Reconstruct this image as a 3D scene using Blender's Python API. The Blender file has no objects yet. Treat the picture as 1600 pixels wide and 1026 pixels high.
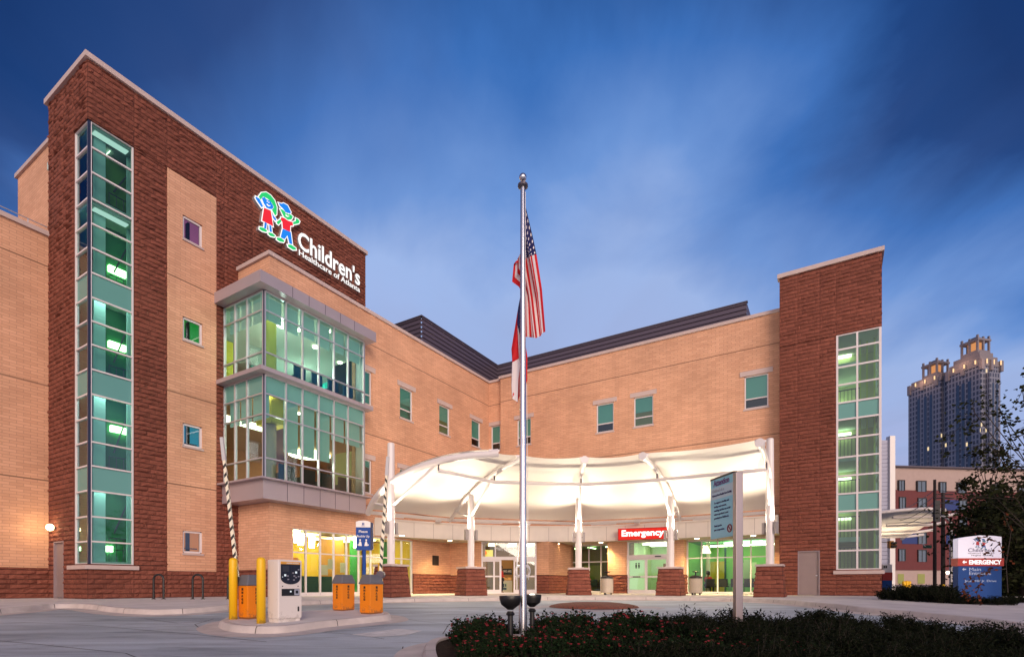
import bpy, math, random
from mathutils import Vector, Matrix
R = math.radians
rnd = random.Random(7)
SC = bpy.context.scene
COL = SC.collection

# ------------------------------------------------------------------ camera
F_PX, CX, VH = 827.0, 800.0, 914.0          # focal length and horizon of the 1600 px photograph
EYE = 0.5                                     # eye height above the building floor (z = 0)
cam = bpy.data.cameras.new('camera'); cam_o = bpy.data.objects.new('camera', cam); COL.objects.link(cam_o)
cam_o.location = (0, 0, EYE); cam_o.rotation_euler = (R(90), 0, 0)
cam.lens = F_PX / 1600 * 36; cam.sensor_width = 36; cam.shift_y = (VH - 513) / 1600
cam.clip_start = 0.1; cam.clip_end = 3000
SC.camera = cam_o

# ------------------------------------------------------------------ world and sun
SC.view_settings.view_transform = 'Standard'; SC.view_settings.look = 'None'
SC.view_settings.gamma = 1; SC.view_settings.exposure = 0.22
SC.cycles.use_denoising = True
SC.cycles.max_bounces = 7; SC.cycles.transparent_max_bounces = 12
SC.cycles.sample_clamp_indirect = 4
w = bpy.data.worlds.new('World'); SC.world = w; w.use_nodes = True
nt = w.node_tree; N = nt.nodes; L = nt.links
bg = N['Background']
def node(t, **k):
    n = N.new(t)
    for a, b in k.items(): setattr(n, a, b)
    return n
def math2(op, a, b=None, clamp=False):
    n = N.new('ShaderNodeMath'); n.operation = op; n.use_clamp = clamp
    for i, x in enumerate((a, b)):
        if x is None: continue
        if isinstance(x, (int, float)): n.inputs[i].default_value = x
        else: L.new(x, n.inputs[i])
    return n.outputs[0]
tc = node('ShaderNodeTexCoord'); sep = node('ShaderNodeSeparateXYZ'); L.new(tc.outputs['Generated'], sep.inputs[0])
ramp = node('ShaderNodeValToRGB'); cr = ramp.color_ramp
for i, (p, c) in enumerate([(0.0, (.27, .33, .55)), (.3, (.33, .39, .63)), (.55, (.30, .42, .71)), (.66, (.13, .26, .58)), (.79, (.040, .14, .42)), (.9, (.011, .05, .19)), (1.0, (.008, .035, .14))]):
    e = cr.elements[i] if i < 2 else cr.elements.new(p)
    e.position = p; e.color = c + (1,)
zc = math2('MAXIMUM', sep.outputs[2], 0.0)
zz = math2('MAXIMUM', sep.outputs[2], 0.06)
px = math2('DIVIDE', sep.outputs[0], zz); py = math2('DIVIDE', sep.outputs[1], zz)
comb = node('ShaderNodeCombineXYZ'); L.new(math2('ADD', math2('MULTIPLY', px, 0.95), 3.3), comb.inputs[0]); L.new(math2('ADD', math2('MULTIPLY', py, 0.55), 1.7), comb.inputs[1])
ns = node('ShaderNodeTexNoise'); L.new(comb.outputs[0], ns.inputs['Vector']); ns.inputs['Scale'].default_value = 1.25
ns.inputs['Detail'].default_value = 7; ns.inputs['Roughness'].default_value = .52; ns.inputs['Distortion'].default_value = .5
cf = math2('SUBTRACT', ns.outputs[0], 0.5)
zi = math2('MULTIPLY', zc, math2('ADD', 1.0, math2('MULTIPLY', math2('MULTIPLY', sep.outputs[0], sep.outputs[0]), 1.7)))
L.new(math2('ADD', math2('MULTIPLY', zi, 1.07), math2('MULTIPLY', cf, -0.44), True), ramp.inputs[0])
n2 = node('ShaderNodeTexNoise'); L.new(comb.outputs[0], n2.inputs['Vector']); n2.inputs['Scale'].default_value = 1.7; n2.inputs['Detail'].default_value = 6; n2.inputs['Distortion'].default_value = .8
veil = math2('MULTIPLY', math2('MULTIPLY', math2('SUBTRACT', n2.outputs[0], 0.36), 2.2, True), math2('SUBTRACT', 1.0, math2('MULTIPLY', zi, 1.05), True))
mv = node('ShaderNodeMix', data_type='RGBA'); L.new(math2('MULTIPLY', veil, .72), mv.inputs[0]); L.new(ramp.outputs[0], mv.inputs[6]); mv.inputs[7].default_value = (.26, .29, .45, 1)
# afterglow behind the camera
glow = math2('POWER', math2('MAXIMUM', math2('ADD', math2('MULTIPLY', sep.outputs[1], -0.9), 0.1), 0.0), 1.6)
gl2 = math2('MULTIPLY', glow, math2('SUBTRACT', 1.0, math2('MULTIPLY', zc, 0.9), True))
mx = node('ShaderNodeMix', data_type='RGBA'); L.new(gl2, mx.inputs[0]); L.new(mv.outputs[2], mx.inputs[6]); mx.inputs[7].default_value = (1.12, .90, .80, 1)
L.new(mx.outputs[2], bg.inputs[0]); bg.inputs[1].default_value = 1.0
sun = bpy.data.lights.new('sun', 'SUN'); sun.energy = 2.1; sun.angle = R(30); sun.color = (1, .75, .59)
sun_o = bpy.data.objects.new('sun', sun); COL.objects.link(sun_o)
sun_o.rotation_euler = Vector((-.26, 1, -.30)).to_track_quat('-Z', 'Y').to_euler()

# ------------------------------------------------------------------ helpers
E1 = Vector((.8544, -.5197, 0)); E2 = Vector((.5197, .8544, 0))
def W(p, q, z=0.0): return Vector((p * E1.x + q * E2.x, p * E1.y + q * E2.y, z))
def on_p(p, u):          # q of the wall p=const where the photograph's column u meets it
    r = (u - CX) / F_PX
    return (p * (r * E1.y - E1.x)) / (E2.x - r * E2.y)
def on_q(q, u):
    r = (u - CX) / F_PX
    return (q * (r * E2.y - E2.x)) / (E1.x - r * E1.y)
def zat(P, v): return EYE + (VH - v) / F_PX * P.y
def at(u, Y, v=None, z=0.0):
    P = Vector(((u - CX) / F_PX * Y, Y, z))
    if v is not None: P.z = zat(P, v)
    return P
def zr(y): return -.2 - .036 * max(0.0, min(30.0, 15.5 - y))     # the drive falls gently towards the viewer
def gp(u, v, h=0.0):     # ground point under a pixel, h above the drive
    Y = 20.0
    for _ in range(40): Y = .5 * Y + .5 * min(90, (EYE - zr(Y) - h) * F_PX / (v - VH))
    return Vector(((u - CX) / F_PX * Y, Y, zr(Y) + h))

class MB:
    def __init__(s): s.v = []; s.f = []; s.uv = None; s.sm = False; s.mi = []; s.cm = 0
    def add(s, pts, faces):
        k = len(s.v); s.v += [Vector(p) for p in pts]
        for f in faces: s.f.append([k + i for i in f]); s.mi.append(s.cm)
        return s
    def quad(s, a, b, c, d): return s.add([a, b, c, d], [(0, 1, 2, 3)])
    def hexa(s, b, t):     # bottom ring, top ring (equal length)
        n = len(b)
        return s.add(list(b) + list(t), [tuple(range(n))[::-1], tuple(range(n, 2 * n))] + [(i, (i + 1) % n, n + (i + 1) % n, n + i) for i in range(n)])
    def pbox(s, p0, p1, q0, q1, z0, z1):
        r = [(p0, q0), (p1, q0), (p1, q1), (p0, q1)]
        return s.hexa([W(a, b, z0) for a, b in r], [W(a, b, z1) for a, b in r])
    def box(s, c, dx, dy, dz, rz=0, top=1.0):   # c = centre of the base
        co, si = math.cos(rz), math.sin(rz); c = Vector(c)
        def g(x, y, z): return c + Vector((x * co - y * si, x * si + y * co, z))
        k = [(-1, -1), (1, -1), (1, 1), (-1, 1)]
        return s.hexa([g(a * dx / 2, b * dy / 2, 0) for a, b in k], [g(a * dx / 2 * top, b * dy / 2 * top, dz) for a, b in k])
    def tube(s, path, r, n=10, caps=True):
        path = [Vector(p) for p in path]; m = len(path)
        rr = r if isinstance(r, (list, tuple)) else [r] * m
        rings = []
        prev = None
        for i, p in enumerate(path):
            d = (path[min(i + 1, m - 1)] - path[max(i - 1, 0)]).normalized()
            x = d.orthogonal().normalized() if prev is None else (prev - d * prev.dot(d)).normalized()
            prev = x; y = d.cross(x)
            rings.append([p + (x * math.cos(2 * math.pi * k / n) + y * math.sin(2 * math.pi * k / n)) * rr[i] for k in range(n)])
        pts = [q for g in rings for q in g]; fc = []
        for i in range(m - 1):
            for k in range(n): fc.append((i * n + k, i * n + (k + 1) % n, (i + 1) * n + (k + 1) % n, (i + 1) * n + k))
        if caps: fc += [tuple(range(n))[::-1], tuple(range((m - 1) * n, m * n))]
        return s.add(pts, fc)
    def lathe(s, c, prof, n=20):     # prof: (radius, z)
        c = Vector(c); m = len(prof)
        pts = [c + Vector((r * math.cos(2 * math.pi * k / n), r * math.sin(2 * math.pi * k / n), z)) for r, z in prof for k in range(n)]
        fc = [(i * n + k, i * n + (k + 1) % n, (i + 1) * n + (k + 1) % n, (i + 1) * n + k) for i in range(m - 1) for k in range(n)]
        fc += [tuple(range(n))[::-1], tuple(range((m - 1) * n, m * n))]
        return s.add(pts, fc)
    def ball(s, c, r, sx=1, sy=1, sz=1, n=14, m=9):
        c = Vector(c); pr = []
        pts = [c + Vector((0, 0, -r * sz))]
        for i in range(1, m):
            a = -math.pi / 2 + math.pi * i / m
            for k in range(n): pts.append(c + Vector((r * sx * math.cos(a) * math.cos(2 * math.pi * k / n), r * sy * math.cos(a) * math.sin(2 * math.pi * k / n), r * sz * math.sin(a))))
        pts.append(c + Vector((0, 0, r * sz))); fc = []
        for k in range(n):
            fc.append((0, 1 + (k + 1) % n, 1 + k)); e = len(pts) - 1; b = 1 + (m - 2) * n
            fc.append((b + k, b + (k + 1) % n, e))
        for i in range(m - 2):
            for k in range(n): fc.append((1 + i * n + k, 1 + i * n + (k + 1) % n, 1 + (i + 1) * n + (k + 1) % n, 1 + (i + 1) * n + k))
        return s.add(pts, fc)
    def plate(s, pts2, fn, d0, d1):  # polygon pts2, fn(x, y, d) -> world
        return s.hexa([fn(x, y, d0) for x, y in pts2], [fn(x, y, d1) for x, y in pts2])
    def build(s, name, mat, parent=None, smooth=False, bevel=0, **tags):
        me = bpy.data.meshes.new(name); root = parent
        while root is not None and root.parent is not None: root = root.parent
        off = root.location if root is not None else Vector((0, 0, 0))
        me.from_pydata([tuple(p - off) for p in s.v], [], s.f)
        uvl = me.uv_layers.new(name='UVMap')
        if s.uv is not None:
            for i, l in enumerate(me.loops): uvl.data[i].uv = s.uv[l.vertex_index]
        else:
            for pl in me.polygons:
                n = pl.normal
                if abs(n.z) > .75: t, b = Vector((1, 0, 0)), Vector((0, 1, 0))
                else:
                    t = Vector((-n.y, n.x, 0)).normalized()
                    if t.y < 0 or (abs(t.y) < 1e-6 and t.x < 0): t = -t
                    b = Vector((0, 0, 1))
                for li in pl.loop_indices:
                    co = s.v[me.loops[li].vertex_index]; uvl.data[li].uv = (co.dot(t), co.dot(b))
        for m_ in (mat if isinstance(mat, (list, tuple)) else [mat]): me.materials.append(m_)
        if any(s.mi):
            for pl, k in zip(me.polygons, s.mi): pl.material_index = k
        if smooth:
            for pl in me.polygons: pl.use_smooth = True
            if smooth != 2: me.set_sharp_from_angle(angle=R(40))
        o = bpy.data.objects.new(name, me); COL.objects.link(o)
        if parent is not None: o.parent = parent
        if bevel:
            b = o.modifiers.new('bevel', 'BEVEL'); b.width = bevel; b.segments = 2; b.limit_method = 'ANGLE'
        for k, v in tags.items(): o[k] = v
        return o
def tag(o, label, category, group=None):
    o['label'] = label; o['category'] = category
    if group: o['group'] = group
    return o
def thing(name, label, category, loc=(0, 0, 0), group=None):
    o = bpy.data.objects.new(name, None); COL.objects.link(o); o.location = loc; o.empty_display_size = .3
    return tag(o, label, category, group)
def kids(o): return [c for c in bpy.data.objects if c.parent == o]
def copy_thing(o, loc, rz=0, parent=None, label=None, scale=None, tree=None):
    tree = tree if tree is not None else kid_map()
    def rec(x, par):
        c = x.copy(); COL.objects.link(c); c.parent = par
        for ch in tree.get(x.name, []): rec(ch, c)
        return c
    c = rec(o, parent); c.location = loc; c.rotation_euler = (0, 0, rz)
    if scale: c.scale = scale
    if label: c['label'] = label
    return c
def kid_map():
    t = {}
    for x in list(COL.objects):
        if x.parent: t.setdefault(x.parent.name, []).append(x)
    return t
def text(body, org, ux, uz, size, mat, parent, name='lettering', width=None, align='LEFT', extrude=.004, bold=0.0, n_off=.0, tags=None, side=None):
    cu = bpy.data.curves.new('txt', 'FONT'); cu.body = body; cu.size = size; cu.align_x = align
    cu.extrude = extrude; cu.offset = bold * size; cu.resolution_u = 3
    o = bpy.data.objects.new('txt', cu); COL.objects.link(o)
    dg = bpy.context.evaluated_depsgraph_get(); me = bpy.data.meshes.new_from_object(o.evaluated_get(dg))
    bpy.data.objects.remove(o)
    ux = Vector(ux).normalized(); uz = Vector(uz).normalized(); n = ux.cross(uz); org = Vector(org)
    sx = 1.0
    if width:
        xs = [v.co.x for v in me.vertices]; sx = width / max(1e-6, max(xs) - min(xs))
    mb = MB()
    mb.v = [org + ux * (v.co.x * sx) + uz * v.co.y + n * (v.co.z + n_off) for v in me.vertices]
    mb.f = [list(p.vertices) for p in me.polygons]
    mb.mi = [1 if (side and abs(p.normal.z) < .5) else 0 for p in me.polygons]
    return mb.build(name, [mat, side] if side else mat, parent)

# ------------------------------------------------------------------ materials
def newmat(name):
    m = bpy.data.materials.new(name); m.use_nodes = True
    return m, m.node_tree.nodes, m.node_tree.links, m.node_tree.nodes['Principled BSDF']
def M(name, col, rough=.6, metal=0, spec=.5, var=0.0, vscale=3.0, bump=0.0, bscale=20.0, emit=None, es=0.0, coat=0, trans=0):
    m, n, l, b = newmat(name)
    b.inputs['Base Color'].default_value = tuple(col) + (1,); b.inputs['Roughness'].default_value = rough
    b.inputs['Metallic'].default_value = metal; b.inputs['Specular IOR Level'].default_value = spec
    if coat: b.inputs['Coat Weight'].default_value = coat
    if emit: b.inputs['Emission Color'].default_value = tuple(emit) + (1,); b.inputs['Emission Strength'].default_value = es
    if var or bump:
        t = n.new('ShaderNodeTexCoord')
        if var:
            x = n.new('ShaderNodeTexNoise'); x.inputs['Scale'].default_value = vscale; x.inputs['Detail'].default_value = 5
            l.new(t.outputs['Object'], x.inputs['Vector'])
            r_ = n.new('ShaderNodeMapRange'); r_.inputs[1].default_value = .25; r_.inputs[2].default_value = .75
            r_.inputs[3].default_value = 1 - var; r_.inputs[4].default_value = 1 + var; l.new(x.outputs[0], r_.inputs[0])
            mm = n.new('ShaderNodeVectorMath'); mm.operation = 'SCALE'; mm.inputs[0].default_value = col; l.new(r_.outputs[0], mm.inputs['Scale'])
            l.new(mm.outputs[0], b.inputs['Base Color'])
        if bump:
            y = n.new('ShaderNodeTexNoise'); y.inputs['Scale'].default_value = bscale; y.inputs['Detail'].default_value = 4; l.new(t.outputs['Object'], y.inputs['Vector'])
            u = n.new('ShaderNodeBump'); u.inputs['Strength'].default_value = bump; u.inputs['Distance'].default_value = .02
            l.new(y.outputs[0], u.inputs['Height']); l.new(u.outputs[0], b.inputs['Normal'])
    return m
def MM(n, l, op, a, b=None, c=None):
    x = n.new('ShaderNodeMath'); x.operation = op
    for i, k in enumerate((a, b, c)):
        if k is None: continue
        if isinstance(k, (int, float)): x.inputs[i].default_value = k
        else: l.new(k, x.inputs[i])
    return x.outputs[0]
def brick(name, c1, c2, mortar, bw, rh, ms, bump, joints=(), big=.12, rock=0.0):
    m, n, l, b = newmat(name)
    t = n.new('ShaderNodeTexCoord'); br = n.new('ShaderNodeTexBrick')
    vec = t.outputs['UV']
    if rock:
        nz = n.new('ShaderNodeTexNoise'); nz.inputs['Scale'].default_value = 2.5; l.new(vec, nz.inputs['Vector'])
        sb = n.new('ShaderNodeVectorMath'); sb.operation = 'SUBTRACT'; l.new(nz.outputs['Color'], sb.inputs[0]); sb.inputs[1].default_value = (.5, .5, .5)
        sc_ = n.new('ShaderNodeVectorMath'); sc_.operation = 'MULTIPLY'; l.new(sb.outputs[0], sc_.inputs[0]); sc_.inputs[1].default_value = (.10, .07, 0)
        ad = n.new('ShaderNodeVectorMath'); l.new(vec, ad.inputs[0]); l.new(sc_.outputs[0], ad.inputs[1]); vec2 = ad.outputs[0]
    else: vec2 = vec
    l.new(vec2, br.inputs['Vector']); br.inputs['Scale'].default_value = 1
    br.inputs['Color1'].default_value = c1 + (1,); br.inputs['Color2'].default_value = c2 + (1,); br.inputs['Mortar'].default_value = mortar + (1,)
    br.inputs['Brick Width'].default_value = bw; br.inputs['Row Height'].default_value = rh; br.inputs['Mortar Size'].default_value = ms
    br.inputs['Mortar Smooth'].default_value = .4; br.inputs['Bias'].default_value = 0
    nz2 = n.new('ShaderNodeTexNoise'); nz2.inputs['Scale'].default_value = .45; nz2.inputs['Detail'].default_value = 6; l.new(vec, nz2.inputs['Vector'])
    mr = n.new('ShaderNodeMapRange'); mr.inputs[1].default_value = .3; mr.inputs[2].default_value = .7; mr.inputs[3].default_value = 1 - big; mr.inputs[4].default_value = 1 + big
    l.new(nz2.outputs[0], mr.inputs[0])
    f = mr.outputs[0]
    if joints:
        ms_ = n.new('ShaderNodeMapping'); ms_.inputs['Scale'].default_value = (1.6, .10, 1); l.new(vec, ms_.inputs[0])
        n5 = n.new('ShaderNodeTexNoise'); n5.inputs['Scale'].default_value = 1.3; n5.inputs['Detail'].default_value = 5; l.new(ms_.outputs[0], n5.inputs['Vector'])
        r5 = n.new('ShaderNodeMapRange'); r5.inputs[1].default_value = .55; r5.inputs[2].default_value = .8; r5.inputs[3].default_value = 1; r5.inputs[4].default_value = .91; l.new(n5.outputs[0], r5.inputs[0])
        f = MM(n, l, 'MULTIPLY', f, r5.outputs[0])
    if joints:
        sp = n.new('ShaderNodeSeparateXYZ'); l.new(t.outputs['UV'], sp.inputs[0])
        for z in joints:
            d = MM(n, l, 'ABSOLUTE', MM(n, l, 'SUBTRACT', sp.outputs[1], z))
            f = MM(n, l, 'MULTIPLY', f, MM(n, l, 'ADD', MM(n, l, 'MULTIPLY', MM(n, l, 'GREATER_THAN', d, .028), .55), .45))
    if rock:
        mpc = n.new('ShaderNodeMapping'); mpc.inputs['Scale'].default_value = (1.0, 4.0, 1); l.new(t.outputs['UV'], mpc.inputs[0])
        nc = n.new('ShaderNodeTexNoise'); nc.inputs['Scale'].default_value = 2.2; nc.inputs['Detail'].default_value = 5; nc.inputs['Roughness'].default_value = .6; l.new(mpc.outputs[0], nc.inputs['Vector'])
        rc = n.new('ShaderNodeMapRange'); rc.inputs[1].default_value = .3; rc.inputs[2].default_value = .7; rc.inputs[3].default_value = .68; rc.inputs[4].default_value = 1.35; l.new(nc.outputs[0], rc.inputs[0])
        f = MM(n, l, 'MULTIPLY', f, rc.outputs[0])
    vm = n.new('ShaderNodeVectorMath'); vm.operation = 'SCALE'; l.new(br.outputs[0], vm.inputs[0]); l.new(f, vm.inputs['Scale'])
    l.new(vm.outputs[0], b.inputs['Base Color']); b.inputs['Roughness'].default_value = .85; b.inputs['Specular IOR Level'].default_value = .25
    h = MM(n, l, 'MULTIPLY', br.outputs['Fac'], -1)
    if rock:
        mp = n.new('ShaderNodeMapping'); mp.inputs['Scale'].default_value = (1.2, 3.6, 1); l.new(t.outputs['UV'], mp.inputs[0])
        n3 = n.new('ShaderNodeTexNoise'); n3.inputs['Scale'].default_value = 1.6; n3.inputs['Detail'].default_value = 6; n3.inputs['Roughness'].default_value = .62; l.new(mp.outputs[0], n3.inputs['Vector'])
        # each course bulges: rises through its height, then breaks
        sp2 = n.new('ShaderNodeSeparateXYZ'); l.new(vec2, sp2.inputs[0])
        fr = MM(n, l, 'FRACT', MM(n, l, 'DIVIDE', sp2.outputs[1], rh))
        bulge = MM(n, l, 'MULTIPLY', MM(n, l, 'SUBTRACT', 1.0, fr), .5)
        h = MM(n, l, 'ADD', MM(n, l, 'MULTIPLY', h, .6), MM(n, l, 'ADD', MM(n, l, 'MULTIPLY', n3.outputs[0], rock), bulge))
    bp = n.new('ShaderNodeBump'); bp.inputs['Strength'].default_value = 1 if rock else .6; bp.inputs['Distance'].default_value = bump
    l.new(h, bp.inputs['Height']); l.new(bp.outputs[0], b.inputs['Normal'])
    return m
def glassmat(name, tint, fac=.14, rough=.02, gcol=(.85, .95, 1)):
    m, n, l, b = newmat(name); out = n['Material Output']
    t = n.new('ShaderNodeBsdfTransparent'); t.inputs[0].default_value = tint + (1,)
    g = n.new('ShaderNodeBsdfGlossy'); g.inputs[0].default_value = gcol + (1,); g.inputs['Roughness'].default_value = rough
    fr = n.new('ShaderNodeFresnel'); fr.inputs[0].default_value = 1.45
    a = MM(n, l, 'ADD', MM(n, l, 'MULTIPLY', fr.outputs[0], .8), fac)
    mx_ = n.new('ShaderNodeMixShader'); l.new(a, mx_.inputs[0]); l.new(t.outputs[0], mx_.inputs[1]); l.new(g.outputs[0], mx_.inputs[2])
    l.new(mx_.outputs[0], out.inputs[0]); n.remove(b)
    return m
def emis(name, col, s):
    m, n, l, b = newmat(name); e = n.new('ShaderNodeEmission'); e.inputs[0].default_value = col + (1,); e.inputs[1].default_value = s
    l.new(e.outputs[0], n['Material Output'].inputs[0]); n.remove(b); return m

BRICK = brick('beige brick', (.70, .405, .262), (.61, .34, .215), (.48, .268, .178), .42, .115, .011, .012, joints=(13.35, 8.55, 4.72))
def stonemat():
    m, n, l, b = newmat('split face stone'); t = n.new('ShaderNodeTexCoord'); g = n.new('ShaderNodeNewGeometry')
    a = n.new('ShaderNodeTexNoise'); a.inputs['Scale'].default_value = 5; a.inputs['Detail'].default_value = 6; a.inputs['Roughness'].default_value = .65; l.new(t.outputs['Object'], a.inputs['Vector'])
    big = n.new('ShaderNodeTexNoise'); big.inputs['Scale'].default_value = .35; l.new(t.outputs['Object'], big.inputs['Vector'])
    f = MM(n, l, 'ADD', MM(n, l, 'MULTIPLY', a.outputs[0], .40), MM(n, l, 'MULTIPLY', g.outputs['Random Per Island'], .20))
    f = MM(n, l, 'MULTIPLY', MM(n, l, 'ADD', f, .5), MM(n, l, 'ADD', MM(n, l, 'MULTIPLY', big.outputs[0], .5), .75))
    vm = n.new('ShaderNodeVectorMath'); vm.operation = 'SCALE'; vm.inputs[0].default_value = (.265, .091, .063); l.new(f, vm.inputs['Scale']); l.new(vm.outputs[0], b.inputs['Base Color'])
    b.inputs['Roughness'].default_value = .9; b.inputs['Specular IOR Level'].default_value = .2
    c = n.new('ShaderNodeTexNoise'); c.inputs['Scale'].default_value = 11; c.inputs['Detail'].default_value = 5; l.new(t.outputs['Object'], c.inputs['Vector'])
    u = n.new('ShaderNodeBump'); u.inputs['Strength'].default_value = .9; u.inputs['Distance'].default_value = .05; l.new(c.outputs[0], u.inputs['Height']); l.new(u.outputs[0], b.inputs['Normal'])
    return m
STONE = stonemat()
SMORT = M('dark stone joint', (.045, .013, .011), .95)
STONE2 = [STONE, SMORT]
def rock_rect(mb, P, s0, s1, z0, z1, dep=1.0):
    mb.mi = [1 if m == 0 and not getattr(mb, 'rk', {}).get(i) else m for i, m in enumerate(mb.mi)]; n_start = len(mb.mi); mb.rk = getattr(mb, 'rk', {})   # P(s, z, out): rough courses of split blocks standing proud of a wall plane
    rg = random.Random(int(abs(s0 * 131 + z0 * 17 + s1 * 7) * 10)); CH_, BL = .185, .60
    k = math.floor(z0 / CH_)
    while k * CH_ < z1 - .01:
        za, zb = max(z0, k * CH_), min(z1, (k + 1) * CH_)
        off = (.31 if k % 2 else 0) + ((k * 37) % 5) * .03; j = math.floor((s0 - off) / BL)
        while j * BL + off < s1 - .005:
            a, b = max(s0, j * BL + off), min(s1, (j + 1) * BL + off); j += 1
            if b - a < .02 or zb - za < .02: continue
            g_ = .011; gv = .004; nx = 4 if b - a > .35 else 2; pts = []
            tilt = rg.uniform(-.040, .010); base = rg.uniform(.020, .045)
            for r_ in range(4):
                for c_ in range(nx + 1):
                    edge = r_ in (0, 3) or c_ in (0, nx)
                    s_ = a + gv + (b - a - 2 * gv) * c_ / nx; z_ = za + g_ + (zb - za - 2 * g_) * (0, .28, .72, 1)[r_]
                    o_ = (.004 if edge else base + tilt * (r_ - 1.5) / .75 + rg.uniform(-.020, .022)) * dep
                    if r_ == 0 and not c_ in (0, nx): o_ = (base * .3) * dep
                    pts.append(P(s_ + (0 if edge else rg.uniform(-.03, .03)), z_ + (0 if edge else rg.uniform(-.015, .015)), max(.003, o_) + .002))
            w_ = nx + 1
            mb.add(pts, [(r_ * w_ + c_, r_ * w_ + c_ + 1, (r_ + 1) * w_ + c_ + 1, (r_ + 1) * w_ + c_) for r_ in range(3) for c_ in range(nx)])
        k += 1
    for i in range(n_start, len(mb.mi)): mb.rk[i] = True
COPING = M('pale stone coping', (.52, .42, .40), .7, var=.06)
METALPANEL = M('grey metal panel', (.44, .39, .43), .42, .35, var=.05, vscale=.6)
WHITEPANEL = M('cream fascia panel', (.72, .66, .58), .5, var=.03)
ALU = M('aluminium frame', (.62, .63, .68), .35, .6)
WFRAME = M('white frame', (.72, .68, .70), .45)
DARKMETAL = M('dark grey metal', (.10, .085, .11), .45, .3)
BLACK = M('black metal', (.012, .012, .014), .4)
TEALGLASS = glassmat('teal glass', (.52, .78, .70), .07)
CLEARGLASS = glassmat('clear glass', (.86, .90, .86), .04)
BLUEGLASS = glassmat('blue corner glass', (.50, .76, .78), .13)
SPANDREL = M('teal spandrel glass', (.13, .34, .31), .15, spec=.6)
BLIND = M('teal window blind', (.12, .23, .21), .6)
VOID = M('dark interior', (.03, .028, .022), .9)
WHITE = M('white paint', (.80, .78, .76), .4)
LAMPW = emis('warm lamp', (1, .86, .62), 9)
# ------------------------------------------------------------------ building
PT, PWING, PBAY, PLOW = -23.49, -21.14, -20.51, -27.10
QT = 8.54; QB = 31.30; QREC = 31.60; QRT = 30.60; QGL = 32.50
ZT, ZW, ZRT = 19.88, 14.95, 16.35
hosp = thing('hospital_building', 'brick and dark red stone hospital with two glazed stair towers behind the lit canopy', 'building', W(-21, 28, 0))
def wall(mb, kind, c, lo, hi, z0, z1, holes=(), rev=.22, rock=False):
    def P(s, z, o): return W(c - o, s, z) if kind == 'p' else W(s, c + o, z)
    ss = sorted({lo, hi, *[x for h in holes for x in h[:2]]}); zs = sorted({z0, z1, *[x for h in holes for x in h[2:4]]})
    for i in range(len(ss) - 1):
        for j in range(len(zs) - 1):
            cs, cz = (ss[i] + ss[i + 1]) / 2, (zs[j] + zs[j + 1]) / 2
            if any(h[0] < cs < h[1] and h[2] < cz < h[3] for h in holes): continue
            mb.quad(P(ss[i], zs[j], 0), P(ss[i + 1], zs[j], 0), P(ss[i + 1], zs[j + 1], 0), P(ss[i], zs[j + 1], 0))
            if rock: rock_rect(mb, lambda a_, b_, o_: P(a_, b_, -o_), ss[i], ss[i + 1], zs[j], zs[j + 1])
    for a, b, c0, c1 in [h[:4] for h in holes]:
        if a > lo + 1e-6: mb.quad(P(a, c0, 0), P(a, c1, 0), P(a, c1, rev), P(a, c0, rev))
        if b < hi - 1e-6: mb.quad(P(b, c0, 0), P(b, c1, 0), P(b, c1, rev), P(b, c0, rev))
        mb.quad(P(a, c0, 0), P(b, c0, 0), P(b, c0, rev), P(a, c0, rev)); mb.quad(P(a, c1, 0), P(b, c1, 0), P(b, c1, rev), P(a, c1, rev))
def kbox(mb, kind, c, s0, s1, z0, z1, out0, out1):   # box in front of a wall: out = distance towards the viewer
    if kind == 'p': mb.pbox(c + out0, c + out1, s0, s1, z0, z1)
    else: mb.pbox(s0, s1, c - out1, c - out0, z0, z1)
def grid_frame(mb, kind, c, ss, zs, w=.05, dep=.10, out=0.0, edge=None):
    e = edge or w
    for i, s in enumerate(ss):
        k = e if i in (0, len(ss) - 1) else w
        kbox(mb, kind, c, s - k / 2, s + k / 2, zs[0], zs[-1], out - dep, out)
    for j, z in enumerate(zs):
        k = e if j in (0, len(zs) - 1) else w
        for i in range(len(ss) - 1):
            kbox(mb, kind, c, ss[i] + w / 2, ss[i + 1] - w / 2, z - k / 2, z + k / 2, out - dep + .004, out - .004)
def panes(mb, kind, c, ss, zs, rows, o):
    for i in range(len(ss) - 1):
        for j in range(len(zs) - 1):
            if j in rows:
                a, b = ss[i], ss[i + 1]
                if kind == 'p': mb.quad(W(c + o, a, zs[j]), W(c + o, b, zs[j]), W(c + o, b, zs[j + 1]), W(c + o, a, zs[j + 1]))
                else: mb.quad(W(a, c - o, zs[j]), W(b, c - o, zs[j]), W(b, c - o, zs[j + 1]), W(a, c - o, zs[j + 1]))

def pane_runs(kind, c, ss, zs, rows, o, name, mat, parent, label=None):
    rows = sorted(rows); run = [rows[0]]
    for r in rows[1:] + [None]:
        if r is not None and r == run[-1] + 1: run.append(r); continue
        mb = MB(); panes(mb, kind, c, [ss[0], ss[-1]], [zs[run[0]], zs[run[-1] + 1]], {0}, o); k = mb.build(name, mat, parent)
        if label: k['label'] = label
        run = [r]
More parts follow.
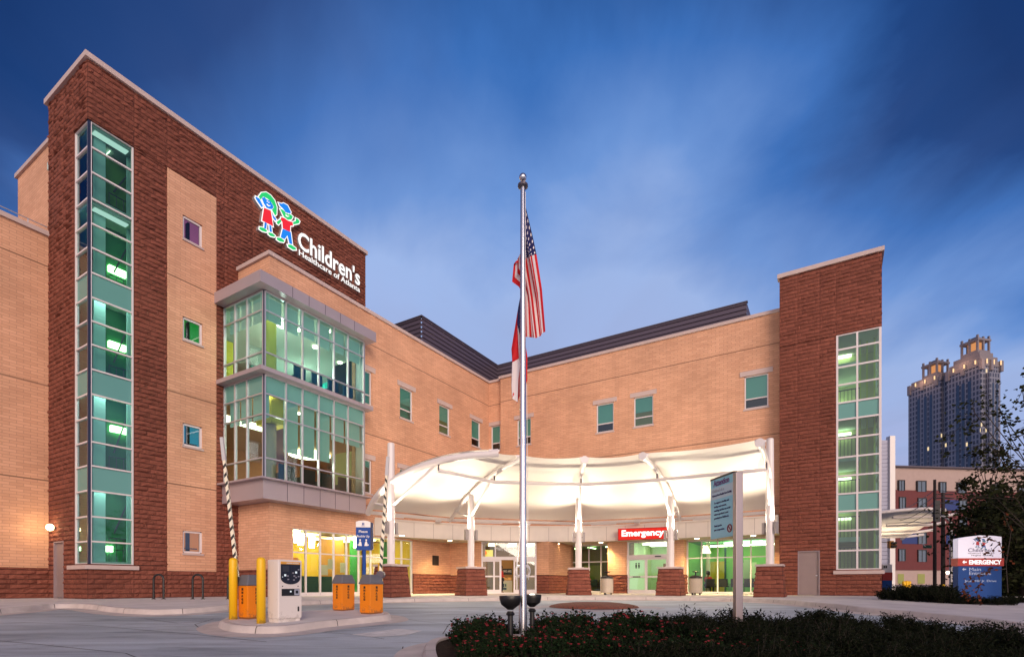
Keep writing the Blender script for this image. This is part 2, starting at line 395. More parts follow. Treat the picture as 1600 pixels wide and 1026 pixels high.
# --- left stair tower (dark stone)
qT1 = on_p(PT, 571)
stair_l = on_p(PT, 209.5); zs_l = [zat(W(PT, on_p(PT, 143)), v) for v in (880, 845, 806, 765.5, 726.6, 689, 651, 614.5, 575.5, 537, 500, 463, 424.4, 385.5, 347.5, 308.5, 267, 228, 189)]
z0l, z1l = zs_l[0], zs_l[-1]
pq0, pq1 = on_p(PT, 261), on_p(PT, 337.5)
pz0, pz1 = zat(W(PT, pq0), 891), zat(W(PT, pq0), 262)
smallw = []
for vt, vb in ((335, 372), (493.6, 529), (659.8, 695), (828, 863)):
    a, b = on_p(PT, 285), on_p(PT, 316); P = W(PT, a); smallw.append((a, b, zat(P, vb), zat(P, vt)))
QBAY0 = 13.60; QBAY1 = on_p(PBAY, 569)
mb = MB()
pL = on_q(QT, 115.5)
HB = (QBAY0 + .05, qT1 - .1, 4.3, 13.0)
HL = (QBAY0 + 1.4, qT1 - .1, 0, 3.2)
wall(mb, 'p', PT, QT, pq0, 0, ZT, [(QT, stair_l, z0l, z1l)], .15, True)
wall(mb, 'p', PT, pq0, pq1, 0, pz0, rock=True); wall(mb, 'p', PT, pq0, pq1, pz1, ZT, rock=True)
wall(mb, 'p', PT, pq1, qT1, 0, ZT, [HB, HL], rock=True)
dL = on_q(QT, 84), on_q(QT, 99.5)
zdl = zat(W(dL[0], QT), 846)
wall(mb, 'q', QT, PLOW, PT, 0, ZT, [(pL, PT, z0l, z1l), (dL[0], dL[1], 0, zdl)], .15, True)
mb.quad(W(PT, qT1, 14), W(PT, qT1, ZT), W(PLOW - 3, qT1, ZT), W(PLOW - 3, qT1, 14))
mb.quad(W(PLOW, QT, 14.4), W(PLOW, QT, ZT), W(PLOW, QT + 2, ZT), W(PLOW, QT + 2, 14.4))
mb.build('stone_tower', STONE2, hosp)
mb = MB(); wall(mb, 'p', PT + .03, pq0, pq1, pz0, pz1, smallw, .16)
for a, b in ((pq0, pq0), (pq1, pq1)): mb.quad(W(PT, a, pz0), W(PT + .03, a, pz0), W(PT + .03, a, pz1), W(PT, a, pz1))
mb.build('brick_panel', BRICK, hosp)
mb = MB()
mb.pbox(PLOW - .12, PT + .12, QT - .12, QT + .35, ZT, ZT + .2); mb.pbox(PT - .35, PT + .12, QT + .35, qT1 + .08, ZT, ZT + .2)
mb.pbox(PLOW - 3, PT - .35, qT1 - .3, qT1 + .08, ZT, ZT + .2)
mb.build('tower_coping', COPING, hosp)
mb = MB(); mb.pbox(PLOW + .1, PT - .05, QT + .1, qT1 - .05, ZT - .4, ZT - .3); mb.build('tower_roof', DARKMETAL, hosp)
# rear beige shaft left of the tower and the low left wing
mb = MB(); qs = QT + .5; pS = on_q(qs, 28)
wall(mb, 'q', qs, pS, PLOW, 10, 19.3); mb.quad(W(pS, qs, 10), W(pS, qs + 6, 10), W(pS, qs + 6, 19.3), W(pS, qs, 19.3))
mb.build('brick_shaft', BRICK, hosp)
mb = MB(); mb.pbox(pS - .1, PLOW, qs - .1, qs + .3, 19.3, 19.48); mb.build('shaft_coping', COPING, hosp)
mb = MB(); ZLO = 14.55
wall(mb, 'p', PLOW, -14, QT, 1.2, ZLO); mb.pbox(PLOW - 12, PLOW - .01, -14, QT + .4, ZLO - .5, ZLO - .3)
mb.build('left_wing_wall', BRICK, hosp)
mb = MB(); mb.pbox(PLOW - .35, PLOW + .1, -14, QT, ZLO, ZLO + .18); mb.build('left_wing_coping', COPING, hosp)
mb = MB(); mb.pbox(PLOW, PLOW + .10, -14, QT, 0, 1.2); rock_rect(mb, lambda a_, b_, o_: W(PLOW + .10 + o_, a_, b_), -4, QT, 0, 1.2); mb.build('left_wing_base', STONE2, hosp)
mb = MB()
for k in range(9): mb.tube([W(PLOW - .15, QT - .6 - k * 1.3, ZLO + .1), W(PLOW - .15, QT - .6 - k * 1.3, ZLO + .45)], .018, 6)
mb.tube([W(PLOW - .15, QT, ZLO + .45), W(PLOW - .15, -6, ZLO + .45)], .022, 6); mb.build('roof_rail', ALU, hosp)
# corner glazing of the left tower
ssA = [QT, stair_l]; ssL = [pL, PT]
mb = MB(); grid_frame(mb, 'p', PT, [QT + .11, stair_l - .03], zs_l, .055, .11, -.03, .05)
grid_frame(mb, 'q', QT, [pL + .03, PT - .11], zs_l, .055, .11, -.03, .05)
cw = mb.build('corner_window', WFRAME, hosp)
mb = MB(); mb.pbox(PT - .10, PT - .02, QT + .02, QT + .10, z0l, z1l); mb.build('corner_post', M('navy corner post', (.02, .03, .07), .4), cw)
spr = {3, 7, 11}; allr = set(range(18))
pane_runs('p', PT, [QT + .09, stair_l - .03], zs_l, allr - spr, -.09, 'pane', TEALGLASS, cw)
pane_runs('q', QT, [pL + .03, PT - .09], zs_l, allr - spr, -.09, 'pane', BLUEGLASS, cw, 'bluer panes on the narrow side of the corner')
pane_runs('p', PT, [QT + .09, stair_l - .03], zs_l, spr, -.09, 'spandrel_panel', SPANDREL, cw); pane_runs('q', QT, [pL + .03, PT - .09], zs_l, spr, -.09, 'spandrel_panel', SPANDREL, cw)
mb = MB(); mb.pbox(PT - .1, PT + .14, QT - .14, stair_l + .12, z0l - .2, z0l - .05); mb.pbox(pL - .25, PT - .1, QT - .14, QT + .08, z0l - .2, z0l - .05)
mb.build('sill', COPING, cw)
# stairwell inside
INW = M('stairwell wall', (.50, .60, .55), .8); INDG = M('dark green partition', (.05, .24, .10), .7); LIME = M('lime wall', (.42, .55, .16), .8)
GLAMP = emis('green tinted lamp', (.60, 1, .42), 8)
def stairwell(kind_right=False):
    pass
p_in, q_in = PT - 4.2, stair_l + 1.2
mb = MB()
mb.quad(W(p_in, QT + .2, z0l), W(p_in, q_in, z0l), W(p_in, q_in, z1l), W(p_in, QT + .2, z1l))
mb.quad(W(p_in, q_in, z0l), W(PT - .16, q_in, z0l), W(PT - .16, q_in, z1l), W(p_in, q_in, z1l))
mb.quad(W(p_in, QT + .2, z0l), W(pL - .1, QT + .2, z0l), W(pL - .1, QT + .2, z1l), W(p_in, QT + .2, z1l))
mb.quad(W(PT - .16, stair_l + .1, z0l), W(PT - .16, q_in, z0l), W(PT - .16, q_in, z1l), W(PT - .16, stair_l + .1, z1l))
mb.build('stairwell_wall', INW, hosp)
slabs = [z0l - .05] + [(zs_l[i] + zs_l[i + 1]) / 2 for i in (3, 7, 11)] + [zs_l[15], z1l + .05]
mb = MB()
for z in slabs: mb.pbox(p_in, PT - .13, QT + .13, q_in, z - .15, z + .15)
mb.build('stair_landing', INW, hosp)
PALE = M('pale aqua panel', (.50, .72, .70), .6)
qa, qb_, qc, qd = on_p(PT - .6, 147), on_p(PT - .6, 165), on_p(PT - 1.2, 165), on_p(PT - 1.2, 198)
qm = qc
for k, (a, b) in enumerate(zip(slabs[:-1], slabs[1:])):
    mb = MB(); mb.pbox(PT - 1.25, PT - 1.15, qc, qd + .1, a + .16, b - .16)
    mb.build('partition', (INDG, M('forest partition', (.02, .16, .05), .7), M('olive green partition', (.12, .26, .06), .7))[(0, 1, 1, 0, 2, 1)[k % 6] if k < 5 else 2], hosp)
    mb = MB(); mb.pbox(PT - .70, PT - .6, qa, qb_, a + .16, b - .16); mb.pbox(PT - .70, PT - .6, on_p(PT - .6, 199), on_p(PT - .6, 212), a + .16, b - .16); mb.build('stair_column', PALE, hosp)
    mb = MB(); mb.pbox(PT - .48, PT - .22, QT + .3, stair_l - .1, b - .20, b - .165); mb.build('ceiling_light', emis('hidden landing fill', (.85, 1, .92), 9 if k < 3 else .8), hosp)  # strip added out of sight behind the spandrel to brighten the stairwell
    mb = MB(); mb.tube([W(PT - .9, qc, a + 1.1), W(PT - .9, qd + .3, a + 1.1)], .022, 6); mb.tube([W(PT - .9, qc, a + .65), W(PT - .9, qd + .3, a + .65)], .014, 6)
    for j in range(8): mb.tube([W(PT - .9, qc + j * .25, a + .15), W(PT - .9, qc + j * .25, a + 1.1)], .012, 5)
    mb.tube([W(PT - 1.0, qc + .2, a + 1.3), W(PT - 1.0, qd, b - .5)], .03, 6)
    mb.build('stair_rail', DARKMETAL, hosp)
for u0, u1, v in ((169, 196, 418), (169, 196, 536), (172, 198, 668), (166, 175, 856)):
    q0_, q1_ = on_p(PT - 1.1, u0), on_p(PT - 1.1, u1); z_ = zat(W(PT - 1.1, q0_), v)
    mb = MB(); mb.pbox(PT - 1.14, PT - 1.0, q0_, q1_, z_ - .14, z_ + .10); mb.build('stair_light', GLAMP, hosp)
q0_ = on_p(PT - 1.1, 146); mb = MB(); z_ = zat(W(PT - 1.1, on_p(PT - 1.1, 170)), 856); mb.pbox(PT - 2.4, PT - 2.0, QT + .35, QT + .5, z_ - .1, z_ + .06); mb.build('stair_light', GLAMP, hosp)
# upper-floor lamp of the top storey
mb = MB(); mb.pbox(PT - 1.1, PT - .8, qm, stair_l - .5, slabs[5] - .22, slabs[5] - .17); mb.build('stair_light', emis('soft lamp', (.85, 1, .75), 3), hosp)
# doors
def door(kind, c, s0, s1, z1, mat):
    mb = MB(); kbox(mb, kind, c, s0 + .05, s1 - .05, .02, z1 - .05, -.12, -.07); d = mb.build('door', mat, hosp)
    mb = MB(); kbox(mb, kind, c, s0, s0 + .05, 0, z1, -.14, .01); kbox(mb, kind, c, s1 - .05, s1, 0, z1, -.14, .01); kbox(mb, kind, c, s0 + .05, s1 - .05, z1 - .05, z1, -.14, .008); mb.build('door_frame', M('door frame', (.28, .22, .24), .5), d)
    mb = MB(); kbox(mb, kind, c, s1 - .18, s1 - .10, .98, 1.02, -.07, .0); mb.build('handle', ALU, d)
DOORM = M('taupe steel door', (.26, .20, .20), .5, var=.04)
door('q', QT, dL[0], dL[1], zdl, DOORM)
# small coloured windows
for (a, b, c0, c1), col, lab in zip(smallw, ((.30, .09, .20), (.01, .30, .03), (.02, .24, .34), (.62, .20, .03)), ('purple pane', 'green pane', 'teal blue pane', 'orange brown pane')):
    mb = MB(); grid_frame(mb, 'p', PT, [a + .04, b - .04], [c0 + .04, c1 - .04], .08, .10, -.03)
    fr = mb.build('window', WFRAME, hosp, label='small square window with ' + lab)
    mb = MB(); panes(mb, 'p', PT, [a, b], [c0, c1], {0}, -.08); mb.build('pane', glassmat(lab, (.55, .6, .6), .12), fr)
    mb = MB(); wall(mb, 'p', PT - .55, a - .2, b + .2, c0 - .2, c1 + .2)
    mb.build('blind', M(lab + ' room', col, .8, emit=col, es=1.0), fr)  # backing glows in its own colour, standing in for a lit room
    mb = MB(); mb.pbox(PT - .5, PT - .3, a + (b - a) * .45, a + (b - a) * .55, c0, c1); mb.pbox(PT - .5, PT - .4, a, b, c0 + .2, c0 + .24); mb.build('inner_bar', VOID, fr)
    mb = MB(); mb.pbox(PT, PT + .09, a - .03, b + .03, c0 - .09, c0 - .01); mb.build('sill', COPING, fr)

# --- middle wing and the wall behind the canopy
qW0 = 14.30
def wholes(kind, c, lst): 
    out = []
    for u0, u1, vt, vb in lst:
        s0, s1 = (on_p(c, u0), on_p(c, u1)) if kind == 'p' else (on_q(c, u0), on_q(c, u1))
        P = W(c, s0) if kind == 'p' else W(s0, c)
        out.append((s0, s1, zat(P, vb), zat(P, vt)))
    return out
hp = wholes('p', PWING, [(624.9, 644.8, 602.4, 650), (686.3, 702.7, 629.6, 675.8), (736.9, 750.6, 654.4, 694.5), (565, 581, 574, 628)])
zt_u = sum(h[3] for h in hp) / 4; zb_u = sum(h[2] for h in hp) / 4
hpl = [(h[0], h[1], zb_u - 4.7, zt_u - 4.7) for h in (hp[0], hp[3])]
hp = [(h[0], h[1], zb_u, zt_u) for h in hp]
hb = wholes('q', QB, [(808, 829.6, 653.6, 694.5), (931.8, 958.8, 630.5, 676), (990.3, 1020.6, 618.8, 665), (1163, 1200.6, 585, 638)])
hb = [(h[0], h[1], zb_u, zt_u) for h in hb]
hr = wholes('q', QREC, [(767.3, 781.5, 663.8, 700)]); hr = [(h[0], h[1], zb_u, zt_u) for h in hr]
pj = on_q(QB, 782); pRT0, pRT1 = on_q(QRT, 1218), on_q(QRT, 1378)
sf_us = [457.3, 479.5, 502, 523, 543, 562, 580.6, 597.7, 614.8, 629, 644.5]
sf = [on_p(PWING, u) for u in sf_us]
SFZ = 3.12
qV = 27.06
mb = MB()
HB2 = (qW0, QBAY1 - .05, 4.3, 13.0)
wall(mb, 'p', PWING, qW0, QREC, SFZ, ZW, hp + hpl + [HB2])
wall(mb, 'p', PWING, qW0, sf[0], 1.2, SFZ); wall(mb, 'p', PWING, sf[-1], qV, 1.2, SFZ)
wall(mb, 'q', qW0, PT, PWING, 1.2, 4.4); wall(mb, 'q', qW0, PT, PWING, 12.9, ZW)
wall(mb, 'q', QREC, PWING, pj, 3.2, ZW, hr); mb.quad(W(pj, QB, 3.2), W(pj, QREC, 3.2), W(pj, QREC, ZW), W(pj, QB, ZW))
wall(mb, 'q', QB, pj, pRT0 + .3, 3.2, ZW, hb)
mb.build('wing_wall', BRICK, hosp)
mb = MB(); mb.pbox(PWING, PWING + .06, qW0 - .05, sf[0], 0, 1.2); mb.pbox(PT, PWING, qW0 - .06, qW0, 0, 1.2)
rock_rect(mb, lambda a_, b_, o_: W(PWING + .06 + o_, a_, b_), qW0 - .05, sf[0], 0, 1.2); rock_rect(mb, lambda a_, b_, o_: W(a_, qW0 - .06 - o_, b_), PT, PWING + .06, 0, 1.2); mb.build('wing_base', STONE2, hosp)
mb = MB(); mb.pbox(PWING, PWING + .06, sf[-1], qV, 0, 1.2); rock_rect(mb, lambda a_, b_, o_: W(PWING + .06 + o_, a_, b_), sf[-1], qV, 0, 1.2); mb.build('wing_base', STONE2, hosp)
mb = MB(); mb.pbox(PWING - .35, PWING + .1, qW0 - .1, QREC, ZW, ZW + .17); mb.pbox(PT, PWING - .35, qW0 - .1, qW0 + .3, ZW, ZW + .17)
mb.pbox(PWING - .35, pj, QREC - .1, QREC + .3, ZW + .003, ZW + .173); mb.pbox(pj - .1, pRT0 + .3, QB - .1, QB + .3, ZW + .006, ZW + .176)
mb.build('wing_coping', COPING, hosp)
mb = MB(); mb.pbox(PT - 8, PWING - .02, qT1, 60, ZW - .5, ZW - .4); mb.pbox(PT, PWING - .02, qW0 + .05, qT1, ZW - .5, ZW - .4); mb.pbox(PWING, pRT0 + .3, QREC + .02, 60, ZW - .5, ZW - .4)
mb.build('flat_roof', DARKMETAL, hosp)
# rooftop screen of ribbed metal
SCREEN = M('ribbed roof screen', (.105, .085, .12), .5, .2)
mb = MB(); PSC, QSC, ZS = PT + .35, 35.8, 18.1; q0s = 26.6; p1s = on_q(QSC, 1167)
n = 12
for i in range(n):
    za = 14.5 + (ZS - 14.5) * i / n; zb = 14.5 + (ZS - 14.5) * (i + 1) / n; m_ = (za + zb) / 2
    for (A, B) in (((PT - 6, q0s), (PSC, q0s)), ((PSC, q0s), (PSC, QSC)), ((PSC, QSC), (p1s, QSC))):
        n_ = Vector((1, 0)) if A[0] == B[0] else Vector((0, -1))
        def PP(c, k, z): return W(c[0] + n_.x * k, c[1] + n_.y * k, z)
        mb.quad(PP(A, 0, za), PP(B, 0, za), PP(B, 0, za + .17), PP(A, 0, za + .17))
        mb.quad(PP(A, 0, za + .17), PP(B, 0, za + .17), PP(B, .07, za + .21), PP(A, .07, za + .21))
        mb.quad(PP(A, .07, za + .21), PP(B, .07, za + .21), PP(B, .07, zb), PP(A, .07, zb))
        mb.quad(PP(A, .07, zb), PP(B, .07, zb), PP(B, 0, zb), PP(A, 0, zb))
mb.quad(W(p1s, QSC, 14.5), W(p1s, 45, 14.5), W(p1s, 45, ZS), W(p1s, QSC, ZS))
rs = mb.build('roof_screen', SCREEN, hosp)
mb = MB(); mb.pbox(PT - 6, PSC + .12, q0s - .12, q0s + .1, ZS, ZS + .08); mb.pbox(PSC - .1, PSC + .12, q0s + .1, QSC, ZS, ZS + .08); mb.pbox(PSC - .1, p1s + .05, QSC - .12, QSC + .1, ZS + .003, ZS + .083); mb.build('screen_cap', DARKMETAL, rs)
# punched windows
def punched(kind, c, h, mode=0):
    s0, s1, z0, z1 = h; zm = z0 + (z1 - z0) * .30
    mb = MB(); grid_frame(mb, kind, c, [s0 + .035, s1 - .035], [z0 + .035, zm, z1 - .035], .06, .10, -.06)
    fr = mb.build('window', WFRAME, hosp)
    mb = MB(); panes(mb, kind, c, [s0, s1], [z0, z1], {0}, -.12); mb.build('pane', TEALGLASS, fr)
    mb = MB(); kbox(mb, kind, c, s0 + .02, s1 - .02, zm + (.02, .35, -.55, .9)[mode], z1 - .02, -.24, -.20); mb.build('blind', BLINDS, fr)
    mb = MB(); kbox(mb, kind, c, s0 - .4, s1 + .4, z0 - .3, z1 + .3, -1.6, -1.5)
    kbox(mb, kind, c, s0 - .4, s0 - .3, z0 - .3, z1 + .3, -1.5, -.23); kbox(mb, kind, c, s1 + .3, s1 + .4, z0 - .3, z1 + .3, -1.5, -.23); mb.build('room_back', GLOWROOM if mode in (1, 3) else VOID, fr)
    mb = MB(); kbox(mb, kind, c, s0 - .22, s1 + .22, z1, z1 + .26, 0, .05); mb.build('lintel', COPING, fr)
    mb = MB(); kbox(mb, kind, c, s0 - .05, s1 + .05, z0 - .10, z0, -.06, .06); mb.build('sill', COPING, fr)
BLINDS = M('grey green glow blind', (.20, .36, .31), .7, emit=(.16, .34, .30), es=.22)  # slight emission stands in for room light through the blind
GLOWROOM = M('glowing room wall', (.30, .26, .12), .9, emit=(.3, .25, .08), es=.25)  # wall glows by emission in place of a lamp in the room
for h, m_ in zip(hp, (1, 1, 0, 2)): punched('p', PWING, h, m_)
for h, m_ in zip(hpl, (3, 3)): punched('p', PWING, h, m_)
for h, m_ in zip(hb, (0, 0, 1, 0)): punched('q', QB, h, m_)
for h in hr: punched('q', QREC, h, 0)

# --- glazed bay
bz = [zat(W(PBAY, QBAY0), v) for v in (744.8, 713.5, 644.8, 612.6, 583.4)]
bz2 = [zat(W(PBAY, QBAY0), v) for v in (574.6, 547.6, 481.8, 452.5)]
bq = [QBAY0] + [on_p(PBAY, 320 + x / 3.42) for x in (437, 525, 612, 693, 768)] + [QBAY1]
bp = [on_q(QBAY0, 320 + x / 3.42) for x in (103, 158, 222)] + [PBAY]
bp[0] = PT + .02
mb = MB()
for zz_ in (bz, bz2):
    grid_frame(mb, 'p', PBAY, [bq[0] + .08] + bq[1:], zz_, .052, .12, 0, .06); grid_frame(mb, 'q', QBAY0, [bp[0], bp[1], bp[2], bp[3] - .08], zz_, .052, .12, 0, .06)
    kbox(mb, 'q', QBAY1, PWING, PBAY, zz_[0], zz_[-1], -.06, -.0)
bay = mb.build('bay_window', ALU, hosp, label='two storey glazed corner bay')
mb = MB()
for zz_ in (bz, bz2): mb.pbox(PBAY - .09, PBAY - .01, QBAY0 + .01, QBAY0 + .09, zz_[0], zz_[-1])
mb.build('corner_post', M('navy bay post', (.02, .03, .07), .4), bay)
for zz_, rows_ in ((bz, {0, 1, 2}), (bz2, {0, 1, 2})): pane_runs('p', PBAY, bq, zz_, rows_, -.06, 'pane', TEALGLASS, bay); pane_runs('q', QBAY0, bp, zz_, rows_, -.06, 'pane', TEALGLASS, bay)
pane_runs('p', PBAY, bq, bz, {3}, -.06, 'spandrel_panel', SPANDREL, bay); pane_runs('q', QBAY0, bp, bz, {3}, -.06, 'spandrel_panel', SPANDREL, bay)
mb = MB(); mb.pbox(PT + .02, PBAY + .42, QBAY0 - .42, QBAY1 + .42, 12.98, 13.46); mb.build('roof_slab', METALPANEL, bay)
mb = MB(); mb.pbox(PT + .02, PBAY + .34, QBAY0 - .34, QBAY1 + .30, bz[-1] + .03, bz2[0] - .03); mb.build('ledge', METALPANEL, bay)
mb = MB(); mb.pbox(PT + .02, PBAY + .30, QBAY0 - .30, QBAY1 + .28, bz[0] - .09, bz[0] - .02); mb.build('ledge', METALPANEL, bay)
mb = MB(); mb.pbox(PT + .02, PBAY + .06, QBAY0 - .06, QBAY1 + .06, 4.16, bz[0] - .09); sk = mb.build('skirt', METALPANEL, bay)
mb = MB()
for q_ in bq[1:-1]: mb.pbox(PBAY + .06, PBAY + .063, q_ - .012, q_ + .012, 4.17, bz[0] - .1)
for q_ in bq[1:-1]: mb.pbox(PBAY + .42, PBAY + .423, q_ - .012, q_ + .012, 12.99, 13.45)
mb.build('panel_joint', DARKMETAL, bay)
# bay interior: two floors
def room(p0, p1, q0, q1, z0, z1, wallm, floorm, ceilm, name='room', open_=()):
    mb = MB()
    mb.cm = 0
    if 'p0' not in open_: mb.quad(W(p0, q0, z0), W(p0, q1, z0), W(p0, q1, z1), W(p0, q0, z1))
    if 'p1' not in open_: mb.quad(W(p1, q0, z0), W(p1, q1, z0), W(p1, q1, z1), W(p1, q0, z1))
    if 'q0' not in open_: mb.quad(W(p0, q0, z0), W(p1, q0, z0), W(p1, q0, z1), W(p0, q0, z1))
    if 'q1' not in open_: mb.quad(W(p0, q1, z0), W(p1, q1, z0), W(p1, q1, z1), W(p0, q1, z1))
    mb.cm = 1; mb.quad(W(p0, q0, z0), W(p1, q0, z0), W(p1, q1, z0), W(p0, q1, z0))
    mb.cm = 2; mb.quad(W(p0, q0, z1), W(p1, q0, z1), W(p1, q1, z1), W(p0, q1, z1))
    return mb.build(name, [wallm, floorm, ceilm], hosp)
CEIL = M('ceiling', (.62, .62, .55), .9); FLOOR = M('vinyl floor', (.25, .22, .18), .5)
TEALW = M('teal wall', (.04, .42, .38), .8); BROWNW = M('brown wall', (.22, .09, .05), .8); YELW = M('yellow wall', (.70, .52, .06), .8)
def deep_room(z0, z1, wm, fm, cm, name):
    mb = MB(); P0, Q1 = PT - 8, 25.5
    mb.quad(W(P0, QBAY0 + .2, z0), W(P0, Q1, z0), W(P0, Q1, z1), W(P0, QBAY0 + .2, z1)); mb.quad(W(P0, Q1, z0), W(PWING - .3, Q1, z0), W(PWING - .3, Q1, z1), W(P0, Q1, z1))
    mb.quad(W(PWING - .3, QBAY1, z0), W(PWING - .3, Q1, z0), W(PWING - .3, Q1, z1), W(PWING - .3, QBAY1, z1)); mb.quad(W(P0, QBAY0 + .2, z0), W(PT - .1, QBAY0 + .2, z0), W(PT - .1, QBAY0 + .2, z1), W(P0, QBAY0 + .2, z1))
    for k, z, m_ in ((1, z0, fm), (2, z1, cm)):
        mb.cm = k; mb.quad(W(P0, QBAY0 + .14, z), W(PWING - .3, QBAY0 + .14, z), W(PWING - .3, Q1, z), W(P0, Q1, z)); mb.quad(W(PWING - .3, QBAY0 + .14, z), W(PBAY - .14, QBAY0 + .14, z), W(PBAY - .14, QBAY1 - .1, z), W(PWING - .3, QBAY1 - .1, z))
    return mb.build(name, [wm, fm, cm], hosp)
deep_room(bz2[0] + .01, bz2[-1] - .02, TEALW, FLOOR, CEIL, 'upper_room')
deep_room(bz[0] + .01, bz[3] + .25, M('terracotta wall', (.42, .17, .08), .8), FLOOR, M('tan ceiling', (.45, .26, .16), .8), 'lower_room')
BAYL = emis('bay lamp', (1, .92, .66), 9); DOWNL = emis('downlight', (1, .85, .6), 30)
mb = MB(); mb.lathe(W(-28.4, 22.0, bz[3] + .1), [(1.25, 0), (1.25, .08)], 30); mb.build('ceiling_light', emis('oval lamp', (1, .80, .50), 12), hosp)
for p_, q_, r_ in ((-24.5, 16.5, .22), (-26.0, 19.5, .25), (-23.0, 18.2, .16), (-22.4, 15.9, .30)):
    mb = MB(); mb.lathe(W(p_, q_, bz2[-1] - .1), [(r_, 0), (r_, .06)], 24); mb.build('ceiling_light', BAYL, hosp)
for p_, q_ in ((-21.2, 15.4), (-21.1, 17.4), (-22.4, 14.8), (-22.2, 16.6), (-23.5, 20.2), (-25.8, 14.9), (-22.6, 21.5)):
    for z_ in (bz2[-1] - .07, bz[3] + .2):
        mb = MB(); mb.lathe(W(p_, q_, z_), [(.11, 0), (.11, .04)], 10); mb.build('ceiling_light', DOWNL, hosp)
for z_ in (bz2[-1] - .09, bz[3] + .18):
    mb = MB(); mb.lathe(W(PBAY - .55, QBAY0 + .65, z_), [(.2, 0), (.2, .05)], 14); mb.build('ceiling_light', emis('added corner light', (1, .88, .66), 14), hosp)  # added to brighten the column behind the corner panes
mb = MB(); mb.pbox(PT - 3.0, PT - 2.0, QBAY0 + .8, QBAY0 + 4, bz[3] + .2, bz[3] + .24); mb.build('ceiling_light', emis('bay panel', (1, .85, .6), 5), hosp)
for p_, q_, z_, e_, c_ in ((PT + 1.0, QBAY0 + 2.2, bz2[0] + 1.5, 150, (.95, 1, .88)), (PT - 2.5, 19.5, bz2[0] + 1.4, 170, (.95, 1, .88)), (PT + 1.2, QBAY0 + 1.8, bz[0] + 1.6, 90, (1, .86, .66)), (PT - 3, 20.5, bz[0] + 1.4, 60, (1, .8, .58))):
    li = bpy.data.lights.new('bay fill light', 'POINT'); li.energy = e_; li.color = c_; li.shadow_soft_size = .35; lo = bpy.data.objects.new('bay_fill_light', li); COL.objects.link(lo); lo.parent = hosp; lo.location = W(p_, q_, z_) - hosp.location  # bodiless point lights added mid-room to brighten the bay ceilings
mb = MB(); mb.pbox(PT - 4.6, PT - 4.5, 17.8, 25, bz2[0] + .02, bz2[-1] - .05); mb.pbox(PT - 2.2, PT - .4, 20.6, 20.7, bz2[0] + .02, bz2[0] + 2.6); mb.build('interior_panel', M('bright turquoise wall', (.03, .50, .42), .8), hosp)
mb = MB()   # roller blinds behind the upper panes
for i in range(6):
    mb.pbox(PBAY - .30, PBAY - .28, bq[i] + .06, bq[i + 1] - .06, bz2[2] - .25 - .1 * (i % 2), bz2[3] - .03)
    mb.pbox(PBAY - .30, PBAY - .28, bq[i] + .06, bq[i + 1] - .06, (bz[1] + .5 if i in (1, 2, 3) else bz[2] - .2), bz[3] + .1) if i else None
for i in range(3):
    mb.pbox(bp[i] + .06, bp[i + 1] - .06, QBAY0 + .28, QBAY0 + .30, bz2[2] - .3, bz2[3] - .03); mb.pbox(bp[i] + .06, bp[i + 1] - .06, QBAY0 + .28, QBAY0 + .30, bz[2] - .1, bz[3] + .1)
mb.build('roller_blind', M('sheer glow blind', (.46, .56, .52), .8, emit=(.34, .44, .42), es=.30), hosp)  # emission imitates room light shining through the blinds
mb = MB(); mb.lathe(W(PBAY - 1.0, QBAY0 + 1.0, bz[0]), [(.24, 0), (.24, bz[3] - bz[0] + .3)], 18); mb.build('interior_column', M('pink column', (.62, .40, .30), .6), hosp)
mb = MB(); mb.pbox(PBAY - 1.6, PBAY - .5, QBAY0 + .7, QBAY0 + 1.6, bz[2] - .1, bz[3] + .2); mb.build('beam', YELW, hosp)
mb = MB(); mb.lathe(W(PBAY - 1.0, QBAY0 + 1.0, bz2[0]), [(.24, 0), (.24, 3.3)], 18); mb.build('interior_column', M('yellow column', (.80, .66, .16), .6), hosp)
mb = MB(); mb.pbox(PT - 1.5, PT - 1.4, QBAY0 + .2, QBAY0 + 1.3, bz2[0], bz2[0] + 2.6); mb.build('interior_panel', YELW, hosp)
mb = MB()
for i in range(4): mb.pbox(PBAY - 1.1, PBAY - .6, bq[2] + i * .95, bq[2] + i * .95 + .6, bz2[0] + .45, bz2[0] + .52); mb.pbox(PBAY - .68, PBAY - .6, bq[2] + i * .95, bq[2] + i * .95 + .6, bz2[0] + .52, bz2[0] + 1.0)
mb.build('seating', M('navy seat', (.01, .06, .12), .6), hosp)
mb = MB()
for i in range(4): mb.pbox(PBAY - 1.0, PBAY - .5, bq[1] + i * 1.1, bq[1] + i * 1.1 + .8, bz[0] + .02, bz[0] + .45); mb.pbox(PBAY - .58, PBAY - .5, bq[1] + i * 1.1, bq[1] + i * 1.1 + .8, bz[0] + .45, bz[0] + .85)
mb.build('seating', M('dark seat', (.02, .03, .03), .6), hosp)

# --- right stair tower
rs0 = on_q(QRT, 1306.5); rsm = on_q(QRT, 1339.5)
zs_r = [zat(W(rs0, QRT), v) for v in (889.5, 860, 829, 799, 771.7, 744, 715, 685.7, 656.3, 630, 602, 574.4, 547, 524)]
dR = on_q(QRT, 1246.5), on_q(QRT, 1281); zdr = zat(W(dR[0], QRT), 860.5)
mb = MB(); wall(mb, 'q', QRT, pRT0, pRT1, -.2, ZRT, [(rs0, pRT1, zs_r[0], zs_r[-1]), (dR[0], dR[1], 0, zdr)], .15, True)
mb.quad(W(pRT1, QRT, -.2), W(pRT1, QRT + 8, -.2), W(pRT1, QRT + 8, zs_r[0]), W(pRT1, QRT, zs_r[0]))
mb.quad(W(pRT1, QRT, zs_r[-1]), W(pRT1, QRT + 8, zs_r[-1]), W(pRT1, QRT + 8, ZRT), W(pRT1, QRT, ZRT))
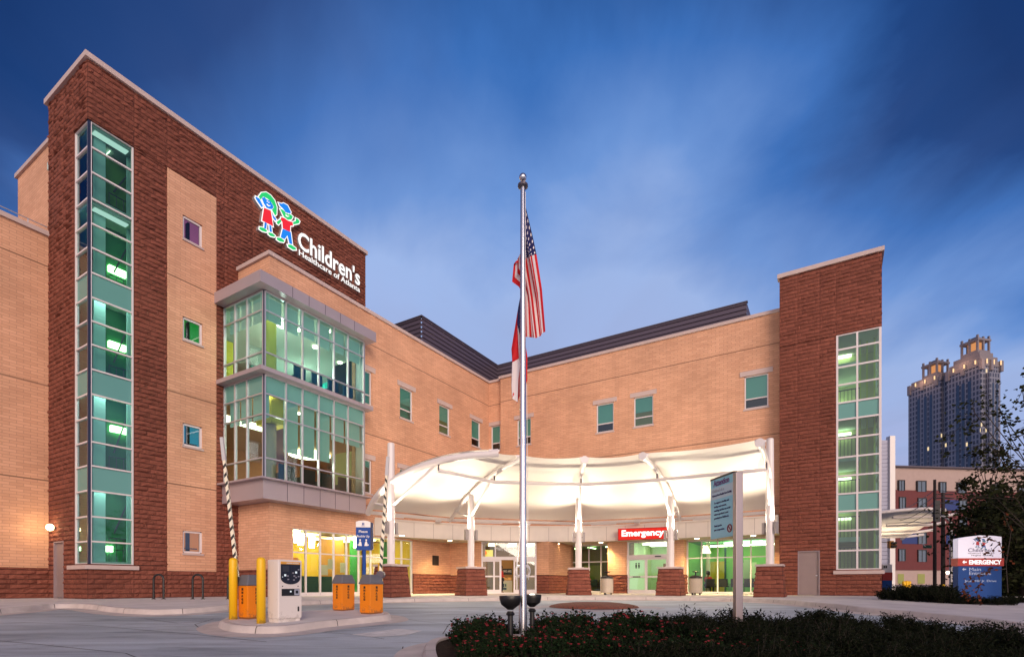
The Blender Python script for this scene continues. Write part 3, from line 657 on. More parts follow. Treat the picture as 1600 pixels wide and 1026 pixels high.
mb.quad(W(pRT1, QRT + 2.6, zs_r[0]), W(pRT1, QRT + 8, zs_r[0]), W(pRT1, QRT + 8, zs_r[-1]), W(pRT1, QRT + 2.6, zs_r[-1]))
mb.quad(W(pRT0, QRT, -.2), W(pRT0, QRT + 2, -.2), W(pRT0, QRT + 2, ZRT), W(pRT0, QRT, ZRT))
mb.quad(W(pRT0, QRT + 2, ZW - 1), W(pRT0, QRT + 8, ZW - 1), W(pRT0, QRT + 8, ZRT), W(pRT0, QRT + 2, ZRT))
mb.build('stone_tower', STONE2, hosp)
mb = MB(); mb.pbox(pRT0 - .1, pRT1 + .1, QRT - .1, QRT + .35, ZRT, ZRT + .2); mb.pbox(pRT1 - .3, pRT1 + .1, QRT + .35, QRT + 8, ZRT, ZRT + .2); mb.build('tower_coping', COPING, hosp)
mb = MB(); mb.pbox(pRT0 + .05, pRT1 - .05, QRT + .05, QRT + 8, ZRT - .4, ZRT - .3); mb.build('tower_roof', DARKMETAL, hosp)
door('q', QRT, dR[0], dR[1], zdr, DOORM)
mb = MB(); grid_frame(mb, 'q', QRT, [rs0 + .04, rsm, pRT1 - .06], zs_r, .08, .11, -.02, .10)
grid_frame(mb, 'p', pRT1 , [QRT + .18, QRT + 2.6], zs_r, .08, .11, -.02, .10)
cw = mb.build('corner_window', WFRAME, hosp)
spr = {3, 8}; allr = set(range(13))
pane_runs('q', QRT, [rs0, pRT1 - .06], zs_r, allr - spr, -.08, 'pane', TEALGLASS, cw); pane_runs('p', pRT1, [QRT + .1, QRT + 2.6], zs_r, allr - spr, -.08, 'pane', TEALGLASS, cw)
pane_runs('q', QRT, [rs0, pRT1 - .06], zs_r, spr, -.08, 'spandrel_panel', SPANDREL, cw); pane_runs('p', pRT1, [QRT + .1, QRT + 2.6], zs_r, spr, -.08, 'spandrel_panel', SPANDREL, cw)
mb = MB(); mb.pbox(rs0 - .12, pRT1 + .1, QRT - .12, QRT + .1, zs_r[0] - .22, zs_r[0] - .05); mb.build('sill', COPING, cw)
PALEGREEN = M('pale green wall', (.50, .56, .28), .8)
q2 = QRT + 3.4
room(rs0 - .6, pRT1 - .02, QRT + .16, q2, zs_r[0] - .1, zs_r[-1] + .1, PALEGREEN, FLOOR, CEIL, 'stairwell_wall', ('q0', 'p1'))
zl_r = [(zs_r[3] + zs_r[4]) / 2, (zs_r[8] + zs_r[9]) / 2]
mb = MB()
for z in zl_r: mb.pbox(rs0 - .6, pRT1 - .14, QRT + .14, q2, z - .15, z + .15)
for z in (zs_r[6], zs_r[11] + .2, zs_r[2] - .4): mb.pbox(rs0 - .5, rs0 + 1.0, QRT + .5, q2, z - .12, z + .12)
mb.build('stair_landing', INW, hosp)
mb = MB()
for z in (zl_r[0] + .15, zs_r[6] + .12, zl_r[1] + .15, zs_r[0] + .1, zs_r[2] - .28):
    mb.tube([W(rs0 - .4, QRT + .5, z + 1), W(rs0 + 1.0, QRT + .5, z + 1)], .03, 6)
    for j in range(9): mb.tube([W(rs0 - .3 + j * .16, QRT + .5, z), W(rs0 - .3 + j * .16, QRT + .5, z + 1)], .014, 5)
mb.build('stair_rail', DARKMETAL, hosp)
mb = MB()
for k in range(3): mb.pbox(rsm + .12 + k * .30, rsm + .20 + k * .30, QRT + 1.2 + .3 * (k % 2), QRT + 1.3 + .3 * (k % 2), zs_r[0], zs_r[-1])
mb.build('curtain_fin', M('yellow green fin', (.55, .62, .14), .7), hosp)
for z, e in ((zs_r[-1] + .0, 7), (zl_r[1] + 1.0, 14), (zl_r[1] - .45, 5), (zs_r[6] - .6, 5), (zs_r[3] - .1, 3)):
    mb = MB(); mb.pbox(rs0 - .3, rs0 + .7, QRT + 3.1, QRT + 3.3, z, z + .12); mb.build('stair_light', emis('stair lamp', (1, 1, .62), e * .9), hosp)
# clad rear block beyond the right tower
RB = M('lavender siding', (.38, .40, .52), .5, .1)
mb = MB(); A, B = at(1360, 46), at(1388, 46)
zt = zat(B, 687)
for i in range(40):
    z = -.2 + i * (zt + .2) / 40; dz = (zt + .2) / 40
    mb.hexa([A + Vector((0, 0, z)), B + Vector((0, 0, z)), B + Vector((.3, 8, z)), A + Vector((0, 8, z))], [A + Vector((0, -.04, z + dz - .03)), B + Vector((0, -.04, z + dz - .03)), B + Vector((.3, 8, z + dz - .03)), A + Vector((0, 8, z + dz - .03))])
mb.build('siding_block', RB, hosp)
mb = MB(); mb.box(B + Vector((.2, 0, -.2)), .45, .5, zt + .5); mb.build('corner_trim', WHITE, hosp)

# --- curved fascia and soffit
FC = Vector((3.0, 17.8)); FR = 14.9
def pq(P): return P.x * E1.x + P.y * E1.y, P.x * E2.x + P.y * E2.y
def arc(R_, a):
    P = Vector((FC.x + R_ * math.cos(a), FC.y + R_ * math.sin(a))); p_, q_ = pq(P); lim = QB - .45 + (R_ - 14.9)
    if q_ > lim - .5 and p_ > -15: q_ = lim - .5 + .5 * math.tanh((q_ - lim + .5) / .8) ; return W(p_, q_).to_2d()
    return P
a0 = next(a for a in [2.595 - i * .002 for i in range(900)] if pq(arc(FR, a))[0] > PWING + .02)
a1 = next(a for a in [i * .002 for i in range(900)] if pq(arc(FR, a))[0] < pRT0 - .02 and pq(arc(FR, a))[1] > 0)
NA = 64
arcs = [a0 + (a1 - a0) * i / NA for i in range(NA + 1)]
def v3(v, z): return Vector((v.x, v.y, z))
mb = MB()
for i in range(NA):
    A, B = arc(FR, arcs[i]), arc(FR, arcs[i + 1])
    mb.quad(v3(A, 3.2), v3(B, 3.2), v3(B, 4.08), v3(A, 4.08))
    A2, B2 = arc(FR + .25, arcs[i]), arc(FR + .25, arcs[i + 1]); A1, B1 = arc(FR - .06, arcs[i]), arc(FR - .06, arcs[i + 1])
    mb.quad(v3(A1, 4.08), v3(B1, 4.08), v3(B1, 4.16), v3(A1, 4.16)); mb.quad(v3(A1, 4.16), v3(B1, 4.16), v3(B2, 4.16), v3(A2, 4.16)); mb.quad(v3(A1, 4.08), v3(B1, 4.08), v3(B, 4.08), v3(A, 4.08))
fas = mb.build('fascia', WHITEPANEL, hosp, smooth=True)
mb = MB()
k = 0
Ltot = FR * abs(a1 - a0); npan = 20
for i in range(1, npan):
    a = a0 + (a1 - a0) * i / npan; A = arc(FR - .003, a - .0007); B = arc(FR - .003, a + .0007); mb.quad(v3(A, 3.21), v3(B, 3.21), v3(B, 4.07), v3(A, 4.07))
mb.build('panel_joint', M('joint', (.35, .30, .26), .8), fas)
SOFF = M('soffit', (.50, .46, .34), .8)
mb = MB()
ring = [v3(arc(FR + .004, a), 3.2) for a in arcs]
back = [W(pRT0 - .02, QGL + .2, 3.2), W(PWING - .1, QGL + .2, 3.2)]
mb.add(ring + back, [tuple(range(len(ring) + 2))]); r2 = [v3(arc(FR + .004, a), 4.1) for a in arcs]; b2 = [W(pRT0 - .02, QB, 4.1), W(PWING, QB, 4.1)]
mb.add(r2 + b2, [tuple(range(len(r2) + 2))]); mb.build('soffit', SOFF, fas)
# ground-floor storefronts
zt_s = 2.03
def P2(u, Y): return Vector(((u - CX) / F_PX * Y, Y, 0))
mb = MB(); grid_frame(mb, 'p', PWING, sf, [.12, zt_s, SFZ], .06, .12, -.04, .10)
mb.pbox(PWING - .2, PWING + .03, sf[0], sf[-1], 0, .07)
st = mb.build('storefront', WFRAME, hosp, label='long storefront glowing yellow under the bay')
mb = MB(); panes(mb, 'p', PWING, [sf[0], sf[-1]], [.1, SFZ], {0}, -.1); mb.build('pane', CLEARGLASS, st)
ORANGE = M('orange wall', (.72, .36, .06), .8); WOOD = M('wood door', (.30, .12, .04), .6); DGREEN = M('dark green counter', (.01, .08, .06), .6)
room(PWING - 5.5, PWING - .25, sf[0] - .6, sf[-1] + 1, 0, SFZ + .1, YELW, FLOOR, M('cream ceiling', (.75, .65, .35), .8), 'lobby_room', ('p1',))
mb = MB(); mb.pbox(PWING - 5.4, PWING - 5.3, sf[0] + .5, sf[4], 0, 2.1); mb.pbox(PWING - 3.2, PWING - 3.1, sf[5], sf[7], 0, 3.1); mb.build('interior_panel', ORANGE, hosp)
mb = MB()
for q_ in (sf[1], sf[2] + .6, sf[3] + .9): mb.pbox(PWING - 5.29, PWING - 5.2, q_, q_ + .9, 0, 2.1)
mb.build('interior_door', WOOD, hosp)
mb = MB(); mb.pbox(PWING - 1.0, PWING - .6, sf[0] - .3, sf[4], .05, .95); mb.build('counter', DGREEN, hosp)
mb = MB(); mb.pbox(PWING - 2.6, PWING - 2.5, sf[7], sf[7] + .7, 0, 3.1); mb.pbox(PWING - 1.8, PWING - 1.7, sf[9], sf[9] + .5, 0, 3.1); mb.build('interior_panel', M('bright green panel', (.05, .48, .10), .7), hosp)
for x, q_ in ((1.4, sf[1] + .5), (2.6, sf[3]), (3.8, sf[5]), (1.6, sf[6] + .4), (2.2, sf[8] + .4)):
    mb = MB(); mb.lathe(W(PWING - x, q_, 2.6), [(.14, 0), (.17, .6)], 14); mb.build('ceiling_light', emis('pendant', (1, .85, .5), 22), hosp)
for q_ in (sf[0] + .6, sf[3], sf[6], sf[8]):
    mb = MB(); mb.pbox(PWING - 4.8, PWING - 2.2, q_, q_ + .8, 3.16, 3.2); mb.build('ceiling_light', emis('lobby panel', (1, .86, .55), 8), hosp)
mb = MB()
for q_, z_ in ((sf[3] + .45, 1.15), (sf[1] + .9, 1.0), (sf[2] + .5, 1.3)): mb.pbox(PWING - .14, PWING - .13, q_, q_ + .42, z_, z_ + .5)
mb.build('paper_notice', M('notice paper', (.75, .75, .5), .8), hosp)

# recessed brick returns left of the main entrance
G1 = (PWING, qV); g2 = pq(Vector((-1.9, 32.8))); g3 = pq(Vector((1.52, 33.0))); pP0 = g3[0]
pm0, pm1 = on_q(QGL, 864), on_q(QGL, 960.5)
pe0, pe1 = on_q(QGL - 1.0, 980.5), on_q(QGL - 1.0, 1044.5)
pg0, pg1 = on_q(QGL, 1073), pRT0 - .35
def brickpier(p0, p1, q0, q1):
    mb = MB(); mb.pbox(p0, p1, q0, q1, 1.15, 3.21); o = mb.build('brick_pier', BRICK, hosp)
    mb = MB(); mb.pbox(p0 - .04, p1 + .04, q0 - .04, q1, 0, 1.15); rock_rect(mb, lambda a_, b_, o_: W(a_, q0 - .04 - o_, b_), p0 - .04, p1 + .04, 0, 1.15); rock_rect(mb, lambda a_, b_, o_: W(p1 + .04 + o_, a_, b_), q0 - .04, q1, 0, 1.15); mb.build('stone_base', STONE2, o)
brickpier(PWING, g2[0], qV, qV + .4)
brickpier(g3[0], g3[0] + .85, g3[1], QGL + .3)
brickpier(pm1 - .05, pe0 - .02, QGL - 1.1, QGL + .3)
brickpier(pe1 + .02, pg0 - .02, QGL - .6, QGL + .3)
brickpier(g3[0] + .85, pm0 - .02, QGL - .3, QGL + .3)
brickpier(pg1, pRT0 + .3, QGL - .5, QGL + .3)
mb = MB(); c = on_q(qV, 671 + 8); mb.pbox(PWING + .0, PWING + .03, qV - 1.75, qV - 1.15, 1.75, 2.35); tag(mb.build('wall_plaque', BLACK, bevel=.005), 'small dark square plaque on the brick wall left of the main entrance', 'plaque')
# main entrance
def fr_box(mb, A, B, s0, s1, z0, z1, d0, d1):
    ux = (B - A).normalized(); n_ = Vector((ux.y, -ux.x, 0)); 
    r = [(s0, d0), (s1, d0), (s1, d1), (s0, d1)]
    mb.hexa([A + ux * s + n_ * d + Vector((0, 0, z0)) for s, d in r], [A + ux * s + n_ * d + Vector((0, 0, z1)) for s, d in r])
A = W(*g2); B = W(*g3); LEN = (B - A).length
def entr(A, B, uprights, transomz, topz, lowz, name, label, mulls_top, clear=(0, 0), gl=CLEARGLASS):
    L_ = (B - A).length; mb = MB()
    fr_box(mb, A, B, 0, L_, 0, .06, -.06, .10); fr_box(mb, A, B, 0, L_, transomz, transomz + .2, -.08, .12); fr_box(mb, A, B, 0, L_, topz - .08, topz, -.06, .06)
    for s, w_ in uprights: fr_box(mb, A, B, s - w_ / 2, s + w_ / 2, .06, transomz, -.07, .09)
    for s, w_ in mulls_top: fr_box(mb, A, B, s - w_ / 2, s + w_ / 2, transomz + .2, topz - .08, -.05, .05)
    for i in range(len(uprights) - 1):
        s0, s1 = uprights[i][0], uprights[i + 1][0]
        if clear[0] <= s0 and s1 <= clear[1]: continue
        fr_box(mb, A, B, s0, s1, lowz, lowz + .09, -.05, .06); fr_box(mb, A, B, s0, s1, .06, .24, -.05, .06); fr_box(mb, A, B, s0, s1, transomz - .1, transomz, -.05, .06)
    o = mb.build(name, WFRAME, hosp, label=label)
    mb = MB()
    for i in range(len(uprights) - 1):
        s0, s1 = uprights[i][0], uprights[i + 1][0]
        if clear[0] <= s0 and s1 <= clear[1]: continue
        fr_box(mb, A, B, s0, s1, .1, transomz, -.003, .003)
    fr_box(mb, A, B, 0, L_, transomz + .15, topz, -.003, .003)
    mb.build('pane', gl, o); return o
k = LEN / 87.0    # photo pixels to metres along this front
ups = [(.05, .1), (20 * k, .10), (30 * k, .12), (52 * k, .10), (56 * k, .06), (70 * k, .10), (LEN - .05, .1)]
me_ = entr(A, B, ups, 2.08, 3.2, 1.02, 'main_entrance', 'open sliding doors of the main entrance', [(.04, .08), (22 * k, .08), (58 * k, .06), (LEN - .04, .08)], (29 * k, 53 * k))
ux = (B - A).normalized(); nn = Vector((ux.y, -ux.x, 0))
text('Main Entrance', A + ux * (22 * k) + Vector((0, 0, 2.68)), ux, (0, 0, 1), .30, WHITE, me_, width=34 * k, n_off=.02)
# entrance vestibule interior
def frbox_room(A, B, depth, ztop, wallm, name, emin):
    ux = (B - A).normalized(); nb = -Vector((ux.y, -ux.x, 0)); mb = MB()
    a, b, c, d = A, B, B + nb * depth + ux * 1.5, A + nb * depth - ux * 1.0
    Z = Vector((0, 0, ztop))
    mb.cm = 0; mb.quad(a, d, d + Z, a + Z); mb.quad(d, c, c + Z, d + Z); mb.quad(c, b, b + Z, c + Z); mb.cm = 1; mb.quad(a, b, c, d); mb.cm = 2; mb.quad(a + Z, b + Z, c + Z, d + Z)
    mb.v = [v - nb * 0 for v in mb.v]
    return mb.build(name, [wallm, FLOOR, CEIL], hosp)
frbox_room(A - nn * .12, B - nn * .12, 5.5, 3.25, M('ochre wall', (.55, .34, .10), .8), 'entrance_room', 0)
bk = -nn
mb = MB(); mb.v = []
for s0, s1, z0, z1, d in ((24 * k, 56 * k, 0, 3.0, 4.8), (2 * k, 12 * k, 0, 2.2, 3.6)): fr_box(mb, A, B, s0, s1, z0, z1, -d, -d + .08)
mb.build('interior_panel', M('honey wood panel', (.34, .17, .05), .6), hosp)
mb = MB(); fr_box(mb, A, B, 2 * k, 20 * k, 2.45, 2.9, -3.0, -2.9); mb.build('interior_panel', emis('yellow lit cove', (1, .75, .15), 1.2), hosp)
for s in (12 * k, 45 * k, 75 * k):
    mb = MB(); fr_box(mb, A, B, s, s + .5, 3.16, 3.2, -3.2, -1.2); mb.build('ceiling_light', emis('entrance lamp', (1, .80, .50), 7), hosp)
mb = MB(); mb.ball(A + ux * (5 * k) - nn * 1.6 + Vector((0, 0, 2.62)), .16); mb.build('pendant_shade', emis('orange pendant', (1, .2, .04), 1.6), hosp, smooth=2)
# reception desk with poster
rd = thing('reception_desk', 'pale reception desk with a taped poster just inside the main entrance', 'desk', A + ux * (40 * k) - nn * 1.5)
mb = MB(); fr_box(mb, A, B, 31.5 * k, 51 * k, .0, .82, -2.2, -1.5); mb.build('desk_body', M('cream desk', (.72, .66, .48), .6), rd, bevel=.01)
mb = MB(); fr_box(mb, A, B, 33 * k, 43 * k, .18, .68, -1.497, -1.485); po = mb.build('poster', M('poster', (.62, .66, .42), .7), rd)
mb = MB(); fr_box(mb, A, B, 34.5 * k, 41.5 * k, .22, .36, -1.484, -1.478); fr_box(mb, A, B, 35 * k, 38 * k, .38, .62, -1.484, -1.478); fr_box(mb, A, B, 39 * k, 41 * k, .42, .6, -1.484, -1.478); mb.build('poster_print', M('poster print', (.05, .09, .12), .7), po)
bn = thing('banner', 'dark banner reading WE ARE above the reception desk', 'banner', A + ux * (44 * k) - nn * 2.4)
mb = MB(); fr_box(mb, A, B, 35 * k, 52 * k, 1.22, 1.62, -2.42, -2.40); mb.build('banner_cloth', M('banner black', (.02, .02, .025), .7), bn)
text('WE ARE', A + ux * (37 * k) - nn * 2.39 + Vector((0, 0, 1.37)), ux, (0, 0, 1), .22, WHITE, bn, width=14 * k, n_off=.005)
mb = MB()
for i in range(6):
    mb.ball(A + ux * ((35.5 + i * 2.7) * k) - nn * 2.3 + Vector((0, 0, .93)), .1, .8, .8, 1.2, 8, 6)
tag(mb.build('figurine_row', M('warm figurines', (.7, .4, .15), .6, var=.6, vscale=6), smooth=2), 'row of small tan toys along the back of the reception desk', 'toys')

# middle waiting room storefront
def store(kind, c, ss, zt, name, label, wallm, ceilm, depth, lamp, ltop=3.15):
    mb = MB(); grid_frame(mb, kind, c, ss, [.08, zt, ltop], .065, .12, -.04, .11)
    o = mb.build(name, WFRAME, hosp, label=label)
    mb = MB(); panes(mb, kind, c, [ss[0], ss[-1]], [.05, ltop], {0}, -.1); mb.build('pane', CLEARGLASS if lamp > 4 else TEALGLASS, o)
    return o
ssm = [on_q(QGL, u) for u in (864.5, 880.5, 900, 919.5, 938.5, 960)]
store('q', QGL, ssm, 2.05, 'storefront', 'dim olive storefront between the two entrances', None, None, 5, 1)
OLIVE = M('olive wall', (.20, .22, .05), .8)
room(ssm[0] - .5, ssm[-1] + .3, QGL + .25, QGL + 5, 0, 3.25, OLIVE, FLOOR, M('olive ceiling', (.4, .5, .25), .8), 'waiting_room', ('q0',))
mb = MB(); mb.pbox(ssm[0] + .3, ssm[2], QGL + 4.6, QGL + 4.7, .8, 2.0); mb.build('interior_panel', M('lime panel', (.40, .45, .05), .7), hosp)
mb = MB(); mb.pbox(ssm[3], ssm[-1], QGL + 3.2, QGL + 3.3, 0, 2.8); mb.build('interior_panel', WOOD, hosp)
for i in range(3):
    mb = MB(); mb.pbox(ssm[0] + .6 + i * 1.3, ssm[0] + .68 + i * 1.3, QGL + 1.5, QGL + 2.8, 3.1, 3.14); mb.build('ceiling_light', emis('olive lamp', (.9, 1, .5), 12), hosp)
# emergency entrance
Ae, Be = W(pe0, QGL - 1.0), W(pe1, QGL - 1.0); LE = (Be - Ae).length
ee = entr(Ae, Be, [(.05, .12), (LE * .47, .14), (LE - .06, .14)], 2.15, 3.18, .98, 'emergency_entrance', 'pale green lit sliding doors under the red sign', [(.04, .1), (LE - .04, .1)])
PG = M('pale mint wall', (.62, .80, .50), .8)
ue = (Be - Ae).normalized(); ne = Vector((ue.y, -ue.x, 0))
room(pe0 - .02, pe1 + .02, QGL - .85, QGL + 4, 0, 3.22, PG, FLOOR, CEIL, 'vestibule_room', ('q0',))
for z_, d_ in ((3.1, 1.0), (3.1, 2.6)):
    mb = MB(); mb.pbox(pe0 + .4, pe1 - .4, QGL + d_ - .3, QGL + d_ + .1, z_, z_ + .05); mb.build('ceiling_light', emis('vestibule lamp', (.95, 1, .72), 9), hosp)
mb = MB(); fr_box(mb, Ae, Be, .12, LE * .47 - .07, .25, .97, -.03, -.01); fr_box(mb, Ae, Be, .12, LE * .47 - .07, 1.08, 2.03, -.03, -.01); mb.build('frosted_panel', M('frosted glow panel', (.62, .80, .52), .5, emit=(.62, .85, .50), es=.45), ee)  # panel emission stands in for vestibule light behind the frosting
mb = MB(); fr_box(mb, Ae, Be, LE * .15, LE * .33, 1.0, 1.05, .07, .12); fr_box(mb, Ae, Be, LE * .70, LE * .84, 2.2, 2.26, .12, .2); mb.build('handle', BLACK, ee)
mb = MB()
for sx, c_ in ((.22, 0), (.29, 1)):
    mb.box(Ae + ue * (LE * sx) + ne * .02 + Vector((0, 0, 1.63)), .09, .02, .14, math.atan2(ue.y, ue.x)); mb.ball(Ae + ue * (LE * sx) + ne * .02 + Vector((0, 0, 1.83)), .045, n=8, m=6)
    mb.box(Ae + ue * (LE * sx - .025) + ne * .02 + Vector((0, 0, 1.54)), .03, .02, .09, math.atan2(ue.y, ue.x)); mb.box(Ae + ue * (LE * sx + .025) + ne * .02 + Vector((0, 0, 1.54)), .03, .02, .09, math.atan2(ue.y, ue.x))
mb.build('door_emblem', BLACK, ee)
mb = MB(); mb.pbox(pe0 + 1.5, pe0 + 1.9, QGL + 1.5, QGL + 1.55, 1.1, 1.9); mb.pbox(pe0 + 1.45, pe0 + 1.85, QGL + 1.5, QGL + 1.55, .0, .9); mb.build('interior_panel', WOOD, hosp)
# green room
ssg = [on_q(QGL, u) for u in (1073.5, 1096, 1121, 1147, 1173, 1198)] + [pg1 - .0]
store('q', QGL, ssg, 2.12, 'storefront', 'lime green lit storefront between the emergency doors and right tower', None, None, 5, 9)
LIMEW = M('vivid lime wall', (.30, .68, .16), .8)
room(ssg[0] - .4, ssg[-1] + .3, QGL + .25, QGL + 5.5, 0, 3.25, LIMEW, FLOOR, M('deep green ceiling', (.05, .34, .08), .8), 'waiting_room', ('q0',))
c = W((ssg[2] + ssg[4]) / 2 + .4, QGL + 2.4, 3.08)
mb = MB(); mb.lathe(c, [(1.35, 0), (1.35, .05)], 40); mb.build('ceiling_light', emis('round green lamp', (.55, 1, .55), 2.4), hosp)
mb = MB(); mb.pbox(ssg[0] + .2, ssg[-1] - .3, QGL + 3.6, QGL + 3.75, 3.0, 3.1); mb.build('ceiling_light', emis('strip lamp', (.9, 1, .6), 12), hosp)
mb = MB(); mb.lathe(W(ssg[0] + .9, QGL + .9, 2.45), [(.30, 0), (.10, .45)], 16); mb.build('ceiling_light', emis('cone lamp', (1, .95, .55), 3), hosp)
mb = MB(); mb.lathe(W(ssg[0] + .9, QGL + 1.6, .0), [(.12, 0), (.12, 3.1)], 14); mb.build('interior_column', M('cream column', (.75, .75, .5), .6), hosp)
mb = MB(); mb.pbox(ssg[0] + .1, ssg[1] + .5, QGL + 4.9, QGL + 5, 0, 2.1); mb.build('interior_panel', M('mustard door', (.72, .45, .05), .7), hosp)
mb = MB(); mb.pbox(ssg[2] + .6, ssg[2] + 1.5, QGL + 4.95, QGL + 5.0, 1.0, 2.0); mb.pbox(ssg[3] + .1, ssg[3] + .5, QGL + 3.0, QGL + 3.04, .6, 2.1); mb.build('paper_notice', M('board paper', (.72, .72, .45), .8), hosp)
mb = MB(); mb.pbox(ssg[4] + .3, ssg[4] + 1.5, QGL + 4.9, QGL + 5.0, 0, 2.0); mb.build('interior_door', M('olive door', (.45, .42, .18), .7), hosp)
mb = MB(); mb.tube([W(ssg[1] + .7, QGL + 3.8, 0), W(ssg[1] + .7, QGL + 3.8, 3.1)], .07, 8); mb.build('interior_post', DGREEN, hosp)
ck = W(ssg[4] + 1.1, QGL + 5.35, 2.45)
cl = thing('wall_clock', 'round wall clock above the door in the green room', 'clock', ck)
mb = MB(); mb.tube([ck, ck - E2 * .05], .22, 20); mb.build('clock_face', WHITE, cl)
mb = MB(); mb.tube([ck - E2 * .01 + (E1 * math.cos(t) + Vector((0, 0, math.sin(t)))) * .22 for t in [i * math.pi / 10 for i in range(21)]], .025, 6); mb.build('clock_rim', BLACK, cl)
# soffit downlights
for u, Y in ((628, 28.2), (703, 31.5), (871, 33.8), (939, 32.8), (1089, 30.0), (1177, 28.3)):
    P = at(u, Y, z=3.16)
    d = thing('soffit_downlight', {628: 'lit downlight above the left storefront, left of the second column', 703: 'lit downlight over the brick recess left of the main entrance', 871: 'lit downlight left of the middle column', 939: 'lit downlight right of the middle column', 1089: 'lit downlight left in front of the green room', 1177: 'lit downlight beside the rightmost column'}[u], 'light', P, 'soffit downlights')
    mb = MB(); mb.lathe(P, [(.13, -.01), (.10, -.012)], 16); mb.build('lens', emis('downlight lens', (1, .88, .6), 25), d)
    mb = MB(); mb.lathe(P, [(.17, -.008), (.17, .03)], 16); mb.build('trim', WHITE, d)
    li = bpy.data.lights.new('soffit lamp', 'SPOT'); li.energy = 640; li.color = (1, .74, .32); li.spot_size = R(130); li.spot_blend = .8; li.shadow_soft_size = .12
    lo = bpy.data.objects.new('soffit_lamp', li); COL.objects.link(lo); lo.parent = d; lo.location = (0, 0, -.06)

# ------------------------------------------------------------------ ground
def ground_mat():
    m, n, l, b = newmat('concrete drive')
    t = n.new('ShaderNodeTexCoord')
    a = n.new('ShaderNodeTexNoise'); a.inputs['Scale'].default_value = .35; a.inputs['Detail'].default_value = 8; a.inputs['Roughness'].default_value = .6; a.inputs['Distortion'].default_value = .6
    mp = n.new('ShaderNodeMapping'); mp.inputs['Scale'].default_value = (.6, 2.2, 1); mp.inputs['Rotation'].default_value = (0, 0, R(12)); l.new(t.outputs['Object'], mp.inputs[0]); l.new(mp.outputs[0], a.inputs['Vector'])
    c = n.new('ShaderNodeValToRGB'); l.new(a.outputs[0], c.inputs[0])
    c.color_ramp.elements[0].position = .32; c.color_ramp.elements[0].color = (.27, .315, .36, 1); c.color_ramp.elements[1].position = .68; c.color_ramp.elements[1].color = (.53, .60, .665, 1)
    st = n.new('ShaderNodeTexNoise'); st.inputs['Scale'].default_value = 1.1; st.inputs['Detail'].default_value = 9; st.inputs['Roughness'].default_value = .7; st.inputs['Distortion'].default_value = 1.2
    mp2 = n.new('ShaderNodeMapping'); mp2.inputs['Scale'].default_value = (.35, 1.5, 1); mp2.inputs['Rotation'].default_value = (0, 0, R(-8)); l.new(t.outputs['Object'], mp2.inputs[0]); l.new(mp2.outputs[0], st.inputs['Vector'])
    rs_ = n.new('ShaderNodeMapRange'); rs_.inputs[1].default_value = .50; rs_.inputs[2].default_value = .72; rs_.inputs[3].default_value = 1.0; rs_.inputs[4].default_value = .54; l.new(st.outputs[0], rs_.inputs[0])
    sp_ = n.new('ShaderNodeTexVoronoi'); sp_.inputs['Scale'].default_value = 1.7; l.new(t.outputs['Object'], sp_.inputs['Vector'])
    dr = n.new('ShaderNodeMapRange'); dr.inputs[1].default_value = .03; dr.inputs[2].default_value = .075; dr.inputs[3].default_value = .6; dr.inputs[4].default_value = 1.0; l.new(sp_.outputs['Distance'], dr.inputs[0])
    g = n.new('ShaderNodeTexNoise'); g.inputs['Scale'].default_value = 60; g.inputs['Detail'].default_value = 3; l.new(t.outputs['Object'], g.inputs['Vector'])
    k = MM(n, l, 'MULTIPLY', MM(n, l, 'MULTIPLY', MM(n, l, 'ADD', MM(n, l, 'MULTIPLY', g.outputs[0], .5), .78), rs_.outputs[0]), dr.outputs[0])
    vm = n.new('ShaderNodeVectorMath'); vm.operation = 'SCALE'; l.new(c.outputs[0], vm.inputs[0]); l.new(k, vm.inputs['Scale'])
    l.new(vm.outputs[0], b.inputs['Base Color']); b.inputs['Roughness'].default_value = .72; b.inputs['Specular IOR Level'].default_value = .35
    u = n.new('ShaderNodeBump'); u.inputs['Strength'].default_value = .25; u.inputs['Distance'].default_value = .01; l.new(g.outputs[0], u.inputs['Height']); l.new(u.outputs[0], b.inputs['Normal'])
    return m
CONC = ground_mat()
WALK = M('pale concrete', (.62, .59, .59), .8, var=.14, vscale=1.2, bump=.2, bscale=60)
CURB = M('curb concrete', (.55, .49, .47), .8, var=.16, vscale=3, bump=.3, bscale=40)
ASPH = M('asphalt', (.045, .045, .05), .85, var=.2)
mb = MB()
xs = [-400, -120, -60, -30, -20, -12, -6, -2, 2, 6, 12, 20, 30, 60, 120, 400, 900]; ys = [-60, -30, -14, -8, -4, 0, 3, 6, 9, 12, 15.5, 20, 40, 100, 400, 1200]
mb.add([(x, y, zr(y)) for y in ys for x in xs], [(j * len(xs) + i, j * len(xs) + i + 1, (j + 1) * len(xs) + i + 1, (j + 1) * len(xs) + i) for j in range(len(ys) - 1) for i in range(len(xs) - 1)])
mb.build('road', CONC, kind='structure')
def clipz(P, h): return Vector((P.x, P.y, zr(P.y) + h))
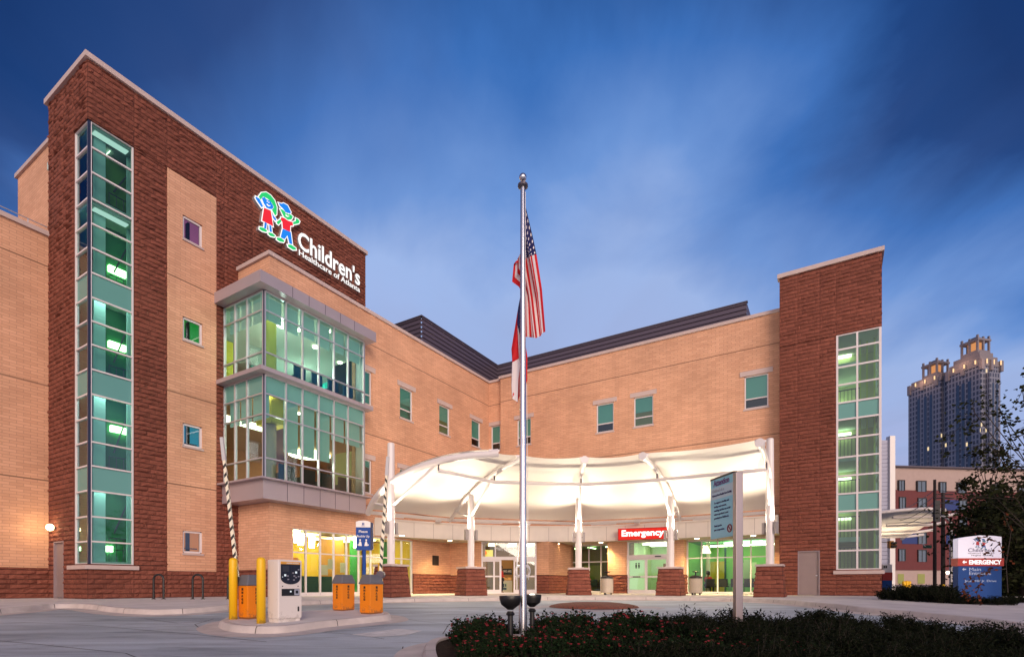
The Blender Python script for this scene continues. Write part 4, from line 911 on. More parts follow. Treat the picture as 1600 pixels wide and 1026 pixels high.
# slab joints and cracks in the drive
JT = M('joint sealant', (.06, .055, .06), .9)
mb = MB()
def line(pts, w_, h=.004, wob=0):
    P = [gp(u, v) if not isinstance(u, Vector) else u for u, v in pts]
    seg = []
    for a, b in zip(P, P[1:]):
        k = max(1, int((b - a).length / 1.0))
        seg += [a.lerp(b, i / k) for i in range(k)]
    seg.append(P[-1])
    if wob: seg = [p + Vector((rnd.uniform(-wob, wob), rnd.uniform(-wob, wob), 0)) for p in seg]
    for a, b in zip(seg, seg[1:]):
        d = (b - a).normalized(); n_ = Vector((-d.y, d.x, 0)) * w_ / 2
        mb.quad(clipz(a - n_, h), clipz(b - n_, h), clipz(b + n_, h), clipz(a + n_, h))
for pts in ([(80, 951), (170, 957), (240, 960), (330, 956)], [(225, 966), (280, 973), (325, 969)], [(-60, 968), (120, 975), (300, 990), (420, 1002)],
            [(310, 980), (305, 975), (335, 966)], [(470, 985), (560, 991), (600, 998)], [(478, 988), (540, 984), (600, 980)], [(620, 965), (700, 975), (690, 990)],
            [(640, 955), (800, 962), (905, 958)], [(900, 952), (902, 962)], [(1100, 945), (1300, 960), (1600, 990)], [(630, 1010), (622, 1035)], [(0, 1000), (200, 1020), (260, 1045)]):
    line(pts, .018, .004, .03)
tag(mb.build('slab_joints', JT), None, None) if False else mb.build('pavement_joints', JT, kind='structure')
mb = MB(); mb.add([clipz(gp(u, v), .006) for u, v in ((548, 991), (622, 982), (660, 985), (636, 992), (585, 995))], [(0, 1, 2, 3, 4)])
mb.add([clipz(gp(u, v), .006) for u, v in ((1470, 962), (1500, 964), (1640, 980), (1600, 981))], [(0, 1, 2, 3)])
mb.build('road_marking', M('worn white marking', (.62, .62, .62), .7, var=.25, vscale=5), kind='structure')
# building-side pavement with its curb
cpx = [(-420, 990), (-200, 968), (-80, 957), (0, 950), (45, 946.5), (85, 943), (130, 943), (180, 948.5), (240, 951.5), (300, 949.5), (357, 944.5), (420, 940.5), (500, 937.5), (600, 935.5), (700, 934), (829, 932.5), (930, 932.2), (1034, 932.5), (1120, 933.5), (1209, 936), (1275, 941), (1340, 947.5), (1405, 953), (1470, 959), (1540, 966), (1600, 974), (1720, 990), (1900, 1020)]
def smooth_line(P, k=4):
    out = []
    for i in range(len(P) - 1):
        p0, p1, p2, p3 = P[max(i - 1, 0)], P[i], P[i + 1], P[min(i + 2, len(P) - 1)]
        for j in range(k):
            t = j / k
            out.append(.5 * ((2 * p1) + (p2 - p0) * t + (2 * p0 - 5 * p1 + 4 * p2 - p3) * t * t + (3 * p1 - p0 - 3 * p2 + p3) * t ** 3))
    return out + [P[-1]]
cl_ = smooth_line([gp(u, v, .15) for u, v in cpx])
CJ = M('curb joint', (.10, .09, .09), .9)
def curb(name, pts, closed=False, w_=.16, inner_sign=1, h=.15):
    mb = MB(); m_ = len(pts); rows = []
    for i, p in enumerate(pts):
        a = pts[(i - 1) % m_] if closed else pts[max(i - 1, 0)]; b = pts[(i + 1) % m_] if closed else pts[min(i + 1, m_ - 1)]
        d = (b - a); d.z = 0; d.normalize(); n_ = Vector((-d.y, d.x, 0)) * inner_sign
        z = zr(p.y) + h
        g = p - n_ * .42
        rows.append([Vector((g.x, g.y, zr(g.y) + .005)), Vector((p.x - n_.x * .03, p.y - n_.y * .03, zr(p.y) + .02)), Vector((p.x, p.y, z - .03)), Vector((p.x + n_.x * .03, p.y + n_.y * .03, z)), Vector((p.x + n_.x * w_, p.y + n_.y * w_, z + .002)), Vector((p.x + n_.x * w_, p.y + n_.y * w_, z - .2))])
    q_ = len(rows[0]); mb.add([x for r in rows for x in r], [(i * q_ + j, ((i + 1) % m_) * q_ + j, ((i + 1) % m_) * q_ + j + 1, i * q_ + j + 1) for i in range(m_ if closed else m_ - 1) for j in range(q_ - 1)])
    o = mb.build(name, CURB, smooth=True, kind='structure')
    jb = MB(); acc = 0
    for i in range(1, m_ - 1):
        acc += (pts[i] - pts[i - 1]).length
        if acc < 1.7: continue
        acc = 0; d = (pts[i + 1] - pts[i - 1]); d.z = 0; d.normalize(); e = d * .008
        r_ = rows[i]; pts3 = [r_[1] + Vector((0, 0, -.02)), r_[2], r_[3], r_[4]]; n_ = (r_[1] - r_[4]); n_.z = 0; n_.normalize()
        pts3 = [x + n_ * .005 + Vector((0, 0, .005)) for x in pts3]
        for a, b in zip(pts3, pts3[1:]): jb.quad(a - e, a + e, b + e, b - e)
    if jb.v: jb.build(name.replace('curb', 'curb_joints'), CJ, kind='structure')
    return rows
rows = curb('curb', cl_)
mb = MB()
inn = [r[4] + Vector((0, 0, -.004)) for r in rows]
back = []
for p in inn:
    d = Vector((p.x, p.y, 0)); k = 1 + max(.3, 1.6 / d.length)
    y1 = max(p.y + 1.2, 17.5) if p.x < 14 else p.y + 1.9
    if p.x < -12: y1 = max(p.y + 1.0, 17.2)
    back.append(Vector((p.x * y1 / p.y, y1, 0.0 if p.x < 14 and y1 > 17 else zr(y1) + .17)))
far = [Vector((b.x * 2.4, b.y * 2.4, 0)) if b.x < 14 else None for b in back]
for i in range(len(inn) - 1):
    mb.quad(inn[i], inn[i + 1], back[i + 1], back[i])
    if far[i] is not None and far[i + 1] is not None: mb.quad(back[i], back[i + 1], far[i + 1], far[i])
mb.build('pavement', WALK, kind='structure')
mb = MB()
for u, v0, v1 in ((-40, 945, 955), (238, 936, 952), (345, 934, 946), (560, 931, 936), (735, 930, 934), (829, 928, 932.5), (1034, 928, 932.5), (1125, 929, 934), (1209, 930, 936), (1290, 931, 942), (1400, 945, 953)):
    a, b = gp(u, v1 - .4, .15), gp(u - (u - 800) * .012, v0, .17); n_ = Vector((.009, 0, 0)); z = Vector((0, 0, .012))
    mb.quad(a - n_ + z, a + n_ + z, b + n_ + z, b - n_ + z)
# island with the barriers
ipx = [(343, 968.5), (352, 973), (374, 976.5), (410, 978), (450, 976.5), (508, 969.5), (580, 962.5), (606, 959.5), (609, 956.5), (596, 953), (560, 951.5), (480, 953), (400, 957), (362, 961)]
ipts = [gp(u, v, .15) for u, v in ipx]
ip = smooth_line(ipts + [ipts[0]])[:-1]
rws = curb('traffic_island_curb', ip, closed=True, w_=.15)
mb = MB(); mb.add([r[4] - Vector((0, 0, .003)) for r in rws], [tuple(range(len(rws)))]); mb.build('traffic_island', WALK, kind='structure')
# brick-paved mound with its apron
c = gp(927, 948); rx = (gp(996, 948) - gp(858, 948)).length / 2
APR = M('pale apron', (.46, .43, .45), .8, var=.1)
mb = MB(); m_ = 48; pts = [Vector((c.x + (rx + .75) * math.cos(t), c.y + 2.2 * math.sin(t) - .2, zr(0 + c.y) + .006)) for t in [2 * math.pi * i / m_ for i in range(m_)]]
for p in pts: p.z = zr(p.y) + .006
mb.add(pts, [tuple(range(m_))]); mb.build('apron', APR, kind='structure')
PAV = brick('brick paving', (.30, .10, .06), (.24, .08, .05), (.12, .07, .05), .24, .12, .012, .02, big=.15)
mb = MB(); prof = [(1, 0), (.96, .05), (.8, .10), (.5, .14), (0.02, .15)]
pts = [Vector((c.x + rx * k * math.cos(t), c.y + 1.7 * k * math.sin(t), zr(c.y) + .01 + z)) for k, z in prof for t in [2 * math.pi * i / m_ for i in range(m_)]]
mb.add(pts, [(j * m_ + i, j * m_ + (i + 1) % m_, (j + 1) * m_ + (i + 1) % m_, (j + 1) * m_ + i) for j in range(4) for i in range(m_)])
mb.build('brick_island', PAV, kind='structure', smooth=True)
# far ground to the right: soil, street
SOIL = M('dark mulch', (.030, .017, .012), .95, spec=.1, var=.4, vscale=12, bump=.8, bscale=30)
mb = MB(); mb.add([Vector((x, y, zr(y) + .19)) for x, y in ((14.2, 19), (15.2, 16.6), (17.5, 15.5), (26, 14.3), (40, 15), (30, 21), (19, 22))], [tuple(range(7))]); mb.build('hedge_soil', SOIL, kind='structure')
mb = MB(); mb.add([Vector((x, y, z)) for x, y, z in ((18.5, 26, -.12), (20, 23.5, -.12), (200, 23.5, -.12), (200, 44, -.10), (22, 44, -.10))], [(0, 1, 2, 3, 4)]); mb.build('street', ASPH, kind='structure')
mb = MB(); mb.pbox(0, 0, 0, 0, 0, 0); mb = MB()
mb.box((70, 44.5, -.1), 100, 2.4, .17); mb.box((70, 22.9, -.18), 100, 1.2, .2); mb.build('far_pavement', WALK, kind='structure')
mb = MB(); mb.box((24, 30, -.115), 14, .12, .005); mb.box((45, 33, -.115), 40, .12, .005); mb.build('street_marking', WHITE, kind='structure')

# ------------------------------------------------------------------ canopy
MEM = None
m, n, l, b = newmat('white membrane'); b.inputs['Base Color'].default_value = (.86, .82, .77, 1); b.inputs['Roughness'].default_value = .6
tr = n.new('ShaderNodeBsdfTranslucent'); tr.inputs[0].default_value = (.8, .74, .6, 1); mx_ = n.new('ShaderNodeMixShader'); mx_.inputs[0].default_value = .25
l.new(b.outputs[0], mx_.inputs[1]); l.new(tr.outputs[0], mx_.inputs[2]); l.new(mx_.outputs[0], n['Material Output'].inputs[0]); MEM = m
CPAINT = M('white canopy steel', (.74, .70, .70), .35)
can = thing('entrance_canopy', 'glowing white tensile fabric canopy on five stone footed masts before the entrances', 'canopy', (3, 25, 0))
Cc = [Vector(x + (0,)) for x in ((-5.27, 23.06), (-2.03, 26.2), (3.47, 27.59), (7.89, 26.3), (11.25, 23.08))]
Bk = [Vector(x) for x in ((-6.9, 25.4, 4.12), (-3.4, 29.0, 4.2), (3.75, 30.7, 4.2), (9.05, 28.5, 4.2), (12.75, 25.9, 4.2))]
Tp = [at(772, 21.4, 703), at(814, 22.17, 712), at(913, 22.9, 715), at(1006, 22.19, 709), at(1188, 19.9, 688)]
def rib(k, s, dz=0):
    B_, T_ = Bk[k], Tp[k]; C_ = Cc[k]
    s0 = (C_ - Vector((B_.x, B_.y, 0))).length / ((C_ - Vector((B_.x, B_.y, 0))).length + (Vector((T_.x, T_.y, 0)) - C_).length)
    # quadratic through back, column and tip in plan
    a = (1 - s) * (s0 - s) / s0 if s0 else 0
    l0 = (s - s0) * (s - 1) / (s0 * 1.0); l1 = s * (s - 1) / (s0 * (s0 - 1)); l2 = s * (s - s0) / (1 - s0)
    x = B_.x * l0 + C_.x * l1 + T_.x * l2; y = B_.y * l0 + C_.y * l1 + T_.y * l2
    z = B_.z + (T_.z - B_.z) * (1 - (1 - s) ** 1.75)
    return Vector((x, y, z + dz))
NS, NTT = 18, 14
for k in range(4):
    mb = MB(); grid = []
    for i in range(NTT + 1):
        t = i / NTT; bul = math.sin(math.pi * t)
        row = []
        for j in range(NS + 1):
            s = j / NS * (1 - .055 * bul)
            P = rib(k, s).lerp(rib(k + 1, s), t)
            P.z -= .14 * bul * math.sin(math.pi * min(1, j / NS)) - .04
            row.append(P)
        grid.append(row)
    mb.add([p for r in grid for p in r], [(i * (NS + 1) + j, (i + 1) * (NS + 1) + j, (i + 1) * (NS + 1) + j + 1, i * (NS + 1) + j + 1) for i in range(NTT) for j in range(NS)])
    mb.build('membrane', MEM, can, smooth=2)
for k in range(5):
    mb = MB(); P = [rib(k, i / 16, -.16) for i in range(17)]
    mb.tube(P, [.10 if k else .14] * 17, 12); rb = mb.build('rib', CPAINT, can, smooth=True)
    mb = MB(); T_ = Tp[k]; d = (rib(k, 1) - rib(k, .93)).normalized()
    mb.tube([T_ - d * .1 + Vector((0, 0, -.14)), T_ + d * .18 + Vector((0, 0, -.12))], .17, 12); mb.box(T_ + Vector((0, 0, -.05)), .42, .12, .07, .2); mb.build('tip_plate', CPAINT, rb)
    mb = MB(); p = rib(k, .72, -.26); mb.tube([p, p + Vector((0, 0, -.28))], .035, 8); mb.build('hanger', DARKMETAL, rb)
    C_ = Cc[k]
    ztop = {0: 6.65, 4: 6.85}.get(k, rib(k, .42).z - .3)
    # mast
    cen = Vector((C_.x, C_.y, 0))
    mb = MB(); mb.tube([cen + Vector((0, 0, 1.4)), cen + Vector((0, 0, 3.6)), cen + Vector((0, 0, ztop))], [.165, .165, .15], 20); mb.lathe(cen, [(.28, 1.40), (.28, 1.44)], 16)
    if k in (0, 4): mb.lathe(cen, [(.15, ztop), (.13, ztop + .04)], 16)
    ms = mb.build('mast', CPAINT, can, smooth=True)
    mb = MB(); mb.tube([cen + Vector((0, 0, 3.9)), rib(k, .72, -.2)], .065, 10); mb.tube([cen + Vector((0, 0, 3.9)), rib(k, .12, -.15)], .05, 8); mb.build('strut', CPAINT, ms, smooth=True)
    mb = MB(); rad = (C_ - Vector((FC.x, FC.y, 0))).normalized(); tan = Vector((-rad.y, rad.x, 0)); ang = math.atan2(tan.y, tan.x)
    for sgn in (-1, 1):
        mb.box(cen + tan * .27 * sgn + Vector((0, 0, 2.75)), .12, .18, .50, ang); mb.tube([cen + tan * .1 * sgn + Vector((0, 0, 3.0)), cen + tan * .24 * sgn + Vector((0, 0, 3.0))], .03, 6)
    up = mb.build('uplight', M('fixture grey', (.30, .27, .27), .5), ms)
    for sgn in (-1, 1):
        li = bpy.data.lights.new('canopy uplight', 'SPOT'); li.energy = 400; li.color = (1, .83, .61); li.spot_size = R(150); li.spot_blend = .6; li.shadow_soft_size = .06
        lo = bpy.data.objects.new('uplight_lamp', li); COL.objects.link(lo); lo.parent = can; lo.location = cen + tan * .27 * sgn + Vector((0, 0, 3.30)) - can.location
        lo.rotation_euler = (Vector((0, 0, 1)) + tan * .25 * sgn - rad * .55).to_track_quat('-Z', 'Y').to_euler()
    # stone plinth
    mb = MB(); rz = math.atan2(rad.y, rad.x) + R(90) if k not in (4,) else R(-31)
    mb.box(cen + Vector((0, 0, -.06)), 1.22, 1.22, 1.38, rz, top=.80)
    def pface(ang_):
        n_ = Vector((math.cos(ang_), math.sin(ang_), 0)); t__ = Vector((-n_.y, n_.x, 0))
        def PP(a_, b_, o_):
            k_ = 1 - .20 * (b_ + .06) / 1.38; return cen + t__ * (a_ * k_) + n_ * (.61 * k_ + o_) + Vector((0, 0, b_))
        return PP
    for q4 in range(4): rock_rect(mb, pface(rz + q4 * math.pi / 2), -.61, .61, -.06, 1.32)
    pl = mb.build('plinth', STONE2, can)
    mb = MB(); mb.box(cen + Vector((0, 0, 1.32)), 1.10, 1.10, .09, rz); mb.build('plinth_cap', COPING, pl)
for s_, r_ in ((.72, .085), ):
    mb = MB()
    P = [rib(k, s_, -.55) for k in range(5)]
    for a, b in zip(P, P[1:]): mb.tube([a, b], r_, 10)
    mb.build('front_purlin', CPAINT, can, smooth=True)
mb = MB()
for s_, dz in ((0.0, -.12),):
    P = [rib(k, s_, dz) for k in range(5)]
    for a, b in zip(P, P[1:]): mb.tube([a, b], .09, 10)
    for a, b in zip(P, P[1:]):
        m__ = a.lerp(b, .5); mb.tube([a.lerp(b, .15) + Vector((0, 0, -.1)), a.lerp(b, .4) + Vector((0, 0, -.1))], .035, 6)
mb.build('back_purlin', CPAINT, can, smooth=True)
for u, lab in ((690, 'added small floodlight on top of the fascia, leftmost, behind the second mast'), (826, 'small floodlight on top of the fascia beside the flagpole'), (994, 'small floodlight on top of the fascia above the red sign'), (1135, 'added small floodlight on top of the fascia, rightmost, near the right tower')):  # outermost two added to spread light along the membrane
    r = (u - CX) / F_PX; best = min((abs(arc(FR - .75, a).x - r * arc(FR - .75, a).y), a) for a in [a1 + (a0 - a1) * i / 400 for i in range(401)])[1]
    P = arc(FR - .1, best); P = Vector((P.x, P.y, 4.16)); rad = Vector((P.x - FC.x, P.y - FC.y, 0)).normalized(); t = thing('fascia_floodlight', lab, 'floodlight', P, 'floodlights on the fascia')
    ang = math.atan2(rad.y, rad.x) + R(90)
    mb = MB(); mb.box(P - rad * .15, .30, .18, .05, ang); mb.box(P - rad * .28 + Vector((0, 0, .03)), .34, .12, .10, ang); mb.build('housing', WHITE, t)
    mb = MB(); mb.box(P - rad * .28 + Vector((0, 0, .135)), .28, .09, .01, ang); mb.build('lens', emis('floodlight lens', (1, .9, .7), 30), t)
    li = bpy.data.lights.new('fascia flood', 'SPOT'); li.energy = 620; li.color = (1, .86, .66); li.spot_size = R(165); li.spot_blend = .7; li.shadow_soft_size = .15
    lo = bpy.data.objects.new('fascia_lamp', li); COL.objects.link(lo); lo.parent = t; lo.location = -rad * .75 + Vector((0, 0, -.15)); lo.rotation_euler = (Vector((0, 0, 1)) - rad * 1.7).to_track_quat('-Z', 'Y').to_euler()
# ------------------------------------------------------------------ wall signs
SW = emis('sign white', (1, .97, .95), 1.05); SR = emis('sign red', (.85, .03, .05), .95); SB = emis('sign blue', (.02, .24, .85), .95); SG = emis('sign green', (.03, .62, .18), .95)
SIDE = M('sign return', (.45, .45, .48), .4, .3)
PS = PT + .16
def sgn(x, y, d):
    u, v = 390 + x / 5.7, 290 + y / 5.7; q_ = on_p(PT + .3, u); P = W(PT + .3, q_); z = zat(P, v)
    return W(PT + d, q_, z)
ls = thing('hospital_wall_sign', 'lit white lettering and two cartoon children logo high on the dark stone tower', 'sign', sgn(500, 500, 0))
girl = [('G', [(85, 95), (110, 62), (150, 58), (190, 85), (225, 130), (245, 190), (243, 255), (232, 265), (215, 235), (203, 214), (222, 190), (200, 150), (165, 115), (130, 97), (112, 104), (104, 125)]),
        ('B', [(112, 107), (135, 102), (150, 120), (185, 135), (208, 172), (216, 192), (203, 208), (180, 205), (155, 195), (130, 155)]), ('B', [(58, 96), (72, 105), (90, 115), (122, 183), (112, 192), (75, 140), (56, 108)]),
        ('R', [(132, 197), (190, 222), (212, 360), (115, 310)]), ('B', [(205, 255), (240, 300), (232, 312), (212, 285)]),
        ('B', [(137, 325), (155, 335), (150, 385), (132, 378)]), ('B', [(178, 348), (195, 358), (200, 412), (182, 408)]),
        ('G', [(92, 368), (125, 375), (158, 400), (150, 412), (115, 402), (90, 385)]), ('G', [(170, 415), (205, 425), (228, 445), (222, 455), (190, 448), (170, 430)])]
boy = [('B', [(262, 150), (285, 160), (305, 155), (340, 175), (370, 235), (365, 248), (325, 235), (300, 200), (275, 178)]), ('G', [(275, 205), (300, 215), (325, 240), (370, 258), (388, 275), (375, 300), (345, 303), (310, 275)]),
       ('R', [(285, 280), (310, 288), (345, 312), (385, 325), (388, 355), (365, 355), (362, 410), (300, 380), (295, 320), (280, 300)]), ('G', [(391, 322), (415, 315), (415, 290), (435, 300), (448, 318), (440, 335), (393, 345)]),
       ('G', [(245, 320), (277, 298), (285, 318), (262, 345), (248, 335)]), ('B', [(298, 384), (368, 414), (382, 520), (358, 515), (340, 440), (315, 475), (290, 465), (280, 455)]),
       ('G', [(245, 462), (280, 465), (312, 490), (305, 502), (270, 495), (245, 478)]), ('G', [(342, 525), (370, 525), (412, 555), (415, 570), (390, 570), (350, 545)])]
def offset(poly, d):
    A_ = sum(poly[i][0] * poly[(i + 1) % len(poly)][1] - poly[(i + 1) % len(poly)][0] * poly[i][1] for i in range(len(poly)))
    s_ = 1 if A_ > 0 else -1; out = []
    for i in range(len(poly)):
        p0, p1, p2 = poly[i - 1], poly[i], poly[(i + 1) % len(poly)]
        e1 = Vector((p1[0] - p0[0], p1[1] - p0[1])).normalized(); e2 = Vector((p2[0] - p1[0], p2[1] - p1[1])).normalized()
        n_ = Vector((e1.y + e2.y, -e1.x - e2.x)) * s_
        n_ = n_.normalized() / max(.55, math.sqrt(max(.01, (1 + e1.dot(e2)) / 2)))
        out.append((p1[0] + n_.x * d, p1[1] + n_.y * d))
    return out
def emblem(parts, fn, parent, mats, d0=.1, d1=.26, exp=9, name='child_emblem', lab=None, th=.006):
    mb = MB()
    for i, (c_, pl) in enumerate(parts): mb.plate(offset(pl, exp), fn, d0, d1 + i * th * .3)
    bo = mb.build(name, [mats['W'], SIDE], parent)
    nn0 = (fn(0, 0, 1) - fn(0, 0, 0)).normalized()
    for pl in bo.data.polygons:
        if abs(pl.normal.dot(nn0)) < .5: pl.material_index = 1
    if lab: bo['label'] = lab
    mb = MB(); order = ['R', 'G', 'B']
    for i, (c_, pl) in enumerate(parts):
        mb.cm = order.index(c_); mb.plate(pl, fn, d1 - .01, d1 + th * 4 + i * th * .3)
    mb.build('coloured_face', [mats[k] for k in order], bo); return bo
EM = dict(W=SW, R=SR, G=SG, B=SB)
emblem(girl, sgn, ls, EM, lab='waving girl in a red dress with green hair')
emblem(boy, sgn, ls, EM, lab='boy with a blue cap and red shirt')
mb = MB(); 
for x, y in ((158, 140), (172, 150), (325, 245), (345, 252)): mb.plate([(x - 4, y - 4), (x + 4, y - 3), (x + 4, y + 4), (x - 4, y + 3)], sgn, .29, .31)
mb.plate([(150, 165), (168, 185), (185, 182), (184, 175), (170, 177), (156, 162)], sgn, .29, .31); mb.plate([(318, 262), (335, 278), (352, 276), (352, 270), (338, 271), (323, 258)], sgn, .29, .312); mb.build('smile', SW, ls)
def wtxt(body, x0, y0, x1, capx, capy0, capy1, bold):
    A_ = sgn(x0, y0, .14); B_ = sgn(x1, y0 + (x1 - x0) * .55, .14)
    q0, q1 = on_p(PT + .3, 390 + x0 / 5.7), on_p(PT + .3, 390 + x1 / 5.7)
    h = (sgn(capx, capy0, 0) - sgn(capx, capy1, 0)).z
    text(body, A_, E2, (0, 0, 1), h / .70, SW, ls, width=q1 - q0, extrude=.05, bold=bold, n_off=.09, side=SIDE)
wtxt("Children's", 430, 540, 982, 470, 398, 548, .020)
wtxt('Healthcare of Atlanta', 438, 612, 982, 455, 561, 612, .014)
# emergency sign on the fascia
A_, B_ = at(966.6, 31.6, z=3.22), at(1042, 30.6, z=3.22); ux = (B_ - A_).normalized(); nn_ = Vector((ux.y, -ux.x, 0)); Ls = (B_ - A_).length
es_ = thing('emergency_sign', 'red lit box sign reading Emergency on the curved fascia', 'sign', (A_ + B_) / 2)
mb = MB(); fr_box(mb, A_, B_, 0, Ls, 0, .62, -.12, .06); mb.build('sign_box', emis('red sign face', (.80, .03, .02), .95), es_)
mb = MB()
for s0, s1, z0, z1 in ((-.03, Ls + .03, -.04, 0), (-.03, Ls + .03, .62, .66), (-.03, 0, 0, .62), (Ls, Ls + .03, 0, .62)): fr_box(mb, A_, B_, s0, s1, z0, z1, -.12, .08)
mb.build('sign_rim', M('red rim', (.45, .02, .02), .4), es_)
text('Emergency', A_ + ux * .17 + Vector((0, 0, .20)), ux, (0, 0, 1), .50, emis('lit letters', (1, .9, .84), 1.5), es_, width=Ls - .34, extrude=.01, bold=.035, n_off=.075)

# wall globe lamp by the tower door
P = W(on_q(QT, 87), QT - .18, zat(W(on_q(QT, 87), QT), 824))
wl = thing('wall_lamp', 'round glowing lamp on the stone tower above the grey side door', 'lamp', P)
mb = MB(); mb.ball(P, .13); mb.build('globe', emis('lamp globe', (1, .80, .42), 14), wl, smooth=2)
mb = MB(); mb.tube([P + E2 * .18, P + E2 * .10], .09, 12); mb.build('backplate', DARKMETAL, wl)
li = bpy.data.lights.new('globe', 'POINT'); li.energy = 14; li.color = (1, .7, .35); li.shadow_soft_size = .15; lo = bpy.data.objects.new('globe_lamp', li); COL.objects.link(lo); lo.parent = wl; lo.location = -E2 * .3

# ------------------------------------------------------------------ site furniture
# bike racks
def rack(u0, u1, label):
    Y = 19.3; a, b = at(u0, Y, z=.0), at(u1, Y, z=.0); r_ = (b - a).length / 2; c_ = (a + b) / 2; d = (b - a).normalized()
    t = thing('bike_rack', label, 'bike rack', c_, 'bike racks by the stone tower')
    path = [a + Vector((0, 0, .02)), a + Vector((0, 0, .9 - r_))] + [c_ + d * (-r_ * math.cos(x)) + Vector((0, 0, .9 - r_ + r_ * math.sin(x))) for x in [math.pi * i / 10 for i in range(1, 10)]] + [b + Vector((0, 0, .9 - r_)), b + Vector((0, 0, .02))]
    mb = MB(); mb.tube(path, .038, 10); mb.build('hoop', BLACK, t, smooth=True)
    mb = MB(); mb.lathe(a, [(.07, 0), (.07, .02)], 12); mb.lathe(b, [(.07, 0), (.07, .02)], 12); mb.build('foot_plate', BLACK, t)
rack(240, 255.5, 'leftmost black hoop bike rack, nearest the corner glazing'); rack(301, 317, 'middle black hoop bike rack, below the small windows'); rack(356, 372, 'black hoop bike rack mostly hidden behind the yellow bollard')
# litter bins
def bin_(u, Y, label):
    P = at(u, Y, z=0.0); t = thing('litter_bin', label, 'bin', P, 'litter bins under the canopy')
    mb = MB(); mb.lathe(P, [(.30, .10), (.33, .12), (.33, .86), (.30, .88)], 28); mb.build('drum', M('beige drum', (.52, .46, .38), .6, var=.08, vscale=20), t, smooth=True)
    mb = MB(); mb.lathe(P, [(.34, .88), (.33, .95), (.18, 1.02), (.05, 1.03)], 24); mb.build('lid', BLACK, t, smooth=True)
    mb = MB(); mb.tube([P + Vector((0, 0, 1.0)), P + Vector((0, 0, 1.22))], .03, 8); mb.lathe(P, [(.16, 1.2), (.18, 1.24), (.15, 1.25)], 16); mb.build('ash_tray', BLACK, t)
    mb = MB()
    for a in range(3): mb.box(P + Vector((.22 * math.cos(a * 2.1), .22 * math.sin(a * 2.1), 0)), .07, .07, .11)
    mb.build('foot', BLACK, t)
bin_(948.5, 28.6, 'beige litter bin beside the emergency doors, left of them'); bin_(1087, 28.0, 'beige litter bin in front of the lime green lit window')
# bollards
def painted(name, col, grime):
    m, n, l, b = newmat(name); t = n.new('ShaderNodeTexCoord'); x = n.new('ShaderNodeTexNoise'); x.inputs['Scale'].default_value = 9; x.inputs['Detail'].default_value = 8; x.inputs['Roughness'].default_value = .7; l.new(t.outputs['Object'], x.inputs['Vector'])
    s = n.new('ShaderNodeSeparateXYZ'); l.new(t.outputs['Object'], s.inputs[0])
    low = n.new('ShaderNodeMapRange'); low.inputs[1].default_value = .0; low.inputs[2].default_value = .35; low.inputs[3].default_value = .16; low.inputs[4].default_value = .0; l.new(s.outputs[2], low.inputs[0])
    r_ = n.new('ShaderNodeMapRange'); r_.inputs[1].default_value = .62; r_.inputs[2].default_value = .75; l.new(MM(n, l, 'ADD', x.outputs[0], low.outputs[0]), r_.inputs[0])
    mxp = n.new('ShaderNodeMix'); mxp.data_type = 'RGBA'; l.new(MM(n, l, 'MULTIPLY', r_.outputs[0], grime), mxp.inputs[0]); mxp.inputs[6].default_value = col + (1,); mxp.inputs[7].default_value = (.10, .075, .05, 1)
    l.new(mxp.outputs[2], b.inputs['Base Color']); l.new(MM(n, l, 'ADD', MM(n, l, 'MULTIPLY', x.outputs[0], .4), .25), b.inputs['Roughness']); return m
YEL = painted('yellow paint', (.86, .50, .004), .55)
def bollard(P, h, r_, label, grp, cap=True):
    t = thing('bollard', label, 'bollard', P, grp)
    mb = MB(); mb.lathe(P, [(r_, -.05), (r_, h - r_ * .9), (r_ * .93, h - r_ * .5), (r_ * .7, h - r_ * .18), (r_ * .3, h - .004), (.004, h)], 24); mb.build('post_sleeve', YEL, t, smooth=2)
bollard(gp(364.5, 966.5, .15), 1.29, .083, 'tall yellow bollard left of the first orange barrier box', 'yellow bollards on the island')
bollard(gp(408, 972.5, .15), 1.29, .083, 'tall yellow bollard beside the white pay machine', 'yellow bollards on the island')
bollard(gp(594.5, 956, .15), 1.2, .06, 'slim yellow bollard behind the rightmost orange barrier box', 'yellow bollards on the island')
RZ = math.atan2(E1.y, E1.x)
# pay machine
P = gp(441, 970.5, .15) + Vector((0, .12, 0)); pm = thing('pay_machine', 'white parking pay machine with black control panel', 'pay machine', P)
PMW = painted('off white enamel', (.74, .69, .66), .28)
ORG = painted('orange enamel', (.82, .24, .004), .55)
def lb(x0, x1, y0, y1, z0, z1, mb):   # local box: x towards E1 (front), y along E2
    r = [(x0, y0), (x1, y0), (x1, y1), (x0, y1)]; mb.hexa([P + E1 * a + E2 * b + Vector((0, 0, z0)) for a, b in r], [P + E1 * a + E2 * b + Vector((0, 0, z1)) for a, b in r])
mb = MB(); lb(-.18, .18, -.27, .27, .06, 1.24, mb); mb.build('cabinet', PMW, pm, bevel=.02)
mb = MB(); lb(-.16, .15, -.25, .25, -.02, .06, mb); mb.build('plinth', PMW, pm)
mb = MB()
def fp(y, z, d): return P + E1 * (.18 + d) + E2 * y + Vector((0, 0, z))
mb.plate([(-.22, 1.15), (-.22, .87)] + [(-.22 * math.cos(t), .87 - .12 * math.sin(t)) for t in [math.pi * i / 12 for i in range(1, 12)]] + [(.22, .87), (.22, 1.15)], fp, -.01, .012); cp = mb.build('control_panel', M('gloss black', (.012, .012, .02), .15), pm)
mb = MB(); mb.plate([(-.22, 1.15), (-.22, 1.20), (.22, 1.20), (.22, 1.15)], fp, -.01, .014); mb.build('header_strip', M('amber strip', (.70, .34, .05), .4), pm)
text('PARKING PAYMENT', fp(-.10, 1.162, .015), E2, (0, 0, 1), .03, WHITE, pm, width=.28, n_off=.003)
